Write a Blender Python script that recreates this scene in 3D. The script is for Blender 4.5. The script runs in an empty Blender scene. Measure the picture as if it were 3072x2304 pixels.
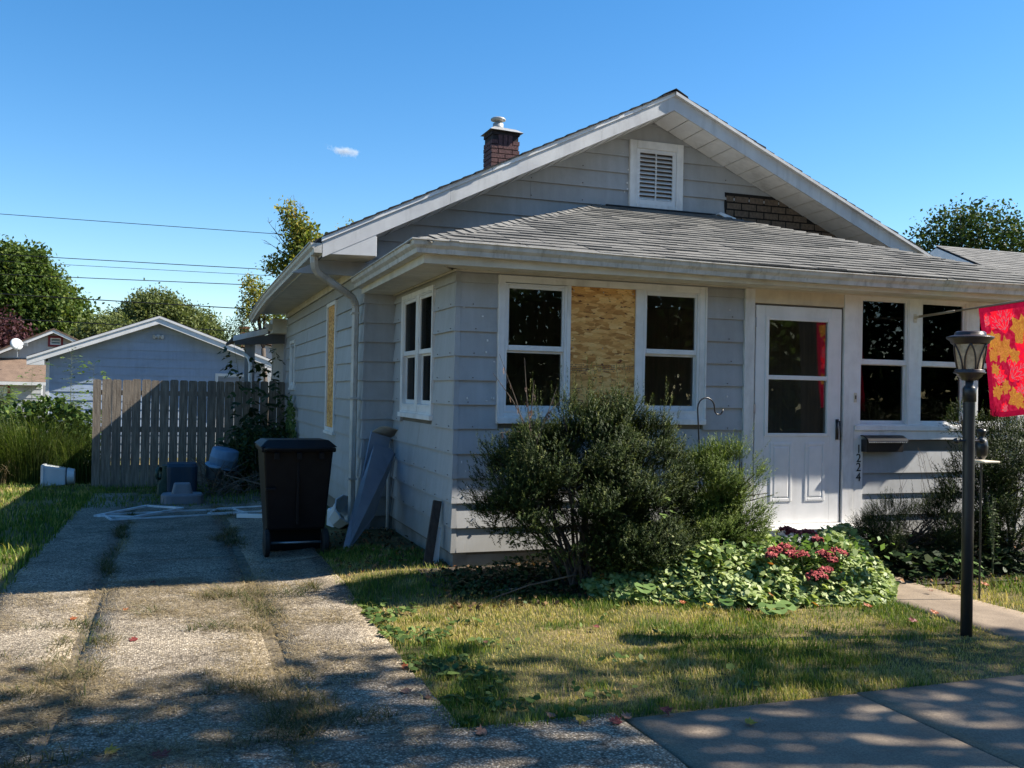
import bpy, math, random
import numpy as np
from mathutils import Vector, Matrix
random.seed(7); RNG = np.random.default_rng(7)
S = bpy.context.scene
COL = S.collection
R = math.radians

# ---------------------------------------------------------------- camera
YAW, PITCH, ROLL = .3372, .0081, .0183
CAMPOS = Vector((-2.1395, -7.5505, 1.4608))
cam = bpy.data.cameras.new('camera'); camo = bpy.data.objects.new('camera', cam); COL.objects.link(camo)
cam.sensor_fit = 'HORIZONTAL'; cam.sensor_width = 36.0; cam.lens = 36.0 * 2853.35 / 3072
cam.clip_start = .05; cam.clip_end = 6000
cy, sy, cp, sp, cr, sr = math.cos(YAW), math.sin(YAW), math.cos(PITCH), math.sin(PITCH), math.cos(ROLL), math.sin(ROLL)
fw = Vector((sy*cp, cy*cp, sp)); rt = Vector((cy, -sy, 0)); up = rt.cross(fw)
r2 = rt*cr + up*sr; u2 = up*cr - rt*sr
M = Matrix((r2, u2, -fw)).transposed().to_4x4(); M.translation = CAMPOS
camo.matrix_world = M
S.camera = camo

# ---------------------------------------------------------------- sky, sun, exposure
SUND = Vector((1.09, -.25, 1.0)).normalized()          # towards the sun
EL = math.asin(SUND.z); AZ = math.atan2(SUND.x, SUND.y)
w = bpy.data.worlds.new('World'); S.world = w; w.use_nodes = True
nt = w.node_tree; nt.nodes.clear()
sky = nt.nodes.new('ShaderNodeTexSky'); sky.sky_type = 'NISHITA'; sky.sun_disc = False
sky.sun_elevation = EL; sky.sun_rotation = AZ; sky.air_density = 1.0; sky.dust_density = 0.25; sky.ozone_density = 2.2; sky.altitude = 200
bg = nt.nodes.new('ShaderNodeBackground'); bg.inputs['Strength'].default_value = .082
wo = nt.nodes.new('ShaderNodeOutputWorld')
hs = nt.nodes.new('ShaderNodeHueSaturation'); hs.inputs['Saturation'].default_value = 1.35
nt.links.new(sky.outputs[0], hs.inputs['Color']); nt.links.new(hs.outputs[0], bg.inputs[0]); nt.links.new(bg.outputs[0], wo.inputs[0])
sun = bpy.data.lights.new('sun', 'SUN'); sun.energy = 5.0; sun.angle = R(.53); sun.color = (1, .93, .82)
suno = bpy.data.objects.new('sun', sun); COL.objects.link(suno)
suno.rotation_euler = SUND.to_track_quat('Z', 'Y').to_euler(); suno.location = (20, -6, 20)
S.view_settings.view_transform = 'Standard'; S.view_settings.look = 'None'
S.view_settings.exposure = 1.3; S.view_settings.gamma = 1.0; S.view_settings.use_curve_mapping = False
S.render.engine = 'CYCLES'
S.cycles.max_bounces = 8; S.cycles.transparent_max_bounces = 12; S.cycles.use_denoising = True

# ---------------------------------------------------------------- helpers
def tag(o, label=None, cat=None, group=None, kind=None):
    if label: o['label'] = label
    if cat: o['category'] = cat
    if group: o['group'] = group
    if kind: o['kind'] = kind
    return o
def link(o, parent=None):
    COL.objects.link(o)
    if parent is not None:
        o.parent = parent
        # walk up to the root to cancel its location
        p = parent; loc = Vector()
        while p is not None:
            if p.type == 'EMPTY': loc += p.location
            p = p.parent
        if parent.type == 'EMPTY': o.matrix_parent_inverse = Matrix.Translation(-loc)
    return o
def empty(name, loc, label, cat, group=None):
    o = bpy.data.objects.new(name, None); o.empty_display_size = .1; o.location = loc; COL.objects.link(o)
    return tag(o, label, cat, group)

class MB:
    def __init__(s): s.v = []; s.f = []
    def add(s, vs, fs):
        n = len(s.v); s.v += [tuple(v) for v in vs]; s.f += [tuple(i+n for i in f) for f in fs]
    def box(s, a, b):
        x0, y0, z0 = (min(a[i], b[i]) for i in range(3)); x1, y1, z1 = (max(a[i], b[i]) for i in range(3))
        s.hexa([(x0,y0,z0),(x1,y0,z0),(x1,y1,z0),(x0,y1,z0),(x0,y0,z1),(x1,y0,z1),(x1,y1,z1),(x0,y1,z1)])
    def hexa(s, p):
        s.add(p, [(0,3,2,1),(4,5,6,7),(0,1,5,4),(1,2,6,5),(2,3,7,6),(3,0,4,7)])
    def obox(s, c, ax, ay, az):
        c, ax, ay, az = map(Vector, (c, ax, ay, az))
        s.hexa([c-ax-ay-az, c+ax-ay-az, c+ax+ay-az, c-ax+ay-az, c-ax-ay+az, c+ax-ay+az, c+ax+ay+az, c-ax+ay+az])
    def bar(s, p, q, w, h, upv=(0,0,1)):
        p, q = Vector(p), Vector(q); d = (q-p); L = d.length/2; d.normalize()
        u = Vector(upv); sd = d.cross(u)
        if sd.length < 1e-4: sd = d.cross(Vector((1,0,0)))
        sd.normalize(); u = sd.cross(d).normalized()
        s.obox((p+q)/2, d*L, sd*w/2, u*h/2)
    def prism(s, poly, ext):
        ext = Vector(ext); n = len(poly); a = [Vector(p) for p in poly]; b = [p+ext for p in a]
        s.add(a+b, [tuple(range(n))[::-1], tuple(range(n, 2*n))] + [(i, (i+1) % n, n+(i+1) % n, n+i) for i in range(n)])
    def sheet(s, prof, path_a, path_b, close=False):
        pass
    def tube(s, pts, rad, n=8, caps=True):
        pts = [Vector(p) for p in pts]
        if not hasattr(rad, '__len__'): rad = [rad]*len(pts)
        rings = []; ref = None
        for i, p in enumerate(pts):
            d = (pts[min(i+1, len(pts)-1)] - pts[max(i-1, 0)]).normalized()
            if ref is None:
                ref = Vector((0,0,1)) if abs(d.z) < .9 else Vector((1,0,0))
            a = d.cross(ref)
            if a.length < 1e-4: a = d.orthogonal()
            a.normalize(); b = a.cross(d).normalized(); ref = b
            rings.append([p + (a*math.cos(2*math.pi*k/n) + b*math.sin(2*math.pi*k/n))*rad[i] for k in range(n)])
        vs = [v for r in rings for v in r]
        fs = [(i*n+k, i*n+(k+1) % n, (i+1)*n+(k+1) % n, (i+1)*n+k) for i in range(len(pts)-1) for k in range(n)]
        if caps: fs += [tuple(range(n))[::-1], tuple((len(pts)-1)*n+k for k in range(n))]
        s.add(vs, fs)
    def lathe(s, prof, c, n=20, axis=(0,0,1), caps=True):
        c = Vector(c); q = Vector((0,0,1)).rotation_difference(Vector(axis))
        vs = []; m = len(prof)
        for r_, z in prof:
            for k in range(n):
                a = 2*math.pi*k/n; vs.append(c + q @ Vector((r_*math.cos(a), r_*math.sin(a), z)))
        fs = [(i*n+k, i*n+(k+1) % n, (i+1)*n+(k+1) % n, (i+1)*n+k) for i in range(m-1) for k in range(n)]
        if caps: fs += [tuple(range(n))[::-1], tuple((m-1)*n+k for k in range(n))]
        s.add(vs, fs)
    def build(s, name, mat, parent=None, smooth=False, bevel=0, **kw):
        me = bpy.data.meshes.new(name); me.from_pydata(s.v, [], s.f)
        me.materials.append(mat)
        if smooth: me.polygons.foreach_set('use_smooth', [True]*len(me.polygons))
        me.update()
        o = bpy.data.objects.new(name, me); link(o, parent)
        if bevel:
            m = o.modifiers.new('bevel', 'BEVEL'); m.width = bevel; m.segments = 2; m.limit_method = 'ANGLE'; m.angle_limit = R(40)
        return tag(o, **kw)

def np_mesh(name, V, F, mat, parent=None, attrs=None, smooth=False, **kw):
    """V (n,3); F (m,k) ints; attrs dict name -> (m,) floats on faces"""
    me = bpy.data.meshes.new(name); m, k = F.shape
    me.vertices.add(len(V)); me.vertices.foreach_set('co', np.ascontiguousarray(V, np.float32).ravel())
    me.loops.add(m*k); me.loops.foreach_set('vertex_index', np.ascontiguousarray(F, np.int32).ravel())
    me.polygons.add(m); me.polygons.foreach_set('loop_start', np.arange(0, m*k, k, dtype=np.int32))
    me.polygons.foreach_set('loop_total', np.full(m, k, np.int32))
    me.materials.append(mat)
    if smooth: me.polygons.foreach_set('use_smooth', np.ones(m, bool))
    for n_, a in (attrs or {}).items():
        at = me.attributes.new(n_, 'FLOAT', 'FACE'); at.data.foreach_set('value', np.ascontiguousarray(a, np.float32))
    me.update(); me.validate()
    o = bpy.data.objects.new(name, me); link(o, parent)
    return tag(o, **kw)

def vnoise(x, y, seed=0):
    x = np.asarray(x, float); y = np.asarray(y, float)
    xi = np.floor(x).astype(int); yi = np.floor(y).astype(int); fx = x-xi; fy = y-yi
    def h(a, b): 
        n = (a*374761393 + b*668265263 + seed*974711) & 0x7fffffff
        n = ((n ^ (n >> 13))*1274126177) & 0x7fffffff
        return (n ^ (n >> 16)) % 10007/10007.
    fx = fx*fx*(3-2*fx); fy = fy*fy*(3-2*fy)
    return (h(xi, yi)*(1-fx)+h(xi+1, yi)*fx)*(1-fy) + (h(xi, yi+1)*(1-fx)+h(xi+1, yi+1)*fx)*fy
def fbm(x, y, seed=0):
    return (vnoise(x, y, seed)*.55 + vnoise(np.asarray(x)*2.1, np.asarray(y)*2.1, seed+1)*.3 + vnoise(np.asarray(x)*4.7, np.asarray(y)*4.7, seed+2)*.15)

# ---------------------------------------------------------------- materials
def newmat(name):
    m = bpy.data.materials.new(name); m.use_nodes = True; n = m.node_tree; n.nodes.clear()
    out = n.nodes.new('ShaderNodeOutputMaterial'); return m, n, out
def N(n, t, **kw):
    x = n.nodes.new(t)
    for k, v in kw.items():
        if k in x.inputs.keys() if hasattr(x.inputs, 'keys') else False: x.inputs[k].default_value = v
        else: setattr(x, k, v)
    return x
def ramp(n, src, stops):
    r = n.nodes.new('ShaderNodeValToRGB'); e = r.color_ramp.elements
    e[0].position, e[0].color = stops[0][0], (*stops[0][1], 1); e[1].position, e[1].color = stops[-1][0], (*stops[-1][1], 1)
    for p, c_ in stops[1:-1]:
        q = e.new(p); q.color = (*c_, 1)
    n.links.new(src, r.inputs[0]); return r.outputs[0]
def mixc(n, fac, a, b, mode='MIX'):
    x = n.nodes.new('ShaderNodeMix'); x.data_type = 'RGBA'; x.blend_type = mode
    for sock, v in ((x.inputs[0], fac), (x.inputs[6], a), (x.inputs[7], b)):
        if hasattr(v, 'is_output') or isinstance(v, bpy.types.NodeSocket): n.links.new(v, sock)
        elif isinstance(v, (int, float)): sock.default_value = v
        else: sock.default_value = (*v, 1)
    return x.outputs[2]
def noise(n, scale, detail=4, vec=None, rough=.55, mapscale=None, out=0):
    if vec is None: vec = n.nodes.new('ShaderNodeTexCoord').outputs['Object']
    if mapscale:
        mp = n.nodes.new('ShaderNodeMapping'); mp.inputs['Scale'].default_value = mapscale; n.links.new(vec, mp.inputs[0]); vec = mp.outputs[0]
    t = n.nodes.new('ShaderNodeTexNoise'); t.inputs['Scale'].default_value = scale; t.inputs['Detail'].default_value = detail; t.inputs['Roughness'].default_value = rough
    n.links.new(vec, t.inputs['Vector']); return t.outputs[out]
def bumpn(n, h, strength, dist=.01):
    b = n.nodes.new('ShaderNodeBump'); b.inputs['Strength'].default_value = strength; b.inputs['Distance'].default_value = dist
    n.links.new(h, b.inputs['Height']); return b.outputs[0]
def principled(n, out, col, rough=.6, metal=0, normal=None, spec=.5, sss=0):
    p = n.nodes.new('ShaderNodeBsdfPrincipled')
    if isinstance(col, bpy.types.NodeSocket): n.links.new(col, p.inputs['Base Color'])
    else: p.inputs['Base Color'].default_value = (*col, 1)
    if isinstance(rough, bpy.types.NodeSocket): n.links.new(rough, p.inputs['Roughness'])
    else: p.inputs['Roughness'].default_value = rough
    p.inputs['Metallic'].default_value = metal; p.inputs['Specular IOR Level'].default_value = spec
    if normal is not None: n.links.new(normal, p.inputs['Normal'])
    n.links.new(p.outputs[0], out.inputs[0]); return p
def simple(name, c1, c2=None, scale=6, rough=.6, bump=0, bscale=80, metal=0, spec=.5, dirt=None, dscale=2.5, dmap=(1,1,.25), damount=.5, ms=None, lo=.35, hi=.65):
    m, n, out = newmat(name)
    c2 = c2 or tuple(x*.85 for x in c1)
    c_ = ramp(n, noise(n, scale, 5, mapscale=ms), [(lo, c2), (hi, c1)])
    if dirt:
        f = ramp(n, noise(n, dscale, 8, mapscale=dmap, rough=.7), [(.5, (0,0,0)), (.72, (damount,)*3)])
        c_ = mixc(n, f, c_, dirt)
    nm = bumpn(n, noise(n, bscale, 4), bump) if bump else None
    principled(n, out, c_, rough, metal, nm, spec); return m

# painted lap siding: each board a slightly different tone, faint vertical streaks, chalky dirt
def siding_mat(name, base):
    m, n, out = newmat(name)
    oi = n.nodes.new('ShaderNodeObjectInfo')
    t = ramp(n, oi.outputs['Random'], [(0, tuple(x*.93 for x in base)), (1, tuple(min(1, x*1.04) for x in base))])
    st = ramp(n, noise(n, 14, 5, mapscale=(1, 1, .08)), [(.3, (.9,.9,.9)), (.7, (1.03,1.03,1.03))])
    t = mixc(n, 1.0, t, st, 'MULTIPLY')
    d = ramp(n, noise(n, 1.4, 9, rough=.75), [(.48, (0,0,0)), (.75, (.6,.6,.6))])
    t = mixc(n, d, t, tuple(x*.62 for x in (base[0]*1.05, base[1], base[2]*.9)))
    sp_ = ramp(n, noise(n, 70, 2), [(.72, (0,0,0)), (.76, (.5,.5,.5))])
    t = mixc(n, sp_, t, tuple(x*.55 for x in base))
    gz_ = n.nodes.new('ShaderNodeSeparateXYZ'); n.links.new(n.nodes.new('ShaderNodeTexCoord').outputs['Object'], gz_.inputs[0])
    ad = n.nodes.new('ShaderNodeMath'); ad.operation = 'MULTIPLY_ADD'; n.links.new(noise(n, 3, 6), ad.inputs[0]); ad.inputs[1].default_value = .9; n.links.new(gz_.outputs[2], ad.inputs[2])
    spl = ramp(n, ad.outputs[0], [(.45, (.75,.75,.75)), (.95, (0,0,0))])
    t = mixc(n, spl, t, tuple(x*y for x, y in zip(base, (.62,.58,.50))))
    rs = ramp(n, noise(n, 9, 3, mapscale=(3,3,.35)), [(.66, (0,0,0)), (.74, (.35,.35,.35))])
    t = mixc(n, rs, t, tuple(x*y for x, y in zip(base, (.75,.68,.55))))
    nm = bumpn(n, noise(n, 60, 4, mapscale=(1,1,.1)), .12, .004)
    principled(n, out, t, .55, 0, nm, .35); return m
M_SIDE = siding_mat('painted_siding', (.405, .412, .418))
M_GSIDE = siding_mat('garage_siding', (.34, .42, .55))
M_NSIDE = siding_mat('neighbour_siding', (.44, .46, .48))
M_TRIM = simple('white_trim', (.80,.79,.77), (.72,.71,.69), 9, .5, .05, 60, dirt=(.22,.2,.16), dscale=3.0, damount=.45)
M_VINYL = simple('white_vinyl', (.78,.77,.76), (.70,.70,.69), 5, .35, dirt=(.35,.33,.28), dscale=4, damount=.2)
M_CREAM = simple('cream_trim', (.68,.60,.46), (.58,.51,.39), 7, .55, .05, 60, dirt=(.25,.2,.14), damount=.35)
M_SOFF = simple('soffit_paint', (.66,.62,.53), (.56,.53,.45), 5, .6, dirt=(.25,.22,.16), dscale=2, dmap=(1,1,1), damount=.4)
M_GUT = simple('gutter_metal', (.58,.56,.52), (.45,.43,.385), 8, .42, .05, 40, dirt=(.10,.085,.06), dscale=7, dmap=(2,2,.5), damount=.6)
M_FASC = simple('fascia_metal', (.60,.60,.59), (.50,.50,.50), 4, .4, dirt=(.28,.27,.25), dscale=5, dmap=(2,1,.3), damount=.5)
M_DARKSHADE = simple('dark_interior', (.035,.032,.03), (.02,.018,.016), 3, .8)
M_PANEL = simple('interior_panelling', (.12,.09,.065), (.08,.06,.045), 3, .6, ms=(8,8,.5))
M_BLACK = simple('black_metal', (.018,.017,.017), (.012,.011,.012), 9, .35, .04, 90)
M_BRONZE = simple('bronze_lamp_metal', (.075,.050,.044), (.05,.034,.03), 12, .36, .05, 60)
M_POST = simple('lamp_post_paint', (.028,.028,.030), (.018,.018,.020), 6, .38, .04, 50, dirt=(.1,.09,.08), dscale=8, damount=.25)
M_STEEL = simple('galvanised_steel', (.45,.45,.45), (.33,.33,.34), 9, .38, .05, 40, metal=.7)
M_CAPMETAL = simple('chimney_cap_metal', (.42,.42,.40), (.28,.28,.27), 9, .4, .03, 40, metal=.2)
M_BRICK = simple('chimney_brick', (.13,.052,.048), (.07,.028,.028), 35, .8, .5, 90)
M_MORTAR = simple('dark_mortar', (.035,.022,.02), (.02,.014,.013), 20, .9)
M_FBRICK = simple('faux_brick_sheet', (.17,.125,.09), (.10,.075,.055), 30, .9, .4, 120)
M_FMORT = simple('faux_mortar', (.008,.006,.005), None, 20, .9)
M_WOOD = simple('weathered_wood', (.26,.215,.165), (.12,.095,.072), 6, .85, .35, 40, ms=(7,7,.45), dirt=(.06,.05,.045), dscale=3, damount=.6)
M_DWOOD = simple('dark_old_wood', (.06,.045,.035), (.03,.022,.018), 8, .85, .4, 40, ms=(5,5,.6))
M_BIN = simple('brown_bin_plastic', (.0085,.0085,.010), (.006,.006,.0075), 9, .5, .05, 150, spec=.2)
M_RUBBER = simple('rubber', (.012,.012,.012), None, 9, .8)
M_CONC = simple('foundation_concrete', (.27,.26,.24), (.17,.165,.15), 5, .9, .3, 60)
M_GREYP = simple('grey_plastic', (.20,.20,.22), (.16,.165,.185), 5, .5)
M_BLUEP = simple('blue_plastic', (.012,.035,.065), (.008,.026,.05), 5, .45, dirt=(.08,.08,.07), dscale=4, damount=.4)
M_GREENP = simple('green_plastic', (.03,.06,.04), (.02,.045,.03), 5, .5)
M_BARREL = simple('pale_blue_plastic', (.16,.29,.44), (.11,.21,.33), 5, .5, dirt=(.06,.06,.06), dscale=5, damount=.5)
M_WHITEP = simple('white_plastic', (.62,.66,.68), (.54,.58,.6), 5, .4, dirt=(.3,.28,.22), dscale=4, damount=.25)
M_PANELM = simple('leaning_panel_paint', (.25,.28,.33), (.21,.235,.285), 4, .42, .04, 30, dirt=(.12,.11,.1), dscale=5, damount=.4)
M_RED = simple('dark_red_trim', (.22,.02,.03), None, 5, .5)
M_SOIL = simple('soil', (.05,.038,.027), (.028,.021,.016), 9, .95, .6, 60)

def shingle_mat(name, a, b):
    m, n, out = newmat(name)
    oi = n.nodes.new('ShaderNodeObjectInfo')
    tone = ramp(n, oi.outputs['Random'], [(0, b), (1, a)])
    sp_ = ramp(n, noise(n, 260, 2), [(.35, (.55,.55,.55)), (.65, (1.25,1.25,1.25))])
    c_ = mixc(n, 1, tone, sp_, 'MULTIPLY')
    blot = ramp(n, noise(n, 3.5, 6), [(.35, (.82,.82,.82)), (.65, (1.1,1.1,1.08))])
    c_ = mixc(n, 1, c_, blot, 'MULTIPLY')
    principled(n, out, c_, .9, 0, bumpn(n, noise(n, 300, 2), .6, .003), .2); return m
M_SHING = shingle_mat('asphalt_shingle', (.185,.18,.17), (.145,.143,.136))
M_SHD = shingle_mat('dark_roofing', (.045,.045,.047), (.03,.03,.032))
M_BRSH = shingle_mat('brown_shingle', (.20,.14,.105), (.17,.12,.09))

def osb():
    m, n, out = newmat('oriented_strand_board')
    tc = n.nodes.new('ShaderNodeTexCoord').outputs['Object']
    dis = noise(n, 5, 3, vec=tc, out=1)
    vm = n.nodes.new('ShaderNodeMix'); vm.data_type = 'RGBA'; vm.blend_type = 'LINEAR_LIGHT'; vm.inputs[0].default_value = .018
    n.links.new(tc, vm.inputs[6]); n.links.new(dis, vm.inputs[7])
    cols = []
    for i, (sc_, rot) in enumerate((((13, 13, 40), .35), ((12, 12, 36), -.5))):
        mp = n.nodes.new('ShaderNodeMapping'); mp.inputs['Rotation'].default_value = (0, rot, 0); mp.inputs['Scale'].default_value = sc_
        n.links.new(vm.outputs[2], mp.inputs[0])
        v = n.nodes.new('ShaderNodeTexVoronoi'); v.inputs['Scale'].default_value = 1; n.links.new(mp.outputs[0], v.inputs['Vector'])
        sx = n.nodes.new('ShaderNodeSeparateColor'); n.links.new(v.outputs['Color'], sx.inputs[0])
        cols.append((ramp(n, sx.outputs[0], [(0, (.42,.18,.045)), (.3, (.64,.30,.08)), (.6, (.76,.40,.12)), (1, (.88,.54,.20))]), sx.outputs[1]))
    f = ramp(n, cols[0][1], [(.45, (0,0,0)), (.5, (1,1,1))])
    c_ = mixc(n, f, cols[0][0], cols[1][0])
    dk = ramp(n, noise(n, 13, 2, mapscale=(1,1,3.0)), [(.645, (0,0,0)), (.665, (.92,.92,.92))])
    c_ = mixc(n, dk, c_, (.13,.035,.018))
    fine = ramp(n, noise(n, 60, 3, mapscale=(.6,1,3)), [(.3, (.85,.85,.85)), (.7, (1.1,1.1,1.1))])
    c_ = mixc(n, 1, c_, fine, 'MULTIPLY')
    principled(n, out, c_, .7, 0, bumpn(n, cols[0][1], .15, .003), .3); return m
M_OSB = osb()

def glass(name, tint=(.9,.93,.92), ior=1.58):
    m, n, out = newmat(name)
    tr = n.nodes.new('ShaderNodeBsdfTransparent'); tr.inputs[0].default_value = (*tint, 1)
    gl = n.nodes.new('ShaderNodeBsdfGlossy'); gl.inputs['Roughness'].default_value = .01
    fr = n.nodes.new('ShaderNodeFresnel'); fr.inputs[0].default_value = ior
    mx = n.nodes.new('ShaderNodeMixShader'); n.links.new(fr.outputs[0], mx.inputs[0]); n.links.new(tr.outputs[0], mx.inputs[1]); n.links.new(gl.outputs[0], mx.inputs[2])
    nm = bumpn(n, noise(n, 1.6, 2), .02, .02); n.links.new(nm, gl.inputs['Normal'])
    n.links.new(mx.outputs[0], out.inputs[0]); return m
M_GLASS = glass('window_glass')
M_GLASS2 = glass('dimmed_window_glass', (.40,.41,.41), 1.02)  # side panes: dimness and missing reflections are set in the glass, no screen mesh
def lampglass():
    m, n, out = newmat('seeded_lamp_glass')
    c_ = ramp(n, noise(n, 28, 5), [(.3, (.55,.44,.30)), (.7, (.90,.78,.60))])
    d = n.nodes.new('ShaderNodeBsdfTranslucent'); n.links.new(c_, d.inputs[0])
    p = n.nodes.new('ShaderNodeBsdfPrincipled'); n.links.new(c_, p.inputs['Base Color']); p.inputs['Roughness'].default_value = .15
    mx = n.nodes.new('ShaderNodeMixShader'); mx.inputs[0].default_value = .5; n.links.new(d.outputs[0], mx.inputs[1]); n.links.new(p.outputs[0], mx.inputs[2])
    n.links.new(bumpn(n, noise(n, 60, 3), .5, .003), p.inputs['Normal'])
    n.links.new(mx.outputs[0], out.inputs[0]); return m
M_LAMPG = lampglass()

def leafmat(name, stops, transl=.35, rough=.6, attr='rnd', spec=.15):
    m, n, out = newmat(name)
    at = n.nodes.new('ShaderNodeAttribute'); at.attribute_name = attr
    c_ = ramp(n, at.outputs['Fac'], stops)
    p = n.nodes.new('ShaderNodeBsdfPrincipled'); n.links.new(c_, p.inputs['Base Color']); p.inputs['Roughness'].default_value = rough; p.inputs['Specular IOR Level'].default_value = spec
    t = n.nodes.new('ShaderNodeBsdfTranslucent'); c2 = mixc(n, 1, c_, (1.3, 1.35, .7), 'MULTIPLY'); n.links.new(c2, t.inputs[0])
    mx = n.nodes.new('ShaderNodeMixShader'); mx.inputs[0].default_value = transl; n.links.new(p.outputs[0], mx.inputs[1]); n.links.new(t.outputs[0], mx.inputs[2])
    n.links.new(mx.outputs[0], out.inputs[0]); return m
def fabric(name, c, tr=.5, c2=None):
    m, n, out = newmat(name)
    p = n.nodes.new('ShaderNodeBsdfDiffuse'); t = n.nodes.new('ShaderNodeBsdfTranslucent')
    cc = ramp(n, noise(n, 30, 4), [(.42, c2 or tuple(x*.8 for x in c)), (.58, c)])
    n.links.new(cc, p.inputs[0]); n.links.new(cc, t.inputs[0])
    mx = n.nodes.new('ShaderNodeMixShader'); mx.inputs[0].default_value = tr; n.links.new(p.outputs[0], mx.inputs[1]); n.links.new(t.outputs[0], mx.inputs[2])
    n.links.new(mx.outputs[0], out.inputs[0]); return m
M_GRASS = leafmat('grass_blades', [(0, (.040,.09,.013)), (.35, (.11,.17,.026)), (.6, (.27,.27,.06)), (.8, (.45,.37,.14)), (1, (.52,.39,.20))], .3, .6, spec=.15)
M_DRYG = leafmat('dry_tuft_blades', [(0, (.03,.05,.014)), (.3, (.07,.075,.028)), (.6, (.17,.13,.06)), (.85, (.27,.20,.10)), (1, (.36,.28,.15))], .2, .7, spec=.1)
M_STRAW = leafmat('dry_straw', [(0, (.10,.075,.04)), (.5, (.22,.165,.085)), (1, (.36,.29,.17))], .1, .7, spec=.2)
M_YEW = leafmat('yew_needles', [(0, (.008,.017,.005)), (.5, (.026,.044,.011)), (.82, (.08,.10,.022)), (1, (.17,.185,.045))], .15, .6, spec=.15)
M_YEWL = leafmat('young_yew_needles', [(0, (.025,.048,.009)), (.6, (.095,.14,.022)), (1, (.20,.24,.045))], .2, .6, spec=.15)
M_EUON = leafmat('euonymus_leaves', [(0, (.08,.14,.03)), (.3, (.20,.27,.08)), (.6, (.36,.42,.17)), (.88, (.50,.54,.28)), (.98, (.58,.55,.25)), (1, (.35,.13,.04))], .3, .5, spec=.25)
M_WEED = leafmat('weed_leaves', [(0, (.03,.06,.015)), (.5, (.07,.12,.03)), (1, (.16,.21,.06))], .3, .5)
M_WEEDD = leafmat('shaded_weed_leaves', [(0, (.012,.028,.01)), (.6, (.03,.055,.018)), (1, (.07,.09,.03))], .2, .5)  # backlit and shaded weeds: their darkness is put into the leaf colour
M_BIGLEAF = leafmat('broad_leaves', [(0, (.07,.14,.035)), (1, (.18,.27,.09))], .35, .5)
M_TREE1 = leafmat('maple_crown_leaves', [(0, (.035,.065,.015)), (.6, (.075,.115,.025)), (1, (.16,.17,.04))], .3)
M_TREE2 = leafmat('olive_crown_leaves', [(0, (.06,.085,.03)), (.6, (.12,.145,.05)), (1, (.20,.21,.08))], .3)
M_TREE3 = leafmat('autumn_crown_leaves', [(0, (.06,.10,.03)), (.45, (.14,.17,.035)), (.8, (.34,.27,.05)), (1, (.40,.17,.07))], .4)
M_TREE4 = leafmat('dark_crown_leaves', [(0, (.018,.038,.012)), (.6, (.045,.075,.02)), (1, (.11,.13,.03))], .25)
M_PURP = leafmat('purple_crown_leaves', [(0, (.03,.012,.016)), (.7, (.075,.03,.035)), (1, (.13,.06,.06))], .2)
M_BARK = simple('bark', (.10,.08,.065), (.05,.04,.033), 9, .9, .6, 30, ms=(3,3,.6))
M_TWIG = simple('dry_twig', (.17,.13,.095), (.09,.068,.05), 9, .85)
M_SEDUM = leafmat('sedum_flowers', [(0, (.15,.02,.025)), (.6, (.30,.045,.05)), (1, (.46,.12,.11))], .1, .7)
M_REED = leafmat('tall_grass_blades', [(0, (.018,.038,.009)), (.5, (.055,.085,.018)), (.85, (.13,.155,.04)), (1, (.36,.33,.20))], .4, .5)

# ---------------------------------------------------------------- terrain height
def sm(a, b, x):
    t = np.clip((np.asarray(x, float)-a)/(b-a), 0, 1); return t*t*(3-2*t)
def g(x, y):
    x = np.asarray(x, float); y = np.asarray(y, float)
    s_ = .0214*np.minimum(np.maximum(y-1, 0), 9.0)
    z = -.10 - s_
    dx = np.maximum(np.maximum(-0.1-x, 0), x-6.3); dy = np.maximum(-y, 0); d = np.hypot(dx, dy)
    return z + (.10+s_*.5)*(1-sm(.1, 1.3, d))
def gz(x, y): return float(g(x, y))

# ---------------------------------------------------------------- the ground, drive, walk, path
def ground_mat():
    m, n, out = newmat('lawn_soil')
    st = ramp(n, noise(n, 1.1, 6), [(.38, (.055,.065,.02)), (.5, (.14,.12,.05)), (.62, (.24,.185,.09))])
    fine = ramp(n, noise(n, 90, 4), [(.3, (.5,.5,.5)), (.7, (1.25,1.25,1.2))])
    c_ = mixc(n, 1, st, fine, 'MULTIPLY')
    principled(n, out, c_, .95, 0, bumpn(n, noise(n, 60, 4), .8, .02), .2); return m
def grid_xy(xs, ys):
    X, Y = np.meshgrid(xs, ys); nx, ny = len(xs), len(ys)
    idx = np.arange(nx*ny).reshape(ny, nx)
    F = np.stack([idx[:-1,:-1].ravel(), idx[:-1,1:].ravel(), idx[1:,1:].ravel(), idx[1:,:-1].ravel()], 1)
    return X.ravel(), Y.ravel(), F
xs = np.concatenate([[-800,-300,-120,-60,-30,-18,-12], np.arange(-9, 12.01, .2), [15,20,30,60,120,300,800]])
ys = np.concatenate([[-600,-200,-80,-40,-20,-12], np.arange(-9, 14.01, .2), [17,20,26,35,50,80,150,300,700,1500]])
X, Y, F = grid_xy(xs, ys); Z = g(X, Y) + (vnoise(X*1.3, Y*1.3, 5)-.5)*.012*(np.abs(X) < 12)
np_mesh('ground', np.stack([X, Y, Z], 1), F, ground_mat(), smooth=True, kind='structure')

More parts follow.
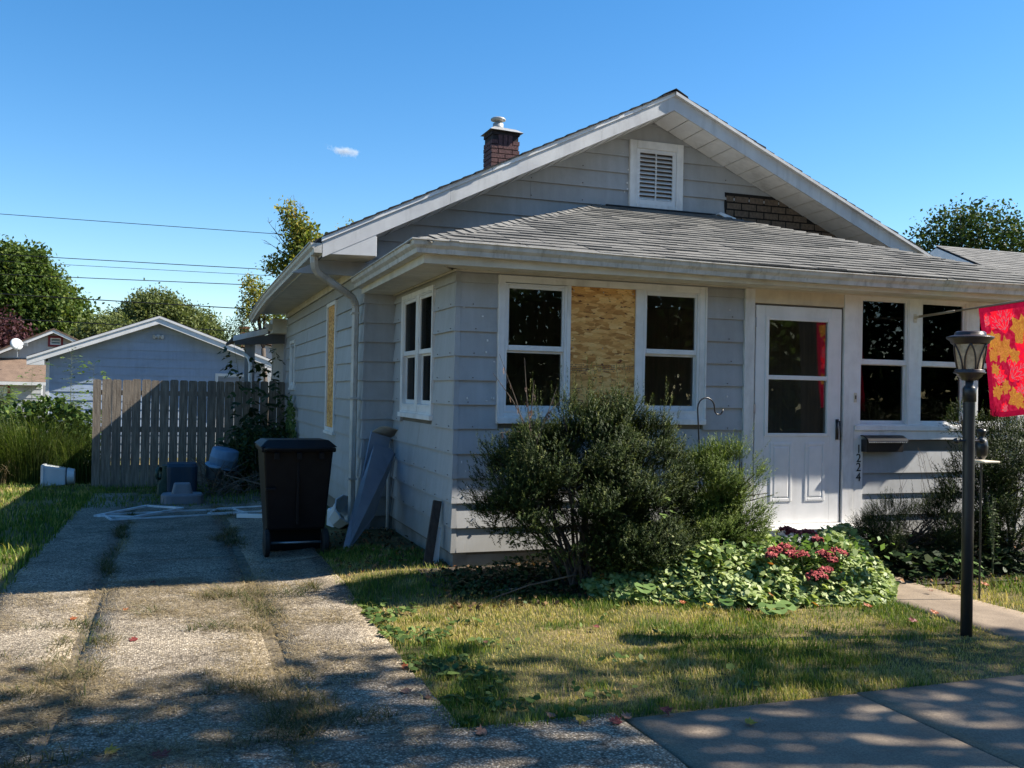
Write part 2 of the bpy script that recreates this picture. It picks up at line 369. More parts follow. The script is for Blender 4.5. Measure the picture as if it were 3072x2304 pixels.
def drive_mat():
    m, n, out = newmat('exposed_aggregate')
    v = n.nodes.new('ShaderNodeTexVoronoi'); v.inputs['Scale'].default_value = 85
    n.links.new(n.nodes.new('ShaderNodeTexCoord').outputs['Object'], v.inputs['Vector'])
    sx = n.nodes.new('ShaderNodeSeparateColor'); n.links.new(v.outputs['Color'], sx.inputs[0])
    peb = ramp(n, sx.outputs[0], [(0, (.17,.145,.115)), (.5, (.40,.35,.275)), (.85, (.56,.49,.39)), (1, (.72,.65,.54))])
    ed = ramp(n, v.outputs['Distance'], [(.25, (1,1,1)), (.6, (.45,.43,.4))])
    c_ = mixc(n, 1, peb, ed, 'MULTIPLY')
    blot = ramp(n, noise(n, 1.6, 8, rough=.7), [(.30, (.42,.39,.35)), (.5, (.85,.82,.78)), (.68, (1.12,1.08,1.02))])
    c_ = mixc(n, 1, c_, blot, 'MULTIPLY')
    tcd = n.nodes.new('ShaderNodeTexCoord').outputs['Object']; dn_ = noise(n, 2.5, 5, vec=tcd, out=1)
    vm2 = n.nodes.new('ShaderNodeMix'); vm2.data_type = 'RGBA'; vm2.blend_type = 'LINEAR_LIGHT'; vm2.inputs[0].default_value = .25; n.links.new(tcd, vm2.inputs[6]); n.links.new(dn_, vm2.inputs[7])
    ve = n.nodes.new('ShaderNodeTexVoronoi'); ve.feature = 'DISTANCE_TO_EDGE'; ve.inputs['Scale'].default_value = .75; n.links.new(vm2.outputs[2], ve.inputs['Vector'])
    crk = ramp(n, ve.outputs['Distance'], [(.002, (.45,.42,.38)), (.007, (1,1,1))]); c_ = mixc(n, 1, c_, crk, 'MULTIPLY')
    oil = ramp(n, noise(n, .9, 4), [(.58, (1,1,1)), (.72, (.5,.48,.46))]); c_ = mixc(n, 1, c_, oil, 'MULTIPLY')
    iv = n.nodes.new('ShaderNodeMath'); iv.operation = 'SUBTRACT'; iv.inputs[0].default_value = 1; n.links.new(v.outputs['Distance'], iv.inputs[1])
    principled(n, out, c_, .85, 0, bumpn(n, iv.outputs[0], .7, .008), .3); return m
def walk_mat():
    m, n, out = newmat('sidewalk_concrete')
    c_ = ramp(n, noise(n, 2.2, 9, rough=.7), [(.3, (.155,.118,.085)), (.7, (.29,.228,.165))])
    fine = ramp(n, noise(n, 110, 4, rough=.8), [(.35, (.62,.62,.62)), (.62, (1.2,1.2,1.2))])
    c_ = mixc(n, 1, c_, fine, 'MULTIPLY')
    br = noise(n, 60, 3, mapscale=(.1, 1, 1))
    pit = ramp(n, noise(n, 45, 2), [(.68, (1,1,1)), (.75, (.55,.53,.5))])
    c_ = mixc(n, 1, c_, pit, 'MULTIPLY')
    principled(n, out, c_, .85, 0, bumpn(n, br, .35, .004), .3); return m
M_DRIVE = drive_mat(); M_WALK = walk_mat()
def slab(name, x0, x1, y0, y1, mat, parent=None, lift=.012, jag=.02, seed=0, **kw):
    nx = max(2, int((x1-x0)/.15)); ny = max(2, int((y1-y0)/.15))
    gx = np.linspace(x0, x1, nx+1); gy = np.linspace(y0, y1, ny+1)
    X, Y, F = grid_xy(gx, gy)
    e0 = np.isclose(X, x0); e1 = np.isclose(X, x1); f0 = np.isclose(Y, y0); f1 = np.isclose(Y, y1)
    j = (vnoise(X*7+seed, Y*7, 3)-.5)*jag
    X = X + np.where(e0 | e1, j, 0); Y = Y + np.where(f0 | f1, j, 0)
    Z = g(X, Y) + lift
    top = np.stack([X, Y, Z], 1)
    # skirt
    nxp = nx+1; idx = np.arange(len(X)).reshape(ny+1, nxp)
    loop = list(idx[0]) + list(idx[1:, -1]) + list(idx[-1, :-1][::-1]) + list(idx[1:-1, 0][::-1])
    low = top[loop].copy(); low[:, 2] -= .08
    V = np.vstack([top, low]); nb = len(top); L = len(loop)
    SF = np.array([[loop[i], nb+i, nb+(i+1) % L, loop[(i+1) % L]] for i in range(L)])
    return np_mesh(name, V, np.vstack([F, SF]), mat, parent, **kw)
drive = slab('driveway', -3.34, -2.70, -2.56, 8.6, M_DRIVE, kind='structure', jag=.05, lift=.021)
slab('driveway_slab', -2.63, -1.62, -2.56, 1.43, M_DRIVE, drive, lift=0.023, seed=2)
slab('driveway_slab', -2.63, -1.62, 1.45, 6.4, M_DRIVE, drive, lift=0.020, seed=2, jag=.04)
slab('driveway_slab', -1.535, -.90, -2.56, 1.05, M_DRIVE, drive, lift=0.022, seed=4)
slab('driveway_slab', -1.535, -.90, 1.07, 6.4, M_DRIVE, drive, lift=0.020, seed=4, jag=.05)
slab('driveway_slab', -3.34, -2.69, -9, -2.58, M_DRIVE, drive, lift=0.019, seed=5)
slab('driveway_slab', -2.63, -1.60, -3.26, -2.575, M_DRIVE, drive, lift=0.021, seed=6)
slab('driveway_slab', -1.54, -.89, -3.34, -2.575, M_DRIVE, drive, lift=0.021, seed=7)
slab('driveway_slab', -2.66, -1.66, -9, -3.30, M_DRIVE, drive, lift=0.019, seed=8)
slab('driveway_slab', -1.64, -.12, -9, -3.37, M_DRIVE, drive, lift=0.019, seed=9)
slab('joint_soil', -3.3, -.93, -8.9, 8.4, simple('joint_dirt', (.19,.155,.11), (.07,.055,.038), 9, .95, .6, 60), kind='structure', lift=.017)
swk = slab('sidewalk', -.09, 1.238, -4.95, -3.45, M_WALK, kind='structure', lift=.014, jag=.012)
for k, (a, b) in enumerate(((1.256, 2.79), (2.808, 4.34), (4.358, 5.9), (5.92, 7.5), (7.52, 9.1))):
    slab('sidewalk_slab', a, b, -4.95, -3.43, M_WALK, swk, lift=.014, jag=.01, seed=k)
slab('front_path', 3.02, 3.74, -3.41, -.32, M_WALK, kind='structure', lift=.010, jag=.03)
st = slab('street', -60, 60, -14.5, -7.4, simple('asphalt_street', (.06,.06,.06), (.045,.045,.045), 3, .9, .3, 80), kind='structure', lift=.004, jag=0) if False else None
b = MB(); b.box((-80, -16.5, -.25), (80, -9.2, -.093)); b.build('street', simple('concrete_street', (.30,.28,.25), (.24,.22,.195), 3, .9, .3, 80), kind='structure')

# ================================================================ THE HOUSE
house = empty('bungalow_house', (3, 5, 0), 'pale grey lap-sided bungalow with enclosed front porch, boarded windows and grey shingled roof', 'house')
PKZ0 = 4.60; HW = 6.15; YG = 2.37; XM = -.32; YF = 10.0
class Fr:
    def __init__(s, O, U, V, Nn): s.O, s.U, s.V, s.N = Vector(O), Vector(U), Vector(V), Vector(Nn)
    def p(s, u, v, o=0): return s.O + s.U*u + s.V*v + s.N*o
FRONT = Fr((0,0,0), (1,0,0), (0,0,1), (0,-1,0))
PSIDE = Fr((0,0,0), (0,1,0), (0,0,1), (-1,0,0))
RECES = Fr((0,YG,0), (1,0,0), (0,0,1), (0,-1,0))
MSIDE = Fr((XM,0,0), (0,1,0), (0,0,1), (-1,0,0))
def wedge(fr, u0b, u1b, u0t, u1t, v0, v1, ob=.006, ot=-.020, back=-.023, wav=0):
    b = MB()
    p = fr.p
    b.hexa([p(u0b,v0,ob), p(u1b,v0,ob), p(u1b,v0,back), p(u0b,v0,back), p(u0t,v1,ot), p(u1t,v1,ot), p(u1t,v1,back), p(u0t,v1,back)])
    return b
def board(fr, u0, u1, v0, v1, name='siding_board', mat=None, par=None, **kw):
    du = 0; dv = random.uniform(-.003, .003); oo = random.uniform(.001, .008)
    if fr is FRONT or fr is RECES: pass
    return wedge(fr, u0, u1, u0, u1, v0+dv, v1+.008, oo).build(name, mat or M_SIDE, par or house, **kw)
def zr(k): return 2.159 - .2032*k
# front wall rows -1 .. 9 ; row k spans zr(k+1)..zr(k)
def run(fr, spans_of_row, rows, top=None, mat=None, par=None):
    for k in rows:
        if top == -99: pass
        z0, z1 = zr(k+1), zr(k)
        if top is not None and z1 > top: z1 = top
        if z1-z0 < .02: continue
        for a, b_ in spans_of_row(k, z0, z1):
            if b_-a > .6*3 and random.random() < .8:     # boards butt every 2-3 m
                m_ = a + (b_-a)*random.uniform(.35, .65)
                board(fr, a, m_-.002, z0, z1, mat=mat, par=par); board(fr, m_+.002, b_, z0, z1, mat=mat, par=par)
            else: board(fr, a, b_, z0, z1, mat=mat, par=par)
def front_spans(k, z0, z1):
    L = []
    mid = (z0+z1)/2
    if mid > 1.18:
        L += [(.045, .386), (2.346, 2.76)]
    else: L += [(.045, 2.76)]
    if mid < 1.0: L += [(4.105, HW)]
    return L
run(FRONT, front_spans, range(-1, 10))
for a_, b_ in ((.045,.372),(2.361,2.76)): board(FRONT, a_, b_, 2.362, 2.452)
board(FRONT, .045, 2.76, 2.439, 2.462)
for k in range(5, 6):
    pass
# short pieces beneath and beside window sill
def side_spans(k, z0, z1):
    mid = (z0+z1)/2
    return [(.02, .70), (1.955, YG)] if 1.17 < mid < 2.40 else [(.02, YG)]
run(PSIDE, side_spans, range(-2, 10), top=2.455)
run(RECES, lambda k, a, b_: [(XM+.005, .02)], range(-2, 10), top=2.8)
def main_spans(k, z0, z1):
    mid = (z0+z1)/2; L = [(YG+.01, 10.0)]
    def cut(L, a, b_):
        o = []
        for p, q in L:
            if b_ <= p or a >= q: o.append((p, q)); continue
            if a > p: o.append((p, a))
            if b_ < q: o.append((b_, q))
        return o
    if .93 < mid < 2.54: L = cut(L, 4.22, 4.96)
    if 1.47 < mid < 2.25: L = cut(L, 8.57, 9.27)
    return L
run(MSIDE, main_spans, range(-4, 10), top=2.80)
b = MB(); rn = random.Random(17)
for k in range(-1, 9):
    for u in np.arange(.15, 2.7, .41):
        if u < .36 or 2.37 < u < 2.74 or zr(k+1) < .9: fbox2 = (u+rn.uniform(-.03,.03), zr(k+1)+.022); b.box((fbox2[0]-.004,-.0145,fbox2[1]-.004),(fbox2[0]+.004,-.008,fbox2[1]+.004))
    for u in np.arange(.1, 2.3, .40):
        if u < .66 or u > 1.99 or zr(k+1) < .9: b.box((-.0145,u-.004,zr(k+1)+.018),(-.008,u+.004,zr(k+1)+.026))
for i in range(6):
    for u in np.arange(.9, 5.2, .62):
        z_ = 3.625+.195*i
        if z_+.03 < PKZ0-.47*abs(u-3.03) and not 2.65 < u < 3.5: b.box((u-.005,YG-.016,z_+.02),(u+.005,YG-.010,z_+.03))
b.build('nail_heads', simple('rusty_nail', (.09,.07,.06), None, 5, .8), house, kind='stuff')
b = MB()
for _ in range(26):
    u, z_ = rn.choice(((rn.uniform(2.62,2.72), rn.uniform(3.6,4.3)), (rn.uniform(.05,.35), rn.uniform(.3,2.2)), (rn.uniform(2.4,2.74), rn.uniform(.9,2.3)))); y_ = YG-.012 if z_ > 2.6 or u > 2.6 and z_ > 2.5 else -.013
    b.box((u,y_-.004,z_),(u+rn.uniform(.004,.016),y_+.004,z_+rn.uniform(.004,.02)))
b.build('paint_chips', M_TRIM, house, kind='stuff')
# metal corner caps on every course
for fr_u in (0,):
    for k in range(-2, 10):
        z0, z1 = zr(k+1), min(zr(k), 2.45)
        b = MB()
        b.hexa([(-.004,-.004,z0-.002), (.046,-.004,z0-.002), (.046,.02,z0-.002), (-.004,.05,z0-.002), (.008,.009,z1), (.046,.009,z1), (.046,.02,z1), (.008,.05,z1)])
        b.build('corner_cap', M_SIDE, house)
for k in range(-3, 10):
    z0, z1 = zr(k+1), zr(k); b = MB()
    b.hexa([(XM-.004,YG-.004,z0-.002), (XM+.03,YG-.004,z0-.002), (XM+.03,YG+.01,z0-.002), (XM-.004,YG+.04,z0-.002), (XM+.01,YG+.01,z1), (XM+.03,YG+.01,z1), (XM+.03,YG+.015,z1), (XM+.01,YG+.04,z1)])
    b.build('corner_cap', M_SIDE, house)
# gable wall boards, clipped by the roof line
PKX, PKZ, SL, SRR = 3.03, 4.64, .49, .445
def B(x): return PKZ - (SL*(PKX-x) if x < PKX else SRR*(x-PKX))
def xl(z): return PKX - (PKZ-z)/SL
def xr(z): return PKX + (PKZ-z)/SRR
zz = [4.20-.195*i for i in range(-3, 9)]
for i in range(len(zz)-1):
    z1, z0 = zz[i], zz[i+1]
    if z0 > PKZ: continue
    segs = [(None, None)]
    if 3.58 < (z0+z1)/2 < 4.40: segs = [(None, 2.735), (3.425, None)]
    for a, b_ in segs:
        a0 = xl(z0)-.02 if a is None else a; b0 = xr(z0)+.02 if b_ is None else b_
        a1 = min(max(a0, xl(min(z1, PKZ))-.03), PKX-.01); b1 = max(min(b0, xr(min(z1, PKZ))+.03), PKX+.01)
        if a is not None: a1 = a
        if b_ is not None: b1 = b_
        if z0 < 3.8 and b_ is None: b0 = b1 = 4.015       # boards missing: old brick sheet shows
        if b0 <= a0: continue
        seam = random.uniform(.3, .7)
        if b0-a0 > 1.6:
            m_ = a0+(b0-a0)*seam
            wedge(RECES, a0, m_-.001, a1, m_-.001, z0, min(z1, PKZ)+.006).build('siding_board', M_SIDE, house)
            wedge(RECES, m_+.001, b0, m_+.001, b1, z0, min(z1, PKZ)+.006).build('siding_board', M_SIDE, house)
        else:
            wedge(RECES, a0, b0, a1, b1, z0, min(z1, PKZ)+.006).build('siding_board', M_SIDE, house)
# faux brick sheet behind
b = MB(); b.prism([(4.0,YG-.002,3.0),(6.9,YG-.002,3.0),(6.9,YG-.002,2.95),(xr(3.9),YG-.002,3.9),(4.0,YG-.002,3.9)], (0,.01,0)); b.build('wall', M_FMORT, house)
row = 0; z = 3.02
while z < 3.83:
    x = 4.03 + (.105 if row % 2 else 0) - .21
    while x < 6.3:
        x0 = max(x, 4.02); x1 = x+.192
        if x1 > 4.05 and z+.04 < B((x0+x1)/2) + .02 and z > 2.6+.357*(2.8)-.0 - max(0, (x0-3.75)*.36) - .12:
            bb = MB(); o_ = random.uniform(.004, .009)
            bb.box((x0, YG-.003-o_, z), (x1, YG-.003, z+.068)); bb.build('brick', M_FBRICK, house)
        x += .21
    z += .086; row += 1
# wall backing with openings -> dark rooms behind
def wallgrid(fr, u0, u1, v0, v1, holes, o0, o1, name, mat):
    us = sorted({u0, u1, *[h[0] for h in holes], *[h[1] for h in holes]}); vs = sorted({v0, v1, *[h[2] for h in holes], *[h[3] for h in holes]})
    b = MB()
    for i in range(len(us)-1):
        for j in range(len(vs)-1):
            cu, cv = (us[i]+us[i+1])/2, (vs[j]+vs[j+1])/2
            if any(h[0] < cu < h[1] and h[2] < cv < h[3] for h in holes): continue
            p = fr.p
            b.hexa([p(us[i],vs[j],o0), p(us[i+1],vs[j],o0), p(us[i+1],vs[j],o1), p(us[i],vs[j],o1), p(us[i],vs[j+1],o0), p(us[i+1],vs[j+1],o0), p(us[i+1],vs[j+1],o1), p(us[i],vs[j+1],o1)])
    return b.build(name, mat, house)
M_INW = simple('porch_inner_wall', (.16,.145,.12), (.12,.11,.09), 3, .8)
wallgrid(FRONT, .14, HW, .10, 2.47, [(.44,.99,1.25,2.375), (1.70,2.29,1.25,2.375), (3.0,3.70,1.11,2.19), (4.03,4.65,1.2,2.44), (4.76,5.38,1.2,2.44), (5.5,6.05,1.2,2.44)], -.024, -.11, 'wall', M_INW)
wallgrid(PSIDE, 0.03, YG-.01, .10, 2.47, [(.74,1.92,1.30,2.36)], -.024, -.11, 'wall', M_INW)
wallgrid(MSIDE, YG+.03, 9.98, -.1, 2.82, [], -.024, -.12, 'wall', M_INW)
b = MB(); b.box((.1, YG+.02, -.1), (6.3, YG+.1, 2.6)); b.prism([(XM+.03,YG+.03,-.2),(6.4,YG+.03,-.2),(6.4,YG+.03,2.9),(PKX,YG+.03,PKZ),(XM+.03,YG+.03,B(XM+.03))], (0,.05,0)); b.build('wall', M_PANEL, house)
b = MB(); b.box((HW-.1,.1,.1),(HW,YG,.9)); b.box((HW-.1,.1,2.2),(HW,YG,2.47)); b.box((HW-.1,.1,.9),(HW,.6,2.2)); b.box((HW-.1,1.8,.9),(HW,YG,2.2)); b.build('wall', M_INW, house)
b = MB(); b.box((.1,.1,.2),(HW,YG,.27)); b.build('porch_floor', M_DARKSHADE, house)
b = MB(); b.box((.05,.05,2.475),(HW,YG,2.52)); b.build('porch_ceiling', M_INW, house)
b = MB(); b.box((XM+.13, 9.9, -.4), (6.4, 9.98, 2.8)); b.build('wall', M_SIDE, house)
b = MB(); b.box((6.38, YG+.1, -.4), (6.44, 9.98, 2.85)); b.build('wall', M_SIDE, house)
# foundation
b = MB(); b.box((.025,.025,-.4),(HW,YG,.126)); b.box((XM+.03,YG+.025,-.6),(6.4,9.95,.124)); b.build('foundation', M_CONC, house)

# ---- trim pieces and windows
def fbox(b, fr, u0, u1, v0, v1, o0, o1):
    p = fr.p
    b.hexa([p(u0,v0,o1), p(u1,v0,o1), p(u1,v0,o0), p(u0,v0,o0), p(u0,v1,o1), p(u1,v1,o1), p(u1,v1,o0), p(u0,v1,o0)])
def frame(fr, u0, u1, v0, v1, wl, wr, wb, wt, o0, o1):
    b = MB()
    fbox(b, fr, u0, u0+wl, v0, v1, o0, o1); fbox(b, fr, u1-wr, u1, v0, v1, o0, o1)
    fbox(b, fr, u0+wl, u1-wr, v1-wt, v1, o0, o1); fbox(b, fr, u0+wl, u1-wr, v0, v0+wb, o0, o1)
    return b
def pane(fr, u0, u1, v0, v1, o, par):
    b = MB(); fbox(b, fr, u0, u1, v0, v1, o-.004, o); return b.build('pane', M_GLASS2 if fr is PSIDE or fr is MSIDE else M_GLASS, par)
def dh_window(fr, u0, u1, v0, v1, mid, jamb=.034, rail=.05, par=house, lower_w=.0):
    w_ = frame(fr, u0, u1, v0, v1, .02, .02, .02, .012, -.07, .006).build('window', M_VINYL, par, bevel=.002)
    s1 = frame(fr, u0+.02, u1-.02, mid-.0, v1-.012, jamb-.02+.004, jamb-.02+.004, .044, .03, -.035, -.006).build('sash', M_VINYL, w_, bevel=.003)
    s2 = frame(fr, u0+.02, u1-.02, v0+.02, mid+.003, jamb-.02-.004, jamb-.02-.004, .04, .022, -.062, -.037).build('sash', M_VINYL, w_, bevel=.003)
    pane(fr, u0+jamb, u1-jamb, mid+.03, v1-.03, -.02, w_); pane(fr, u0+jamb-.006, u1-jamb+.006, v0+.04, mid, -.048, w_)
    return w_
# triple unit: outer casing
cs = frame(FRONT, .387, 2.345, 1.243, 2.425, .045, .055, .03, .045, -.02, .012)
fbox(cs, FRONT, .995, 1.032, 1.273, 2.38, -.02, .008); fbox(cs, FRONT, 1.652, 1.705, 1.273, 2.38, -.02, .008)
cs = cs.build('window_casing', M_TRIM, house, bevel=.003)
b = frame(FRONT, .372, 2.36, 1.23, 2.438, .016, .016, .01, .014, -.02, .022); b.build('edge_moulding', M_TRIM, cs, bevel=.003)
b = MB(); fbox(b, FRONT, .37, 2.362, 1.193, 1.243, -.02, .03); b.build('window_sill', M_TRIM, cs, bevel=.004)
dh_window(FRONT, .434, .994, 1.285, 2.374, 1.81)
dh_window(FRONT, 1.728, 2.290, 1.300, 2.380, 1.82)
b = MB(); fbox(b, FRONT, .432, .994, 1.272, 1.286, -.03, .004); fbox(b, FRONT, 1.706, 2.29, 1.272, 1.30, -.03, .004); fbox(b, FRONT, 1.706, 1.727, 1.30, 2.38, -.03, .004); b.build('window_filler', M_TRIM, cs)
b = MB(); fbox(b, FRONT, 1.034, 1.65, 1.275, 2.379, -.03, -.008); ob = b.build('boarded_panel', M_OSB, house, label='raw strand board closing the middle front window')
# printed stamp marks: rows of short dark dashes on the board
b = MB(); rr = random.Random(3)
for (ua, ub, va, rows_) in ((1.04,1.20,1.70,4), (1.25,1.46,1.70,4), (1.50,1.64,1.70,3), (1.06,1.13,1.495,3), (1.52,1.64,1.48,1)):
    for r_ in range(rows_):
        u = ua
        while u < ub:
            l = rr.uniform(.004, .014)
            if rr.random() < .8: fbox(b, FRONT, u, min(u+l, ub), va-r_*.016, va-r_*.016+.007, -.0085, -.0074)
            u += l+rr.uniform(.003, .008)
b.build('ink_stamp', simple('faded_ink', (.09,.07,.06), None, 8, .8), ob, kind='stuff')
b = MB()
for u in (1.06, 1.34, 1.625):
    for v in (2.34, 1.85, 1.42):
        fbox(b, FRONT, u-.004, u+.004, v-.004, v+.004, -.0085, -.0045)
b.build('screw_heads', M_STEEL, ob, kind='stuff')
# side window (two narrow double-hung lights)
cs = frame(PSIDE, .70, 1.955, 1.235, 2.405, .03, .03, .02, .045, -.02, .014).build('window_casing', M_TRIM, house, bevel=.003)
b = MB(); fbox(b, PSIDE, .685, 1.975, 1.19, 1.236, -.02, .032); b.build('window_sill', M_TRIM, cs, bevel=.004)
b = MB(); fbox(b, PSIDE, 1.27, 1.34, 1.255, 2.36, -.03, .008); fbox(b, PSIDE, .73, 1.27, 1.255, 1.305, -.03, .004); fbox(b, PSIDE, 1.34, 1.925, 1.255, 1.305, -.03, .004); b.build('window_filler', M_TRIM, cs)
dh_window(PSIDE, .73, 1.27, 1.305, 2.36, 1.80)
dh_window(PSIDE, 1.34, 1.925, 1.305, 2.36, 1.80)
# curtains inside
M_CURT = fabric('net_curtain', (.16,.155,.145), .3)
def curtain(fr, u0, u1, v0, v1, o, amp=.025, waves=7, name='curtain'):
    n_ = 60; vs = []; fs = []
    for i in range(n_+1):
        u = u0+(u1-u0)*i/n_; off = o+amp*math.sin(i/n_*waves*6.28)+amp*.4*math.sin(i*1.7)
        vs += [fr.p(u, v0, off), fr.p(u, v1, off)]
    for i in range(n_): fs.append((2*i, 2*i+2, 2*i+3, 2*i+1))
    b = MB(); b.add(vs, fs); return b.build(name, M_CURT, house, smooth=True)
curtain(PSIDE, .72, 1.25, 1.25, 2.4, -.17, waves=9); curtain(PSIDE, 1.38, 1.95, 1.25, 2.4, -.17, waves=8)
# side-wall slit windows
def slit(y0, y1, z0, z1, boarded):
    c_ = frame(MSIDE, y0, y1, z0, z1, .05, .06, .05, .05, -.03, .016).build('window_casing', M_TRIM, house, bevel=.003)
    b = MB(); fbox(b, MSIDE, y0-.01, y1+.01, z0-.035, z0, -.02, .03); b.build('window_sill', M_TRIM, c_)
    if boarded:
        b = MB(); fbox(b, MSIDE, y0+.05, y1-.06, z0+.05, z1-.05, -.06, -.006); b.build('boarded_panel', M_OSB, c_)
    else:
        frame(MSIDE, y0+.05, y1-.06, z0+.05, z1-.05, .06, .06, .04, .04, -.03, -.01).build('sash', M_VINYL, c_)
        pane(MSIDE, y0+.11, y1-.12, z0+.09, z1-.09, -.02, c_)
slit(4.22, 4.96, .92, 2.555, True); slit(8.57, 9.27, 1.46, 2.26, False)

# ---- door
b = MB(); fbox(b, FRONT, 2.762, 2.868, .05, 2.468, -.02, .014); fbox(b, FRONT, 3.866, 3.99, .06, 2.478, -.02, .014); b.build('door_casing', M_TRIM, house, bevel=.003)
b = MB(); fbox(b, FRONT, 2.87, 3.864, 2.325, 2.47, -.03, .006); b.build('door_head_board', M_CREAM, house, bevel=.003)
door = frame(FRONT, 2.887, 3.84, .272, 2.306, .10, .122, .82, .10, -.035, .004)
door = door.build('storm_door', M_VINYL, house, bevel=.003, label='white storm door with two dark panes')
frame(FRONT, 2.987, 3.718, 1.092, 2.207, .038, .038, .028, .033, -.02, .014).build('glazing_frame', M_VINYL, door, bevel=.004)
b = MB(); fbox(b, FRONT, 3.025, 3.68, 1.62, 1.66, -.02, .012); b.build('glazing_bar', M_VINYL, door, bevel=.004)
pane(FRONT, 3.02, 3.685, 1.11, 1.625, -.012, door); pane(FRONT, 3.02, 3.685, 1.65, 2.18, -.006, door)
for (a, c_) in ((3.055, 3.30), (3.44, 3.668)):
    bb = frame(FRONT, a, c_, .482, 1.03, .03, .03, .03, .03, -.0, .011); bb.build('moulded_panel', M_VINYL, door, bevel=.008)
    b = MB(); p = FRONT.p; u0, u1, v0, v1 = a+.05, c_-.05, .53, .985
    b.add([p(a+.032,.512,.0045),p(c_-.032,.512,.0045),p(c_-.032,1.0,.0045),p(a+.032,1.0,.0045),p(u0,v0,.011),p(u1,v0,.011),p(u1,v1,.011),p(u0,v1,.011)], [(4,5,6,7),(0,1,5,4),(1,2,6,5),(2,3,7,6),(3,0,4,7)])
    b.build('moulded_panel', M_VINYL, door)
b = MB(); fbox(b, FRONT, 3.785, 3.815, 1.06, 1.255, .004, .016); b.tube([FRONT.p(3.80,1.235,.016), FRONT.p(3.80,1.235,.05), FRONT.p(3.805,1.10,.055), FRONT.p(3.81,1.06,.045)], .009, 8); b.build('door_handle', M_BLACK, door, smooth=True)
b = MB()
for v in (.55, 1.3, 2.1): fbox(b, FRONT, 2.872, 2.888, v, v+.09, .0, .012)
b.build('hinge', M_STEEL, door)
b = MB(); fbox(b, FRONT, 2.86, 3.87, .248, .268, -.05, .05); b.build('threshold', M_TRIM, house, bevel=.003)
b = MB(); fbox(b, FRONT, 2.80, 4.06, .065, .236, -.02, .16); b.build('door_step', M_TRIM, house, bevel=.006)
b = MB(); fbox(b, FRONT, 2.78, 4.08, .236, .246, -.02, .175); b.build('step_tread', M_TRIM, house, bevel=.003)
b = MB(); fbox(b, FRONT, 2.85, 4.0, -.12, .064, -.02, .38); b.build('concrete_step', M_CONC, house, bevel=.01)

# ---- right hand porch windows
cs = MB()
fbox(cs, FRONT, 3.992, 4.06, 1.20, 2.482, -.02, .008); fbox(cs, FRONT, 4.641, 4.785, 1.20, 2.482, -.02, .008); fbox(cs, FRONT, 5.36, 5.51, 1.20, 2.482, -.02, .008)
fbox(cs, FRONT, 6.04, HW+.01, .1, 2.482, -.02, .012); fbox(cs, FRONT, 3.992, HW, 2.44, 2.4835, -.02, .006)
cs = cs.build('window_casing', M_TRIM, house, bevel=.003)
b = MB(); fbox(b, FRONT, 3.995, HW, 1.148, 1.20, -.02, .03); b.build('window_sill', M_TRIM, cs, bevel=.005)
b = MB(); fbox(b, FRONT, 3.995, HW, 1.06, 1.147, -.02, .012); b.build('sill_apron', M_TRIM, cs, bevel=.004)
b = MB(); fbox(b, FRONT, 3.993, 4.103, .06, 1.059, -.02, .010); b.build('corner_trim', M_TRIM, house, bevel=.003)
for a, c_ in ((4.06, 4.641), (4.785, 5.36), (5.51, 6.04)):
    w_ = frame(FRONT, a, c_, 1.20, 2.441, .012, .012, .015, .012, -.06, .002).build('window', M_VINYL, house)
    frame(FRONT, a+.012, c_-.012, 1.79, 2.43, .022, .022, .05, .026, -.03, -.008).build('sash', M_VINYL, w_, bevel=.003)
    frame(FRONT, a+.012, c_-.012, 1.215, 1.80, .018, .018, .03, .016, -.056, -.032).build('sash', M_VINYL, w_, bevel=.003)
    pane(FRONT, a+.03, c_-.03, 1.83, 2.41, -.018, w_); pane(FRONT, a+.026, c_-.026, 1.24, 1.79, -.044, w_)
b = MB(); fbox(b, FRONT, 3.985, 4.015, 1.42, 1.51, .014, .022); lk = b.build('doorbell', M_CREAM, house)
b = MB(); fbox(b, FRONT, 3.994, 4.004, 1.45, 1.485, .022, .027); b.build('bell_button', M_BLACK, lk)
# house number
def text_mesh(txt, size, depth=.002):
    cu = bpy.data.curves.new('numeral', 'FONT'); cu.body = txt; cu.size = size; cu.extrude = depth;  cu.align_x = 'CENTER'
    to = bpy.data.objects.new('numeral', cu); COL.objects.link(to)
    dg = bpy.context.evaluated_depsgraph_get(); me = bpy.data.meshes.new_from_object(to.evaluated_get(dg))
    bpy.data.objects.remove(to); return me
for d, zt in (('1', 1.013), ('2', .925), ('2', .838), ('4', .742)):
    me = text_mesh(d, .116); me.materials.clear(); me.materials.append(M_BLACK)
    o = bpy.data.objects.new('house_numeral', me); link(o, house)
    o.matrix_parent_inverse = Matrix.Translation(-house.location)
    o.rotation_euler = (R(90), 0, 0); o.location = (4.052, -.0135, zt-.080)

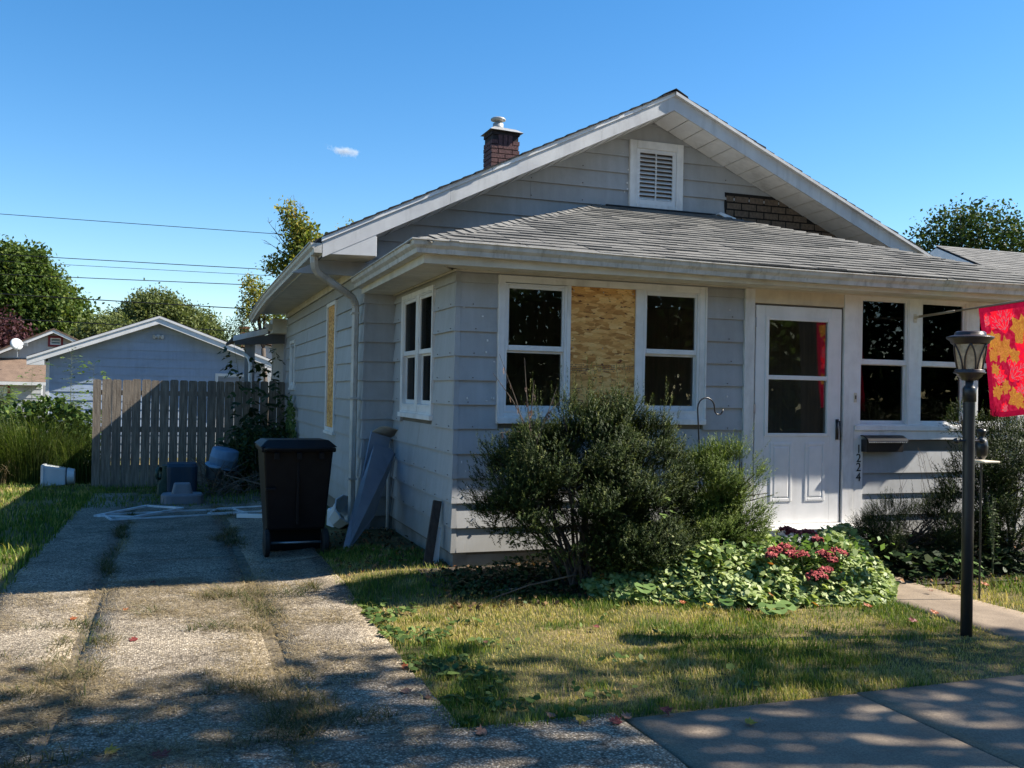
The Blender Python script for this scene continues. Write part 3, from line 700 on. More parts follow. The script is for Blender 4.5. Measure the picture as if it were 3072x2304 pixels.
# ---- porch eave: soffit panels, fascia, gutter
SO = .35; SZ = 2.46
x = -.33
while x < HW+.3:
    x1 = min(x+.2, HW+.35); b = MB(); y1 = -.03 if x > -.03 else x+.02
    if x > -.03 or True:
        ya = max(-.03, -9)
        b.box((x+.006, -SO, SZ), (x1-.006, -.024 if x >= -.02 else -SO+.02+max(0, -(x+SO)*0), SZ+.008)) if x >= -.02 else b.prism([(x+.004,-SO,SZ),(x1-.004,-SO,SZ),(x1-.004,min(x1,-.024),SZ),(x+.004,x,SZ)], (0,0,.008))
    b.build('soffit_panel', M_SOFF, house); x += .2
y = -.35
while y < YG:
    y1 = min(y+.2, YG); b = MB()
    if y < -.02: b.prism([(-SO,y+.004,SZ),(-SO,y1-.004,SZ),(min(y1,-.024),y1-.004,SZ),(y,y+.004,SZ)], (0,0,.0085))
    else: b.box((-SO, y+.006, SZ), (-.024, y1-.006, SZ+.008))
    b.build('soffit_panel', M_SOFF, house); y += .2
b = MB(); b.box((-SO,-SO,SZ+.012),(HW+.3,-.02,SZ+.02)); b.box((-SO,-.02,SZ+.012),(-.02,YG-.02,SZ+.02)); b.build('soffit_backing', M_DARKSHADE, house)
b = MB(); b.box((-SO-.012,-SO-.012,SZ-.012),(HW+.4,-SO,2.60)); b.box((-SO-.012,-SO,SZ-.012),(-SO,YG-.06,2.60)); b.build('fascia', M_SOFF, house)
b = MB(); b.box((-.024,-.016,2.448),(HW,-.0,2.462)); b.box((-.016,.0,2.448),(.0,YG-.02,2.462)); b.build('soffit_moulding', M_SOFF, house)
# K-style gutter extruded along a line; (outward vec, points)
GPROF = [(0,.0),(0,-.095),(.075,-.095),(.08,-.06),(.105,-.035),(.11,-.004),(.124,0),(.124,.009),(.100,.009),(.100,-.03),(.074,-.055),(.07,-.088),(.006,-.088),(.006,0)]
def gutter(pts, outs, mat=M_GUT, name='gutter', par=house, sc_=1.0, caps=True):
    n_ = len(GPROF); vs = []; fs = []
    for p, o_ in zip(pts, outs):
        p = Vector(p); o_ = Vector(o_)
        for a, z_ in GPROF: vs.append(p+o_*a*sc_+Vector((0,0,z_*sc_)))
    for i in range(len(pts)-1):
        for k in range(n_): fs.append((i*n_+k, i*n_+(k+1) % n_, (i+1)*n_+(k+1) % n_, (i+1)*n_+k))
    if caps: fs += [tuple(range(7)), tuple((len(pts)-1)*n_+k for k in range(7))]
    b = MB(); b.add(vs, fs); return b.build(name, mat, par)
gx = [-.362, .6, 1.4, 2.2, 3.0, 3.8, 4.4, 4.68, 5.6, 6.5]
gzv = [2.612, 2.605, 2.594, 2.583, 2.578, 2.578, 2.580, 2.582, 2.590, 2.60]
gut = gutter([(x_, -.362, z_) for x_, z_ in zip(gx, gzv)], [(-1,-1,0)] + [(0,-1,0)]*9, caps=False)
gutter([(-.362, -.362, 2.612), (-.362, 1.2, 2.606), (-.362, 2.31, 2.60)], [(-1,-1,0), (-1,0,0), (-1,0,0)])
for x_, z_ in ((-.15, 2.6135), (4.68, 2.5835)):
    gutter([(x_-.035, -.3635, z_+.001), (x_+.035, -.3635, z_+.001)], [(0,-1,0)]*2, name='gutter_joint', sc_=1.04)
b = MB()   # drip edge
b.box((-.44,-.47,2.607),(-.2,-.36,2.611)); b.build('drip_edge', M_FASC, house)

# ---- porch roof
PS = .357; pa = math.atan(PS); E0 = .43
def pz(y): return 2.600+PS*(y+E0)
b = MB()
zt = pz(YG); th = .03
b.add([(-E0,-E0,pz(-E0)),(HW+E0,-E0,pz(-E0)),(HW-YG,YG,zt),(YG,YG,zt),(-E0,YG,pz(-E0)),(HW+E0,YG,pz(-E0)),
       (-E0,-E0,pz(-E0)-th),(HW+E0,-E0,pz(-E0)-th),(HW+E0,YG,pz(-E0)-th),(-E0,YG,pz(-E0)-th)],
      [(0,1,2,3),(0,3,4),(1,5,2),(6,9,8,7),(0,6,7,1),(1,7,8,5),(0,4,9,6)])
b.build('porch_roof', M_SHD, house)
PF = Fr((0,-E0-.01,2.604), (1,0,0), (0,math.cos(pa),math.sin(pa)), (0,-math.sin(pa),math.cos(pa)))
tabs = []
EXP = .129; NC = 23
for r_ in range(NC):
    t0 = r_*EXP; t1 = t0+EXP+.012; off = (r_*.1525+.04*random.random()) % .305
    uL0 = -E0+t0*math.cos(pa)+.02; uR0 = HW+E0-t0*math.cos(pa)-.02
    u = uL0 - off
    while u < uR0:
        a, c_ = max(u, uL0), min(u+.298+random.uniform(-.003,.003), uR0)
        if c_-a > .03:
            a1 = max(a, -E0+t1*math.cos(pa)); c1 = min(c_, HW+E0-t1*math.cos(pa))
            if c1-a1 < .005: c1 = a1+.005
            tabs.append((a, c_, a1, c1, t0, t1))
        u += .305
tabs.sort(key=lambda q: -(q[1]-q[0])*(1/(1+.1*q[4]))*(2-q[0]*.05))
# visible ones first: those past X ~ 6.1 are outside the picture
tabs.sort(key=lambda q: q[0] > 5.9)
rest = MB()
for i, (a, c_, a1, c1, t0, t1) in enumerate(tabs):
    lift = random.uniform(.011, .019); sk = random.uniform(-.004, .004)
    w_ = wedge(PF, a, c_, a1, c1, t0+sk, t1, lift, .0035, 0)
    if i < 270: w_.build('shingle', M_SHING, house)
    else: rest.add(w_.v, w_.f)
rest.build('shingle', M_SHING, house, kind='stuff')
# hip caps
def hipcaps(p0, p1, side, n_):
    p0, p1 = Vector(p0), Vector(p1); d = (p1-p0)/n_; dn = d.normalized()
    perp = Vector((dn.y, -dn.x, 0)).normalized()
    for i in range(n_):
        a = p0+d*i; c_ = a+d*1.12; w_ = .105+random.uniform(-.006,.006); l0 = random.uniform(.016,.024)
        b = MB(); vs = []
        for q, l in ((a, l0), (c_, .008)):
            for s_, dz in ((-1, -.042), (0, 0), (1, -.042)):
                vs.append(q+perp*s_*w_+Vector((0,0,l+dz)))
        for q, l in ((a, l0), (c_, .008)):
            for s_, dz in ((-1, -.042), (0, 0), (1, -.042)):
                vs.append(q+perp*s_*w_+Vector((0,0,l+dz-.007)))
        b.add(vs, [(0,1,4,3),(1,2,5,4),(6,9,10,7),(7,10,11,8),(0,6,7,1),(1,7,8,2),(0,3,9,6),(2,8,11,5)])
        b.build('hip_cap_shingle', M_SHING, house)
hipcaps((-.42,-.42,2.618), (YG,YG,zt+.012), 1, 28)
hipcaps((HW+.42,-.42,2.618), (HW-YG,YG,zt+.012), 1, 28)
b = MB(); b.box((2.42,YG-.05,zt-.05),(3.85,YG-.024,zt+.02)); b.build('wall_flashing', M_SHD, house)

# ---- gable vent
vf = frame(RECES, 2.722, 3.418, 3.585, 4.40, .09, .09, .085, .09, -.01, .03).build('gable_vent', M_TRIM, house, bevel=.006)
frame(RECES, 2.812, 3.328, 3.67, 4.31, .045, .045, .05, .045, -.01, .016).build('vent_frame', M_VINYL, vf, bevel=.004)
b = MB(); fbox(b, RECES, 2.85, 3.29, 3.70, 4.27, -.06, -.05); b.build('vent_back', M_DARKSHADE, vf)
nsl = 11
for i in range(nsl):
    z0 = 3.722+i*(.54/nsl)
    b = MB(); p = RECES.p
    b.hexa([p(2.857,z0,.014), p(3.283,z0,.014), p(3.283,z0+.006,.014), p(2.857,z0+.006,.014), p(2.857,z0+.033,-.03), p(3.283,z0+.033,-.03), p(3.283,z0+.039,-.03), p(2.857,z0+.039,-.03)])
    b.build('louvre_slat', M_VINYL, vf)
b = MB(); fbox(b, RECES, 3.064, 3.076, 3.715, 4.265, -.01, .010); b.build('vent_mullion', M_VINYL, vf)

# ---- main roof: slabs, rake fascia, soffits
YR = 1.88
def quadslab(b, p, th):
    b.prism([Vector(q) for q in p], (0,0,-th))
b = MB()
XL0, XR0 = -.90, 7.05
b.prism([(XL0,YR+.022,B(XL0)+.205),(PKX,YR+.022,PKZ+.205),(PKX,YR+.022,PKZ+.10),(XL0,YR+.022,B(XL0)+.10)], (0,10.4-YR,0))
b.prism([(PKX,YR+.022,PKZ+.205),(XR0,YR+.022,B(XR0)+.205),(XR0,YR+.022,B(XR0)+.10),(PKX,YR+.022,PKZ+.10)], (0,10.4-YR,0))
b.build('roof', M_SHD, house)
# stepped shingle ends along both rakes and the ridge
b = MB()
for sgn in (-1, 1):
    L = (PKX-XL0) if sgn < 0 else (XR0-PKX); n_ = int(L/.127)
    for i in range(n_):
        xa = PKX+sgn*i*.127; xb = xa+sgn*.16
        za = B(xa)+.203; zb = B(xb)+.203
        j = random.uniform(-.012, .012)
        for (y0, y1) in ((YR-.035+j, YR+.8),):
            b.hexa([(xa,y0,za-.004),(xb,y0,zb-.003),(xb,y1,zb-.003),(xa,y1,za-.004),(xa,y0,za+.004),(xb,y0,zb+.017),(xb,y1,zb+.017),(xa,y1,za+.004)])
b.build('rake_shingles', M_SHD, house, kind='stuff')
b = MB()
for i in range(30):
    y0 = YR-.04+i*.28; b.prism([(PKX-.15,y0,PKZ+.16),(PKX,y0,PKZ+.236+random.uniform(0,.006)),(PKX+.15,y0,PKZ+.16),(PKX+.15,y0,PKZ+.152),(PKX,y0,PKZ+.23),(PKX-.15,y0,PKZ+.152)], (0,.285,0))
b.build('ridge_cap', M_SHD, house)
def rake(sgn, xa, xb, y, z0, z1, name, mat, th=.02, par=house):
    b = MB(); b.prism([(xa,y,B(xa)+z0),(xb,y,B(xb)+z0),(xb,y,B(xb)+z1),(xa,y,B(xa)+z1)], (0,th,0)); return b.build(name, mat, par)
# aluminium clad fascia in lengths
for xa, xb in ((-.83, .46), (.462, 2.15), (2.152, PKX)):
    rake(-1, xa, xb, YR, 0, .162, 'rake_fascia', M_FASC)
for xa, xb in ((PKX+.001, 4.6), (4.602, 7.0)):
    rake(1, xa, xb, YR, 0, .162, 'rake_fascia', M_FASC)
for xa, xb in ((-.84, .9), (.905, 2.62), (2.625, PKX+.0)):
    rake(-1, xa, xb, YR-.016, .158, .199, 'drip_edge', M_VINYL, .036)
for xa, xb in ((PKX, 5.0), (5.003, 7.02)):
    rake(1, xa, xb, YR-.045, .164, .199, 'drip_edge', M_FASC, .065)
# raked soffit panels
def rsoff(x0_, x1_):
    x = x0_
    while x < x1_-.01:
        e = min(x+.19, x1_); b = MB()
        b.hexa([(x+.007,YR+.02,B(x+.002)-.0),(e-.007,YR+.02,B(e-.002)),(e-.007,YG-.002,B(e-.002)-.012),(x+.007,YG-.002,B(x+.002)-.012),
                (x+.007,YR+.02,B(x+.002)+.008),(e-.007,YR+.02,B(e-.002)+.008),(e-.007,YG-.002,B(e-.002)-.004),(x+.007,YG-.002,B(x+.002)-.004)])
        b.build('soffit_panel', M_TRIM, house); x += .19
rsoff(-.3, PKX); rsoff(PKX, 6.95)
b = MB(); b.prism([(XL0+.08,YR+.03,B(XL0+.08)+.02),(PKX,YR+.03,PKZ+.02),(XR0-.1,YR+.03,B(XR0-.1)+.02),(XR0-.1,YR+.03,B(XR0-.1)+.06),(PKX,YR+.03,PKZ+.06),(XL0+.08,YR+.03,B(XL0+.08)+.06)], (0,.48,0)); b.build('soffit_backing', M_DARKSHADE, house)
# eave return box
b = MB(); b.prism([(-.80,YR+.004,2.785),(-.30,YR+.004,2.795),(-.30,YR+.004,B(-.30)+.02),(-.80,YR+.004,B(-.80)+.03)], (0,.02,0)); b.build('eave_return', M_FASC, house)
b = MB(); b.box((-.302,YR+.01,2.79),(-.292,YG,2.99)); b.build('eave_return', M_FASC, house)
y = YR+.02
while y < 10.2:
    b = MB(); b.box((-.82, y+.004, 2.787), (XM-.002 if y > YG-.1 else -.302, min(y+.2,10.2)-.004, 2.795)); b.build('soffit_panel', M_SOFF, house); y += .2
b = MB(); b.box((-.80,YR+.03,2.80),(XM,10.1,2.81)); b.build('soffit_backing', M_DARKSHADE, house)
b = MB(); b.box((XM-.02,YG+.02,2.70),(XM-.003,9.98,2.786)); b.build('soffit_moulding', M_SOFF, house)
b = MB(); b.box((-.835, YR+.02, 2.77), (-.822, 10.35, 2.94)); b.build('fascia', M_FASC, house)
gutter([(-.836, YR+.0, 2.885), (-.836, 4.5, 2.882), (-.836, 7.4, 2.865), (-.84, 9.0, 2.80), (-.845, 10.3, 2.72)], [(-1,0,0)]*5)
b = MB(); b.bar((-.84,YR+.03,2.80),(-.94,YR+.03,2.885),.004,.012); b.build('gutter_hanger', M_GUT, house)
# downspout: rectangular corrugated pipe with elbows
b = MB(); b.tube([(-.875,2.16,2.80),(-.875,2.16,2.73),(-.865,2.18,2.68),(-.83,2.22,2.635),(-.50,2.44,2.47),(-.43,2.48,2.43),(-.392,2.50,2.37),(-.385,2.50,2.30),(-.385,2.53,.02)], [.042,.042,.043,.042,.038,.038,.04,.038,.038], 6)
ds = b.build('downspout', M_GUT, house)
b = MB()
for z_ in (2.25, 1.35, .5): b.box((-.43,2.46,z_),(-.345,2.575,z_+.02))
b.build('pipe_strap', M_GUT, ds)
b = MB()
for t in (.0,.2,.4,.6,.8,1.):
    q = Vector((-.43,2.48,2.43)).lerp(Vector((-.388,2.50,2.33)), t); b.lathe([(.044,-.004),(.047,0),(.044,.004)], q, 8, (.2,.1,-1))
b.build('pipe_elbow', M_GUT, ds)

b = MB(); b.tube([(-.045,2.30,-.06),(-.045,2.30,.62),(-.04,2.31,.95)], .016, 8); b.build('drain_pipe', M_TRIM, house, smooth=True)
# ---- chimney
ch = MB(); ch.box((2.075,5.515,4.2),(2.47,5.885,5.20)); ch = ch.build('chimney', M_MORTAR, house)
for r_ in range(15):
    z0 = 4.24+r_*.0675
    if z0 < 5.08:
        soldier = z0 > 4.985
        x = 2.06 + (0 if r_ % 2 else -.105); 
        while x < 2.485:
            a, c_ = max(x, 2.06), min(x+.2, 2.487)
            if soldier and 2.16 < (a+c_)/2 < 2.39: x += .2125; continue
            if soldier: a, c_ = (2.06, 2.155) if x < 2.2 else (2.39, 2.487)
            if c_-a > .03:
                b = MB(); b.box((a, 5.503+random.uniform(-.003,.003), z0), (c_-.0, 5.60, z0+.056)); b.build('brick', M_BRICK, ch)
            x += .2125
        y = 5.60+(0 if r_ % 2 else -.09)
        while y < 5.9:
            a, c_ = max(y, 5.602), min(y+.2, 5.9)
            if c_-a > .03:
                b = MB(); b.box((2.06+random.uniform(-.003,.003), a, z0), (2.15, c_, z0+.056)); b.build('brick', M_BRICK, ch)
            y += .2125
for k in range(3):
    b = MB(); b.box((2.163+k*.075, 5.502, 4.985), (2.163+k*.075+.062, 5.6, 5.185)); b.build('brick', M_BRICK, ch)
b = MB(); b.box((2.06,5.50,5.185),(2.487,5.9,5.235)); b.build('chimney_crown', M_MORTAR, ch)
b = MB(); b.add([(2.02,5.45,5.245),(2.53,5.45,5.225),(2.53,5.95,5.24),(2.02,5.95,5.25),(2.1,5.52,5.30),(2.44,5.53,5.285),(2.44,5.88,5.29),(2.1,5.88,5.305)], [(0,1,5,4),(1,2,6,5),(2,3,7,6),(3,0,4,7),(4,5,6,7),(3,2,1,0)]); b.build('chimney_cap', M_CAPMETAL, ch)
b = MB(); b.lathe([(.078,5.27),(.078,5.385),(.055,5.387),(.055,5.43)], (2.21,5.68,0), 18); b.build('flue_pipe', M_CAPMETAL, ch, smooth=True)
b = MB(); b.lathe([(.045,5.415),(.108,5.432),(.112,5.452),(.09,5.470),(.02,5.482)], (2.21,5.68,0), 20); b.build('flue_cap', M_CAPMETAL, ch, smooth=True)

# ---- rear side porch roof and post
b = MB(); b.prism([(-1.20,10.5,2.33),(-.30,10.5,2.62),(-.30,10.5,2.68),(-1.20,10.5,2.385)], (0,3.2,0)); b.build('rear_porch_roof', M_SHD, house)
b = MB(); b.prism([(-1.215,10.46,2.29),(-.60,10.46,2.45),(-.60,10.46,2.55),(-1.215,10.46,2.39)], (0,.035,0)); b.build('rake_fascia', M_TRIM, house)
b = MB(); b.prism([(-1.19,10.43,2.22),(-.30,10.43,2.27),(-.30,10.43,2.50),(-1.19,10.43,2.285)], (0,.035,0)); b.build('porch_beam', simple('dark_beam', (.10,.095,.09), None, 6, .8), house)
gutter([(-.55,10.05,2.60),(-.55,10.6,2.60)], [(-1,0,0)]*2); b = MB(); b.box((-.56,10.02,2.44),(-.31,10.5,2.70)); b.build('fascia', M_SOFF, house)
b = MB(); b.box((-1.0,10.6,-.3),(-.90,10.7,2.30)); b.box((-.898,10.59,-.3),(-.82,10.71,2.31)); b.build('porch_post', simple('grey_post_paint', (.27,.27,.27), None, 5, .7), house)
b = MB(); b.tube([(-1.20,10.7,2.16),(-1.02,10.65,2.08),(-.93,10.55,1.99),(-.90,10.52,1.88),(-.90,10.52,-.2)], .035, 6); b.build('downspout', M_VINYL, house)
b = MB(); b.box((-.30,10.6,-.3),(-.2,13,2.6)); b.build('wall', M_SIDE, house)

# ================================================================ things at the front
# mailbox
mb = empty('wall_mailbox', (4.3,-.02,1.0), 'black metal wall mailbox with scalloped flap beside the house number', 'mailbox')
b = MB(); b.box((4.078,-.095,.945),(4.508,-.013,1.065)); b.build('box', M_BLACK, mb, bevel=.004)
M_MBOX = simple('sunlit_scallop_grey', (.45,.45,.44), (.25,.25,.25), 25, .5, dirt=(.05,.05,.05), dscale=20, dmap=(1,1,1), damount=.6)  # pale grey paints sunlight on the black box's scallop, with dark mottling
b = MB(); b.box((4.085,-.102,.948),(4.503,-.096,1.03)); b.build('front_plate', M_BLACK, mb)
b = MB(); p = lambda x_, y_, z_: (x_, y_, z_)
b.prism([(4.07,-.013,1.105),(4.07,-.06,1.102),(4.07,-.125,1.068),(4.07,-.13,1.052),(4.07,-.124,1.052),(4.07,-.118,1.062),(4.07,-.056,1.094),(4.07,-.013,1.096)], (.47,0,0)); b.build('lid', M_BLACK, mb)
b = MB()
for i in range(18):
    x0 = 4.075+i*.0255
    b.prism([(x0,-.128,1.054),(x0+.024,-.128,1.054),(x0+.018,-.1275,1.036),(x0+.006,-.1275,1.036)], (0,.004,0))
b.build('scalloped_edge', M_MBOX, mb)
# shepherd hook
b = MB()
pts = [(1.965,-.62,-.1),(1.955,-.62,.9),(1.925,-.62,1.34)]
for a in range(0, 181, 20): pts.append((2.005-.08*math.cos(R(a)), -.62, 1.355+.085*math.sin(R(a))))
for a in range(0, 181, 30): pts.append((2.125-.04*math.cos(R(a)), -.62, 1.345-.045*math.sin(R(a))))
b.tube(pts, .0065, 8); tag(b.build('shepherd_hook', M_BLACK, None, smooth=True), 'thin twisted metal shepherd hook standing between the yew bushes', 'garden hook')
# scrap piece on the porch roof
b = MB(); b.prism([(3.83,2.22,3.60),(3.98,2.20,3.535),(4.06,2.20,3.53),(4.05,2.20,3.565),(3.95,2.22,3.60),(3.87,2.24,3.628)], (0,.07,.0)); tag(b.build('metal_scrap', M_TRIM), 'short white scrap of gutter lying on the porch roof by the gable wall', 'scrap')

# lamp post
LX, LY = 2.845, -2.61
lp = empty('lamp_post', (LX, LY, -.1), 'dark metal garden lamp post with tapered glass lantern on the front lawn', 'lamp post')
LX -= .04
b = MB(); b.tube([(LX,LY,-.25),(LX,LY,.7),(LX-.003,LY,1.46),(LX-.003,LY,1.535)], .0375, 20); b.build('post', M_POST, lp, smooth=True)
b = MB(); b.lathe([(.043,1.45),(.043,1.535),(.038,1.545),(.026,1.56),(.026,1.595)], (LX-.003,LY,0), 20); b.build('collar', M_POST, lp, smooth=True)
b = MB(); b.lathe([(.026,1.588),(.05,1.595),(.075,1.618),(.082,1.632),(.098,1.638),(.10,1.645),(.09,1.65),(.094,1.658),(.084,1.664),(.0,1.664)], (LX-.003,LY,0), 28); bowl = b.build('lantern_bowl', M_BRONZE, lp, smooth=True)
b = MB()
for k in range(16):
    a = 2*math.pi*k/16; b.bar((LX+.045*math.cos(a),LY+.045*math.sin(a),1.592),(LX+.079*math.cos(a),LY+.079*math.sin(a),1.630),.004,.006)
b.build('bowl_rib', M_BRONZE, bowl, kind='stuff')
b = MB(); b.lathe([(.071,1.664),(.080,1.72),(.092,1.79),(.103,1.832)], (LX-.003,LY,0), 28, caps=False); b.build('glass_shade', M_LAMPG, lp, smooth=True)
b = MB()
for k in range(6):
    a0 = 2*math.pi*(k/6)+.3
    for s_ in (-1, 1):
        pts = []
        for t in np.linspace(0, 1, 9):
            rr_ = .075+.033*t; ang = a0+s_*(.10+.42*t**2.2); z_ = 1.664+.168*t
            pts.append((LX-.003+rr_*math.cos(ang), LY+rr_*math.sin(ang), z_))
        b.tube(pts, .0055, 6)
b.build('lantern_strap', M_BRONZE, lp, smooth=True)
b = MB(); b.lathe([(.106,1.828),(.118,1.838),(.122,1.852),(.142,1.866),(.146,1.873),(.144,1.879),(.12,1.886),(.098,1.888),(.096,1.905),(.085,1.915),(.0,1.916)], (LX-.003,LY,0), 32); b.build('lantern_cap', M_BRONZE, lp, smooth=True)
b = MB(); b.tube([(LX-.10,LY-.0,1.192),(LX+.10,LY,1.19)], .007, 8); cb = b.build('ladder_rest', M_POST, lp, smooth=True)
for s_ in (-1, 1):
    b = MB(); b.lathe([(.004,-.02),(.016,-.012),(.02,0),(.016,.012),(.004,.02)], (LX+s_*.108,LY,1.191), 12, (1,0,0)); b.build('ball_end', M_POST, cb, smooth=True)
# bird feeder behind the post
bf = empty('bird_feeder', (3.79,-1.75,-.1), 'dark bottle-shaped bird feeder with pale dish, half hidden behind the lamp post', 'bird feeder')
b = MB(); b.lathe([(.02,1.0),(.045,1.03),(.05,1.10),(.042,1.15),(.02,1.165),(.022,1.19),(.04,1.215),(.03,1.235),(.0,1.24)], (3.79,-1.75,0), 18); b.build('bottle', M_BLACK, bf, smooth=True)
b = MB(); b.box((3.74,-1.83,.975),(3.90,-1.67,.99)); b.build('dish', M_CREAM, bf, bevel=.005)
b = MB(); b.tube([(3.79,-1.75,-.12),(3.79,-1.75,.975)], .008, 8); b.build('stake', M_BLACK, bf)

# flag with bracket
M_RFLAG = fabric('red_flag_cloth', (.27,.005,.024), .36, (.38,.012,.045))
M_DFLAG = fabric('crimson_hem', (.22,.004,.025), .45)
M_YL = fabric('printed_gold_leaf', (.48,.22,.035), .33, (.34,.12,.025)); M_OL = fabric('printed_brown_leaf', (.28,.10,.02), .4, (.42,.16,.04)); M_RL = fabric('printed_red_leaf', (.60,.010,.02), .5, (.48,.006,.03)); M_PK = fabric('printed_pink_vein', (.50,.11,.14), .36)
fl = empty('garden_flag', (4.71,0,2.2), 'red autumn leaf flag hanging from a pole bracketed between the right porch windows', 'flag')
b = MB(); fbox(b, FRONT, 4.69, 4.725, 2.215, 2.30, .008, .014); b.tube([(4.708,-.012,2.262),(4.708,-.07,2.275)], .014, 8); b.build('bracket', M_CREAM, fl)
P0 = Vector((4.708,-.06,2.27)); PD = Vector((.0,-.996,.045)).normalized()
b = MB(); b.tube([P0, P0+PD*.45], .012, 10); b.tube([P0+PD*.45, P0+PD*1.75], .0085, 10); b.build('flag_pole', simple('pole_wood', (.30,.24,.16), None, 8, .5), fl, smooth=True)
def flagpt(u, v, off=0):
    # u along the pole 0..1 (.74 m), v down 0..1 (1.0 m)
    p = P0+PD*(.735+.72*u)
    wv = .018*math.sin(u*9+v*2)*v + .02*math.sin(u*5+1)*v
    sway = .13*v**1.6 + .04*math.sin(v*3.2)*(1-u)
    n_ = Vector((-1,0,0))
    return p + Vector((sway+wv, -.02*v*u, -.985*v - .01*math.sin(u*7)*v)) + n_*off
def flagpatch(poly, off, name, mat, par, div=0):
    b = MB(); vs = [flagpt(u, v, off) for u, v in poly] + [flagpt(u, v, off-.0) for u, v in poly]
    cx = sum(p[0] for p in poly)/len(poly); cyy = sum(p[1] for p in poly)/len(poly)
    vs = [flagpt(u, v, off) for u, v in poly]; rings = [vs]
    mid = [flagpt(cx+(u-cx)*.5, cyy+(v-cyy)*.5, off+.0003) for u, v in poly]; c_ = flagpt(cx, cyy, off+.0005); n_ = len(poly)
    b.add(vs+mid+[c_], [(i, (i+1) % n_, n_+(i+1) % n_, n_+i) for i in range(n_)] + [(n_+i, n_+(i+1) % n_, 2*n_) for i in range(n_)])
    return b.build(name, mat, par)
def cloth(u0, u1, v0, v1, off, name, mat, n_=24):
    b = MB(); vs = []
    for j in range(n_+1):
        for i in range(n_+1): vs.append(flagpt(u0+(u1-u0)*i/n_, v0+(v1-v0)*j/n_, off))
    b.add(vs, [(j*(n_+1)+i, j*(n_+1)+i+1, (j+1)*(n_+1)+i+1, (j+1)*(n_+1)+i) for j in range(n_) for i in range(n_)])
    return b.build(name, mat, fl, smooth=True)
rf = random.Random(11)
def mleaf(cx, cyy, s_, ang):
    pts = []
    prof = [(0,1.0),(.12,.62),(.42,.72),(.36,.45),(.75,.40),(.55,.16),(.62,-.05),(.30,-.08),(.12,-.35),(.04,-.42)]
    full = prof + [(-x_, y_) for x_, y_ in prof[::-1]][:-1]
    for x_, y_ in full:
        X_, Y_ = x_*math.cos(ang)-y_*math.sin(ang), x_*math.sin(ang)+y_*math.cos(ang)
        pts.append((min(.99, max(.01, cx+X_*s_*1.35)), min(.99, max(.01, cyy-Y_*s_))))
    return pts
leaves = [(.35,.16,.22,.3,M_RL),(.62,.30,.20,-.6,M_YL),(.22,.30,.13,2.2,M_YL),(.38,.42,.15,1.2,M_OL),(.70,.55,.25,.1,M_RL),(.15,.46,.10,.5,M_OL),(.50,.62,.22,-.9,M_RL),(.20,.66,.12,-.3,M_RL),(.16,.80,.10,.2,M_YL),(.42,.86,.13,-1.1,M_YL),(.72,.84,.14,.8,M_OL),(.62,.93,.08,1.6,M_YL),(.86,.14,.13,.4,M_OL),(.10,.14,.09,1.0,M_RL),(.52,.46,.09,2.0,M_YL),(.12,.58,.08,-1,M_OL),(.34,.74,.09,1.4,M_OL),(.84,.40,.13,1.2,M_RL),(.56,.78,.10,.2,M_RL),(.28,.93,.07,.9,M_RL),(.90,.70,.10,-.7,M_YL)]
NF = 150
ug, vg = np.meshgrid((np.arange(NF)+.5)/NF, (np.arange(NF)+.5)/NF); ug = ug.ravel(); vg = vg.ravel(); mid_ = np.zeros(NF*NF, np.int32)
def inpoly(u, v, poly):
    ins = np.zeros(len(u), bool); n_ = len(poly)
    for i in range(n_):
        x0, y0 = poly[i]; x1, y1 = poly[(i+1) % n_]
        c_ = ((y0 > v) != (y1 > v)) & (u < (x1-x0)*(v-y0)/(y1-y0+1e-12)+x0); ins ^= c_
    return ins
def nearseg(u, v, p, q, w_):
    dx, dy = q[0]-p[0], q[1]-p[1]; t = np.clip(((u-p[0])*dx+(v-p[1])*dy)/(dx*dx+dy*dy+1e-9), 0, 1)
    return np.hypot(u-p[0]-t*dx, (v-p[1]-t*dy)*1.35) < w_
mats_ = [M_RFLAG, M_DFLAG, M_YL, M_OL, M_RL, M_PK]
for (a, c_, s_, an, mt) in leaves:
    ins = inpoly(ug, vg, mleaf(a, c_, s_*1.15, an)); mid_[ins] = mats_.index(mt)
    for q in (-1.1, -.6, 0, .6, 1.1):
        def XY(X_, Y_):
            return (a+(X_*math.cos(an)-Y_*math.sin(an))*s_*1.5, c_-(X_*math.sin(an)+Y_*math.cos(an))*s_*1.1)
        segs = [(XY(0,-.3), XY(.75*math.sin(q), .85*math.cos(q)-.3))]
        for t in (.35, .6):
            for s2 in (-.6, .6): segs.append((XY(t*.75*math.sin(q), t*.85*math.cos(q)-.3), XY(t*.75*math.sin(q)+.2*math.sin(q+s2), t*.85*math.cos(q)-.3+.22*math.cos(q+s2))))
        for p_, q_ in segs:
            nr2 = nearseg(ug, vg, p_, q_, .0042) & ins; mid_[nr2] = 5 if mt is M_RL else 3 if mt is M_YL else 2
mid_[(vg < .055) | (vg > .955) | (ug < .065) | (ug > .94)] = 1
vs = [flagpt(i/NF, j/NF) for j in range(NF+1) for i in range(NF+1)]
fsn = [(j*(NF+1)+i, j*(NF+1)+i+1, (j+1)*(NF+1)+i+1, (j+1)*(NF+1)+i) for j in range(NF) for i in range(NF)]
b = MB(); b.add(vs, fsn); flc = b.build('cloth', M_RFLAG, fl, smooth=True)
for m_ in mats_[1:]: flc.data.materials.append(m_)
flc.data.polygons.foreach_set('material_index', mid_)

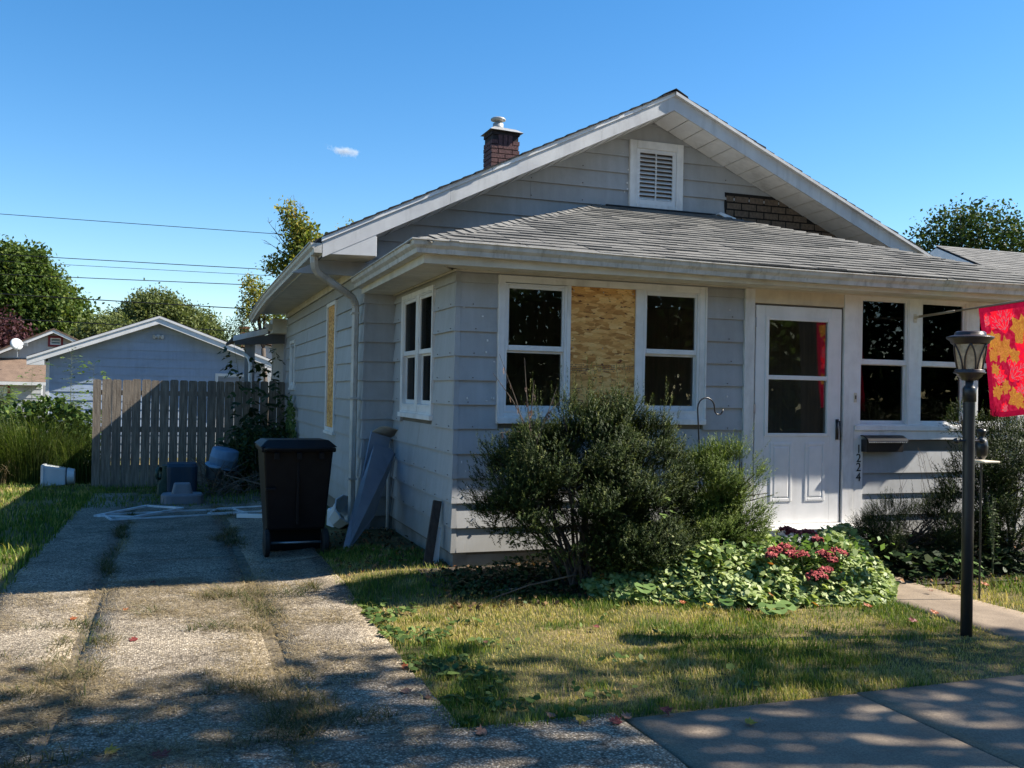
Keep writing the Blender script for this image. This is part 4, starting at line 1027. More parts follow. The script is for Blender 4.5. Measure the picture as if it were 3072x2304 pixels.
# items seen through the right porch window
b = MB(); b.prism([(4.565,.13,1.765),(4.625,.13,1.755),(4.655,.13,1.66),(4.645,.13,1.60),(4.52,.13,1.515),(4.42,.13,1.535),(4.44,.13,1.61)], (0,.06,0))
tag(b.build('canvas_bag', simple('green_canvas', (.30,.42,.27), (.2,.3,.18), 8, .9), bevel=.012), 'green canvas bag hanging inside the porch window above the mailbox', 'bag')
b = MB(); b.box((4.49,.13,1.31),(4.645,.16,1.48)); hb = b.build('hanging_plaque', simple('blue_grey_plaque', (.6,.63,.72), None, 4, .5), bevel=.035); tag(hb, 'rounded blue-grey plaque hanging under the green bag inside the porch window', 'plaque')
b = MB(); b.box((5.40,1.6,1.86),(5.95,1.612,1.895)); tag(b.build('far_window_sheet', simple('far_window_sheet', (.8,.78,.7), None, 4, .8)), 'thin pale strip standing in for a daylit far window behind the green bag', 'window_stand_in')  # pale sheet paints the brightness of a far window seen through the porch
b = MB(); b.prism([(5.40,1.6,1.79),(5.95,1.6,1.795),(5.95,1.6,1.60),(5.70,1.6,1.58),(5.40,1.6,1.66)], (0,.012,0)); tag(b.build('far_window_sheet', simple('cream_window_sheet', (.7,.66,.55), None, 4, .8)), 'larger cream sheet standing in for the daylit far window behind the green bag', 'window_stand_in')  # larger warm sheet for the same far-window brightness

# ================================================================ left side clutter
# wheelie bin (hinge side faces the street)
BX, BY = -1.085, 1.62
gb = gz(BX, BY)
wb = empty('wheelie_bin', (BX, BY, gb), 'dark brown wheeled rubbish bin standing on the drive beside the house wall', 'bin')
def taper(x0, x1, y0, y1, z0, X0, X1, Y0, Y1, z1):
    b = MB(); b.hexa([(x0,y0,z0),(x1,y0,z0),(x1,y1,z0),(x0,y1,z0),(X0,Y0,z1),(X1,Y0,z1),(X1,Y1,z1),(X0,Y1,z1)]); return b
taper(BX-.262,BX+.262,BY-.20,BY+.32,gb+.24,BX-.315,BX+.315,BY-.30,BY+.42,gb+.99).build('body', M_BIN, wb, bevel=.02)
b = taper(BX-.25,BX+.25,BY+.0,BY+.31,gb+.02,BX-.258,BX+.258,BY-.02,BY+.32,gb+.25); b.build('foot', M_BIN, wb, bevel=.01)
b = MB(); b.box((BX-.335,BY-.325,gb+.965),(BX+.335,BY+.44,gb+1.01)); b.box((BX-.01,BY-.262,gb+.3),(BX+.01,BY-.27,gb+.9)) if False else None; rim = b.build('rim', M_BIN, wb, bevel=.012)
b = MB(); b.add([(BX-.35,BY-.33,gb+1.012),(BX+.35,BY-.33,gb+1.012),(BX+.35,BY+.46,gb+1.012),(BX-.35,BY+.46,gb+1.012),(BX-.28,BY-.22,gb+1.075),(BX+.28,BY-.22,gb+1.075),(BX+.29,BY+.38,gb+1.06),(BX-.29,BY+.38,gb+1.06)], [(0,1,5,4),(1,2,6,5),(2,3,7,6),(3,0,4,7),(4,5,6,7),(3,2,1,0)]); b.build('lid', M_BIN, wb, bevel=.012)
b = MB(); b.tube([(BX-.30,BY-.33,gb+.985),(BX-.30,BY-.40,gb+1.0),(BX-.27,BY-.42,gb+1.005),(BX+.27,BY-.42,gb+1.005),(BX+.30,BY-.40,gb+1.0),(BX+.30,BY-.33,gb+.985)], .017, 10); b.build('handle', M_BIN, wb, smooth=True)
b = MB()
for s_ in (-.20, 0, .20): b.box((BX+s_-.022,BY-.36,gb+.90),(BX+s_+.022,BY-.30,gb+.965))
b.build('hinge_lug', M_BIN, wb, bevel=.005)
b = MB(); b.box((BX-.29,BY-.31,gb+.62),(BX-.20,BY-.275,gb+.64)); b.box((BX-.012,BY-.285,gb+.30),(BX+.012,BY-.20,gb+.90)); b.build('moulded_rib', M_BIN, wb, bevel=.004)
for s_ in (-1, 1):
    b = MB(); b.lathe([(.02,-.028),(.10,-.028),(.125,-.018),(.125,.018),(.10,.028),(.02,.028)], (BX+s_*.265,BY-.20,gb+.125), 24, (1,0,0)); wh = b.build('wheel', M_RUBBER, wb, smooth=False, bevel=.004)
    b = MB(); b.lathe([(.0,-.032),(.055,-.03),(.06,0),(.055,.03),(.0,.032)], (BX+s_*.265,BY-.20,gb+.125), 16, (1,0,0)); b.build('hub', M_BIN, wh)
b = MB(); b.tube([(BX-.24,BY-.20,gb+.125),(BX+.24,BY-.20,gb+.125)], .011, 8); b.build('axle', M_STEEL, wb, smooth=True)

# leaning panels in the corner
pn = MB(); pa_ = [Vector(q) for q in ((-.66,1.33,-.05),(-.60,1.33,-.045),(-.30,1.83,.13),(.0,2.27,.80),(-.02,2.28,.825),(-.21,2.26,.88),(-.47,1.86,.33))]
pn.prism([Vector((-.655,1.34,-.05)),Vector((-.60,1.35,-.045)),Vector((-.27,1.86,.19)),Vector((.005,2.20,.79)),Vector((-.02,2.21,.83)),Vector((-.215,2.16,.885)),Vector((-.475,1.78,.34))], (-.012,-.010,.014))
tag(pn.build('leaning_panel', M_PANELM), 'pointed grey sheet metal panel, front one of two leaning in the wall corner', 'metal panel', 'panels leaning in the corner')
pb = empty('leaning_panel', (-.35,2.2,0), 'taller grey panel with curled top leaning behind the pointed one', 'metal panel', 'panels leaning in the corner')
b = MB(); b.prism([Vector((-.48,1.93,.06)),Vector((-.30,1.97,.05)),Vector((-.03,2.27,.95)),Vector((-.235,2.245,1.03))], (-.010,.010,.004)); b.build('sheet', M_PANELM, pb)
vs = []; 
for i in range(7):
    t = i/6; a = Vector((-.235,2.235,1.02)).lerp(Vector((-.03,2.26,.955)), 0); c_ = Vector((-.03,2.26,.955))
    o_ = Vector((.13*t, -.16*t, .045*math.sin(t*2.2)+.02*t))
    vs += [a+o_, c_+o_]
b = MB(); b.add(vs, [(2*i, 2*i+1, 2*i+3, 2*i+2) for i in range(6)]); o = b.build('curled_top', simple('dusty_grey_sheet', (.30,.28,.24), (.2,.18,.15), 8, .7), pb, smooth=True)
m_ = o.modifiers.new('solid', 'SOLIDIFY'); m_.thickness = .006
# plank
b = MB(); b.bar((-.175,.10,-.03),(-.032,.33,.515),.035,.075,(1,0,0)); tag(b.build('plank', M_DWOOD, None, bevel=.004), 'short dark old plank leaning on the porch wall corner', 'plank')
b = MB(); b.bar((-.09,.17,-.04),(-.045,.27,.30),.02,.06,(1,0,0)); tag(b.build('trim_offcut', M_TRIM), 'white trim offcut leaning beside the dark plank', 'plank')
# broken white tub
tb = empty('broken_tub', (-.45,2.75,-.03), 'cracked white plastic tub tipped over behind the wheeled bin', 'tub')
b = MB(); b.lathe([(.10,0),(.15,.20),(.165,.24),(.17,.24),(.155,.2),(.12,.02)], (-.50,2.72,.05), 9, (.3,-.6,.45), caps=False); b.build('shell', M_WHITEP, tb)
b = MB(); b.lathe([(.165,-.008),(.178,0),(.165,.008)], Vector((-.50,2.72,.05))+Vector((.3,-.6,.45)).normalized()*.24, 9, (.3,-.6,.45), caps=False); b.build('rim', M_WHITEP, tb)
b = MB(); b.obox((-.42,2.95,.06), (.13,.03,.04), (-.02,.12,.02), (0,-.02,.10)); b.build('broken_piece', M_WHITEP, tb, bevel=.02)
# aluminium screen frames lying on the drive
M_ALU = simple('dull_aluminium', (.66,.68,.70), (.48,.50,.52), 9, .45, dirt=(.1,.09,.08), dscale=6, damount=.5)
def lying_frame(c4_, w_, h_, name, label, mat=None, cross=False, lift=(0,0,0,0)):
    P = [Vector((x_, y_, gz(x_, y_)+.03+l)) for (x_, y_), l in zip(c4_, lift)]
    root = empty(name, P[0], label, 'window frame', 'old window frames lying on the drive')
    for i in range(4):
        b = MB(); b.bar(P[i], P[(i+1) % 4], w_, h_); b.build('rail', mat or M_ALU, root, bevel=.002)
    if cross:
        b = MB(); b.bar((P[0]+P[3])/2, (P[1]+P[2])/2, w_*.8, h_); b.build('rail', mat or M_VINYL, root)
    return root
lying_frame([(-3.08,5.17),(-2.50,5.80),(-2.05,5.40),(-2.62,4.95)], .035, .025, 'window_frame', 'smaller white window frame lying nearest the lawn', cross=False, lift=(.0,.05,.05,.0))
lying_frame([(-2.86,4.70),(-1.28,5.07),(-1.42,5.68),(-3.0,5.32)], .025, .02, 'window_frame', 'long narrow aluminium frame lying across the drive slabs')
lying_frame([(-1.75,5.15),(-1.1,5.05),(-1.02,5.6),(-1.6,5.75)], .02, .02, 'window_frame', 'aluminium frame partly hidden behind the wheeled bin')
b = MB(); b.bar((-1.42,4.62,-.125),(-.95,4.32,-.11),.06,.05); tag(b.build('white_bar', M_VINYL, bevel=.004), 'short thick white plastic bar lying left of the wheeled bin', 'bar')
# grey step, blue green box
def loft(name, rings, mat, parent, bevel=0, smooth=False, **kw):
    b = MB(); n_ = len(rings[0]); vs = [v for r_ in rings for v in r_]
    fs = [(i*n_+k, i*n_+(k+1) % n_, (i+1)*n_+(k+1) % n_, (i+1)*n_+k) for i in range(len(rings)-1) for k in range(n_)]
    fs += [tuple(range(n_))[::-1], tuple((len(rings)-1)*n_+k for k in range(n_))]
    b.add(vs, fs); return b.build(name, mat, parent, bevel=bevel, smooth=smooth, **kw)
def rring(cx, cyy, z, a, c_, e=.35, n_=20):
    out_ = []
    for k in range(n_):
        t = 2*math.pi*k/n_; cc, ss = math.cos(t), math.sin(t)
        out_.append((cx+a*math.copysign(abs(cc)**e, cc), cyy+c_*math.copysign(abs(ss)**e, ss), z))
    return out_
gg = gz(-2.06, 6.75)
gs = empty('play_step', (-2.06, 6.8, gg), 'grey plastic play base with raised trapezoid block in front of the dark blue box', 'plastic toy')
loft('base', [rring(-2.06,6.8,gg+.0,.27,.20,.6), rring(-2.06,6.8,gg+.02,.285,.215,.6), rring(-2.06,6.8,gg+.13,.285,.215,.6), rring(-2.06,6.8,gg+.15,.27,.2,.6)], M_GREYP, gs)
loft('raised_block', [rring(-2.06,6.84,gg+.148,.145,.12), rring(-2.06,6.84,gg+.28,.115,.095), rring(-2.06,6.84,gg+.295,.10,.08)], M_GREYP, gs)
gg = gz(-2.13, 7.8)
tc_ = empty('toy_chest', (-2.13, 7.8, gg), 'dark blue and green moulded plastic play box against the fence', 'plastic toy')
loft('front_shell', [rring(-2.07,7.82,gg+.0,.23,.22), rring(-2.07,7.82,gg+.48,.235,.225), rring(-2.07,7.82,gg+.53,.215,.20)], M_BLUEP, tc_)
loft('side_panel', [rring(-2.34,7.80,gg+.0,.085,.19), rring(-2.335,7.80,gg+.22,.075,.18), rring(-2.305,7.80,gg+.30,.05,.18), rring(-2.30,7.80,gg+.50,.045,.17)], M_GREENP, tc_)
b = MB(); b.lathe([(.09,-.03),(.105,0),(.09,.03),(.07,0),(.09,-.03)], (-2.39,7.72,gg+.38), 18, (1,-.35,0), caps=False); b.build('round_handle', M_GREENP, tc_, smooth=True)
# barrel on brush pile
bl = empty('blue_barrel', (-1.45,8.5,.1), 'pale blue plastic drum tilted on the brush pile by the fence', 'barrel')
ax = Vector((-.22,-.1,1)).normalized(); base = Vector((-1.47,8.05,.20))
b = MB(); b.lathe([(.20,0),(.215,.01),(.215,.14),(.222,.15),(.215,.16),(.205,.27),(.19,.285),(.0,.285)], base, 28, (.2,-.12,1)); b.build('drum', M_BARREL, bl, smooth=True)
b = MB(); b.lathe([(.221,-.012),(.228,0),(.221,.012)], base+Vector((.2,-.12,1)).normalized()*.005, 28, (.2,-.12,1), caps=False); b.build('hoop', M_BARREL, bl, smooth=True)
bk = empty('storage_bucket', (-1.55,8.3,.0), 'scuffed blue-white bucket lying under the tilted drum', 'bucket')
b = MB(); b.lathe([(.12,0),(.135,.20),(.15,.205),(.15,.22),(.128,.22)], (-1.60,7.98,.04), 20, (.10,-.3,1)); b.build('shell', simple('scuffed_bucket', (.34,.42,.48), (.2,.26,.32), 12, .5), bk, smooth=True)
b = MB(); b.obox((-1.30,8.40,.10), (.11,.02,0), (0,.1,0), (.02,0,.08)); b.build('side_piece', M_GREYP, bk, bevel=.02)
# white tub on the grass
gg = gz(-4.1, 10.4)
wt = empty('white_tub', (-4.1, 10.4, gg), 'square white plastic tub lying on its side on the grass by the fence end', 'tub')
b = MB(); b.hexa([(-4.29,10.22,gg+.005),(-3.93,10.30,gg+.015),(-3.93,10.62,gg+.015),(-4.29,10.70,gg+.005),(-4.29,10.22,gg+.355),(-3.93,10.30,gg+.30),(-3.93,10.62,gg+.30),(-4.29,10.70,gg+.355)]); b.build('body', M_WHITEP, wt, bevel=.02)
loft('lid', [[(-3.93+.02*math.cos(0), 10.46+.17*math.cos(2*math.pi*k/20), gg+.157+.15*math.sin(2*math.pi*k/20)) for k in range(20)], [(-3.80, 10.46+.15*math.cos(2*math.pi*k/20), gg+.155+.13*math.sin(2*math.pi*k/20)) for k in range(20)]], M_WHITEP, wt)
frame(Fr((-4.29,10.2,gg),(0,1,0),(0,0,1),(-1,0,0)), .0, .5, .0, .365, .03, .03, .03, .03, -.03, .012).build('rim', M_WHITEP, wt, bevel=.004)

# ---- fence
YFN = 9.95
fc = empty('privacy_fence', (-1.9, YFN, -.29), 'weathered grey dog-ear picket fence across the end of the drive', 'fence')
fxs = [-3.5,-3.364,-3.199,-3.044,-2.888,-2.735,-2.584,-2.436,-2.277,-2.127,-1.977,-1.818,-1.662,-1.508,-1.366,-1.204,-1.06,-.912,-.765,-.619,-.471,-.33]
rf = random.Random(4)
for i in range(len(fxs)-1):
    a = fxs[i]+.004; c_ = fxs[i+1]-rf.uniform(.003,.009); tp = 1.553+rf.uniform(-.012,.012)+(.012 if i > 15 else 0); e = .022; yo = rf.uniform(-.004,.004); ln = rf.uniform(-.006,.006)
    b = MB(); b.prism([(a,YFN+yo,-.285),(c_,YFN+yo,-.285),(c_+ln,YFN+yo,tp-e),(c_-e+ln,YFN+yo,tp),(a+e+ln,YFN+yo,tp),(a+ln,YFN+yo,tp-e)], (0,.017,0)); b.build('picket', M_WOOD, fc)
for z_ in (.0, .65, 1.28):
    b = MB(); b.box((-3.5,YFN+.022,z_),(-.33,YFN+.06,z_+.085)); b.build('rail', M_WOOD, fc)
for x_ in (-3.45, -1.9, -.4):
    b = MB(); b.box((x_-.045,YFN+.062,-.4),(x_+.045,YFN+.15,1.45)); b.build('post', M_WOOD, fc)

# ---- garage
GY = 17.0
ga = empty('garage', (-2.6, 20, -.3), 'pale blue lap-sided garage with white trimmed gable behind the fence', 'garage')
GPX, GPZ, GS = -2.6, 3.00, .372
def GB(x): return GPZ-GS*abs(x-GPX)
GFR = Fr((0,GY,0), (1,0,0), (0,0,1), (0,-1,0))
k = 0; z0 = -.35
while z0 < GPZ-.05:
    z1 = min(z0+.2032, GPZ); xa0, xb0 = -5.03, -.17
    top_ok = lambda z: (GPX-(GPZ-z)/GS, GPX+(GPZ-z)/GS)
    l0, r0 = top_ok(z0); l1, r1 = top_ok(z1)
    a0, c0 = max(xa0, l0), min(xb0, r0); a1, c1 = max(xa0, l1), min(xb0, r1)
    if c1 <= a1: a1 = GPX-.01; c1 = GPX+.01
    segs = [(a0, c0, a1, c1)]
    if z1 < 1.80: segs = [(a0, -1.29, a1, -1.29), (-.42, c0, -.42, c1)]
    for s_ in segs:
        w_ = wedge(GFR, *s_, z0, z1+.006, 0, -.014, -.03); w_.build('siding_board', M_GSIDE, ga)
    z0 += .2032
b = MB(); b.prism([(-5.0,GY+.03,-.4),(-.2,GY+.03,-.4),(-.2,GY+.03,1.95),(GPX,GY+.03,GPZ-.02),(-5.0,GY+.03,1.95)], (0,6.4,0)); b.build('wall', M_GSIDE, ga)
b = MB(); b.box((-5.065,GY-.012,-.35),(-4.99,GY+.01,1.97)); b.box((-.2,GY-.012,-.35),(-.13,GY+.01,1.97)); b.build('corner_trim', M_VINYL, ga)
frame(GFR, -1.29, -.42, -.35, 1.78, .07, .07, .0, .07, -.01, .02).build('door_frame', M_VINYL, ga)
b = MB(); fbox(b, GFR, -1.22, -.49, -.35, 1.71, -.04, -.02); b.build('door', simple('grey_door', (.28,.30,.33), None, 4, .5), ga)
for s_ in (-1, 1):
    xe = GPX+s_*2.83
    b = MB(); b.prism([(xe,GY-.30,GB(xe)+.02),(GPX,GY-.30,GPZ+.02),(GPX,GY-.30,GPZ+.135),(xe,GY-.30,GB(xe)+.135)], (0,6.9,0)); b.build('roof', M_SHD, ga)
    b = MB(); b.prism([(xe,GY-.33,GB(xe)-.07),(GPX,GY-.33,GPZ-.07),(GPX,GY-.33,GPZ+.10),(xe,GY-.33,GB(xe)+.10)], (0,.025,0)); b.build('rake_fascia', M_VINYL, ga)
    b = MB(); b.prism([(xe,GY-.35,GB(xe)+.06),(GPX,GY-.35,GPZ+.06),(GPX,GY-.35,GPZ+.115),(xe,GY-.35,GB(xe)+.115)], (0,.019,0)); b.build('drip_edge', M_VINYL, ga)
    b = MB(); b.prism([(xe,GY-.304,GB(xe)-.06),(GPX,GY-.304,GPZ-.06),(GPX,GY-.304,GPZ-.05),(xe,GY-.304,GB(xe)-.05)], (0,.30,0)); b.build('soffit', M_VINYL, ga)
    b = MB(); b.prism([(xe,GY-.325,GB(xe)-.07),(xe-s_*.36,GY-.325,GB(xe)-.07),(xe-s_*.36,GY-.325,GB(xe-s_*.36)-.05),(xe,GY-.325,GB(xe)-.04)], (0,.30,0)); b.build('eave_return', M_VINYL, ga)
fl2 = MB(); fl2.lathe([(.02,0),(.05,.01),(.05,.03),(.02,.035)], (-2.62,GY-.0,2.64), 12, (0,-1,0)); fl2.lathe([(.02,0),(.05,.08)], (-2.66,GY-.05,2.64), 12, (-.7,-.6,-.2)); fl2.lathe([(.02,0),(.05,.08)], (-2.58,GY-.05,2.64), 12, (.7,-.6,-.2)); fl2.build('flood_light', M_WHITEP, ga)

# ---- neighbour's white house far left
K = lambda x_, z_: (-2.14+(x_+2.14)*1.507, 1.46+(z_-1.46)*1.507)
nh = empty('neighbour_house', (-9, 44, -.3), 'small white house with dark red window trim behind the garage on the left', 'house')
px_, pz_ = K(-5.684, 3.073); NYY = 40.0; sl_ = .47
def nb(x): return pz_-sl_*abs(x-px_)
b = MB(); b.prism([(px_-3.6,NYY,-.4),(px_+3.0,NYY,-.4),(px_+3.0,NYY,nb(px_+3.0)-.15),(px_,NYY,pz_-.15),(px_-3.6,NYY,nb(px_-3.6)-.15)], (0,8,0)); b.build('wall', M_NSIDE, nh)
for s_ in (-1, 1):
    xe = px_+s_*3.9
    b = MB(); b.prism([(xe,NYY-.4,nb(xe)-.02),(px_,NYY-.4,pz_-.02),(px_,NYY-.4,pz_-.16),(xe,NYY-.4,nb(xe)-.16)], (0,.06,0)); b.build('rake_fascia', M_VINYL, nh)
    b = MB(); b.prism([(xe,NYY-.42,nb(xe)+.05),(px_,NYY-.42,pz_+.05),(px_,NYY-.42,pz_-.02),(xe,NYY-.42,nb(xe)-.02)], (0,8.8,0)); b.build('roof', M_BRSH, nh)
x0, z1 = K(-5.857, 2.885); x1, z0 = K(-5.446, 2.56)
w_ = frame(Fr((0,NYY,0),(1,0,0),(0,0,1),(0,-1,0)), x0, x1, z0, z1, .09, .09, .09, .09, -.02, .05).build('window', M_RED, nh)
b = frame(Fr((0,NYY,0),(1,0,0),(0,0,1),(0,-1,0)), x0+.09, x1-.09, z0+.09, z1-.09, .05, .05, .05, .05, -.02, .03); fbox(b, Fr((0,NYY,0),(1,0,0),(0,0,1),(0,-1,0)), x0+.1, x1-.1, (z0+z1)/2-.02, (z0+z1)/2+.02, -.02, .03); b.build('sash', M_VINYL, w_)
b = MB(); b.box((x0+.1,NYY-.02,z0+.1),(x1-.1,NYY-.005,z1-.1)); b.build('pane', M_GLASS, w_)
# lower wing with brown roof
zt_, zb_ = K(0, 2.19)[1], K(0, 1.50)[1]; xe = K(-5.95, 0)[0]
b = MB(); b.prism([(xe-6,NYY-1.9,zb_),(xe-6,NYY-.0,zt_),(xe-6,NYY-.0,zt_-.08),(xe-6,NYY-1.9,zb_-.08)], (6.3,0,0)); b.build('roof', M_BRSH, nh)
b = MB(); b.box((xe-6,NYY-1.95,zb_-.16),(xe+.3,NYY-1.9,zb_-.02)); b.build('fascia', M_VINYL, nh)
NW = Fr((0,NYY-1.5,0),(1,0,0),(0,0,1),(0,-1,0)); z0 = -.4
while z0 < zb_-.1:
    wedge(NW, xe-6, xe+.1, xe-6, xe+.1, z0, min(z0+.2,zb_-.05), 0, -.02, -.3).build('siding_board', M_NSIDE, nh); z0 += .2
x1, zt2 = K(-6.70, 1.43); _, zb2 = K(0, .867)
w_ = frame(NW, x1-1.3, x1, zb2, zt2, .09, .09, .09, .09, .0, .06).build('window', M_RED, nh)
b = frame(NW, x1-1.21, x1-.09, zb2+.09, zt2-.09, .04, .04, .04, .04, .0, .03); fbox(b, NW, x1-.45, x1-.42, zb2+.1, zt2-.1, 0, .025); fbox(b, NW, x1-1.2, x1-.1, (zb2+zt2)/2-.015, (zb2+zt2)/2+.015, 0, .025); b.build('sash', M_VINYL, w_)
b = MB(); fbox(b, NW, x1-1.2, x1-.1, zb2+.1, zt2-.1, .0, .01); b.build('pane', simple('pale_blind', (.65,.72,.74), None, 3, .3), w_)
dx_, dz_ = K(-6.59, 2.57)
sd = empty('satellite_dish', (dx_, NYY-.4, dz_-.5), 'white oval satellite dish on the neighbour roof beside the brown shingles', 'satellite dish')
b = MB(); b.lathe([(.0,.06),(.15,.04),(.27,.0),(.275,.01),(.15,.052),(.0,.072)], (dx_,NYY-1.2,dz_+.0), 22, (.45,-.75,.25)); b.build('reflector', M_WHITEP, sd, smooth=True)
b = MB(); b.tube([(dx_+.03,NYY-1.15,dz_-.55),(dx_+.03,NYY-1.15,dz_)], .022, 8); b.tube([(dx_,NYY-1.15,dz_-.1),(dx_+.42,NYY-1.6,dz_-.02)], .015, 6); b.box((dx_+.36,NYY-1.66,dz_-.08),(dx_+.5,NYY-1.54,dz_+.06)); b.build('mount_arm', M_STEEL, sd)

# ---- neighbour to the right: gable end and shingled roof
nr = empty('neighbour_house', (15, 6.4, 0), 'neighbouring house at right, only its grey shingled roof and gable showing over the porch', 'house')
NX, NYR, NZ, NS = 11.0, 6.4, 4.28, .45
def nrz(y): return NZ-NS*abs(y-NYR)
b = MB(); b.prism([(NX+.45,NYR-3.3,-.2),(NX+.45,NYR+3.3,-.2),(NX+.45,NYR+3.3,nrz(NYR+3.3)-.15),(NX+.45,NYR,NZ-.15),(NX+.45,NYR-3.3,nrz(NYR-3.3)-.15)], (12,0,0)); b.build('wall', M_NSIDE, nr)
for s_ in (-1, 1):
    ye = NYR+s_*3.7
    b = MB(); b.prism([(NX,ye,nrz(ye)),(NX,NYR,NZ),(NX,NYR,NZ-.12),(NX,ye,nrz(ye)-.12)], (13,0,0)); b.build('roof', M_SHD, nr)
    b = MB(); b.prism([(NX-.02,ye,nrz(ye)-.03),(NX-.02,NYR,NZ-.03),(NX-.02,NYR,NZ-.22),(NX-.02,ye,nrz(ye)-.22)], (.019,0,0)); b.build('rake_fascia', M_VINYL, nr)
    b = MB(); b.prism([(NX,ye,nrz(ye)-.19),(NX,NYR,NZ-.19),(NX,NYR,NZ-.2),(NX,ye,nrz(ye)-.2)], (.45,0,0)); b.build('soffit', M_VINYL, nr)
na = math.atan(NS); NF = Fr((NX, NYR-3.72, nrz(NYR-3.72)+.004), (1,0,0), (0,math.cos(na),math.sin(na)), (0,-math.sin(na),math.cos(na)))
b = MB()
for r_ in range(32):
    t0 = r_*.129
    u = -.01-(r_*.15 % .3)
    while u < 12.6:
        b_ = wedge(NF, max(u,-.01), u+.298, max(u,-.01), u+.298, t0+random.uniform(-.006,.006), t0+.14, random.uniform(.008,.014), .003, 0) if u+.298 > 0 else None
        if b_: b.add(b_.v, b_.f)
        u += .305
b.build('shingle', M_SHING, nr, kind='stuff')

# far chimney behind the rear porch
fh = empty('far_house', (.6,36,-.3), 'distant low house, just its small red brick chimney showing above the rear porch', 'house')
b = MB(); b.prism([(-1.5,36,-.3),(4,36,-.3),(4,36,2.8),(1.2,36,3.4),(-1.5,36,2.8)], (0,5,0)); b.build('wall', M_NSIDE, fh)
b = MB(); b.prism([(-1.8,35.8,2.76),(1.2,35.8,3.44),(4.3,35.8,2.76),(4.3,35.8,2.84),(1.2,35.8,3.52),(-1.8,35.8,2.84)], (0,5.4,0)); b.build('roof', M_BRSH, fh)
b = MB(); b.box((.30,34.6,2.6),(.66,35.0,4.02)); b.box((.26,34.56,3.95),(.70,35.04,4.04)); b.build('chimney', simple('red_brick_far', (.28,.09,.06), (.2,.06,.045), 12, .9), fh)

# ---- overhead wires
def wire(p, q, rad, sag, label):
    p, q = Vector(p), Vector(q); d = (q-p); A = p-d*2.2; Bq = q+d*1.6; pts = []
    for i in range(25):
        t = i/24; c_ = A.lerp(Bq, t); c_.z += sag*((2*t-1)**2-1)*.5+sag*.45; pts.append(c_)
    b = MB(); b.tube(pts, rad, 5); return tag(b.build('power_line', M_BLACK, None), label, 'wire', 'overhead wires behind the houses')
wire((-7.92,28.34,7.13),(.93,25.24,6.62),.011,.1,'highest thin overhead wire crossing the open sky at left')
wire((-6.84,30.09,5.98),(.75,27.43,5.67),.014,.1,'upper of the three close overhead wires')
wire((-6.98,31.2,5.87),(.61,28.54,5.58),.009,.1,'faint middle one of the three close overhead wires')
wire((-5.93,29.78,5.27),(.88,27.39,5.09),.014,.1,'lower of the three close overhead wires')
wire((-5.01,27.34,4.31),(-.13,25.63,4.09),.017,.1,'dark overhead wire crossing in front of the rounded tree')
wire((-7.49,26.1,3.48),(-3.92,24.85,3.34),.015,.05,'lowest overhead wire passing just above the garage roof')

# ================================================================ vegetation
def rand_dirs(n_):
    v = RNG.normal(size=(n_, 3)); return v/np.linalg.norm(v, axis=1)[:, None]
def leaf_cards(P, size, stretch=1.6, up_bias=.3, nrm=None):
    """kite shaped leaves as quads; returns V, F"""
    n_ = len(P); a = rand_dirs(n_); a[:, 2] -= up_bias*.4; a /= np.linalg.norm(a, axis=1)[:, None]
    if nrm is None: nn = rand_dirs(n_); nn[:, 2] = np.abs(nn[:, 2])+up_bias
    else: nn = nrm + rand_dirs(n_)*.6
    bvec = np.cross(a, nn); bvec /= np.linalg.norm(bvec, axis=1)[:, None]+1e-9
    s_ = size*RNG.uniform(.65, 1.25, n_)[:, None]; L = s_*stretch
    fold = np.cross(bvec, a)*s_*.18
    V = np.stack([P, P+a*L*.45+bvec*s_*.5+fold, P+a*L, P+a*L*.45-bvec*s_*.5+fold], 1).reshape(-1, 3)
    F = np.arange(4*n_).reshape(-1, 4); return V, F
def n3(P, f, seed=0):
    x, y, z = P[:, 0]*f, P[:, 1]*f, P[:, 2]*f
    return (np.sin(x*1.7+seed)*np.sin(y*1.3+seed*2.1)+np.sin(y*2.1+z*1.1+seed)*np.sin(z*1.9-x*.7)+np.sin(z*2.3+x*1.1+seed*.7)*np.sin(x*1.3+y*1.7))/3
def blob_points(blobs, n_, shell=.55, seed=0, gap=.0, gf=1.0, rag=.22):
    vol = np.array([b_[3]*b_[4]*b_[5] for b_ in blobs]); vol = vol**.75; pr = vol/vol.sum()
    k = RNG.choice(len(blobs), n_, p=pr); bb = np.array(blobs)[k]
    d = rand_dirs(n_); r_ = RNG.uniform(shell**3, 1, n_)**(1/3)
    r_ *= 1+rag*n3(d*3+bb[:, :3], 1.0, seed)
    P = bb[:, :3] + d*r_[:, None]*bb[:, 3:6]
    keep = n3(P, gf, seed) > -gap
    return P[keep], d[keep]
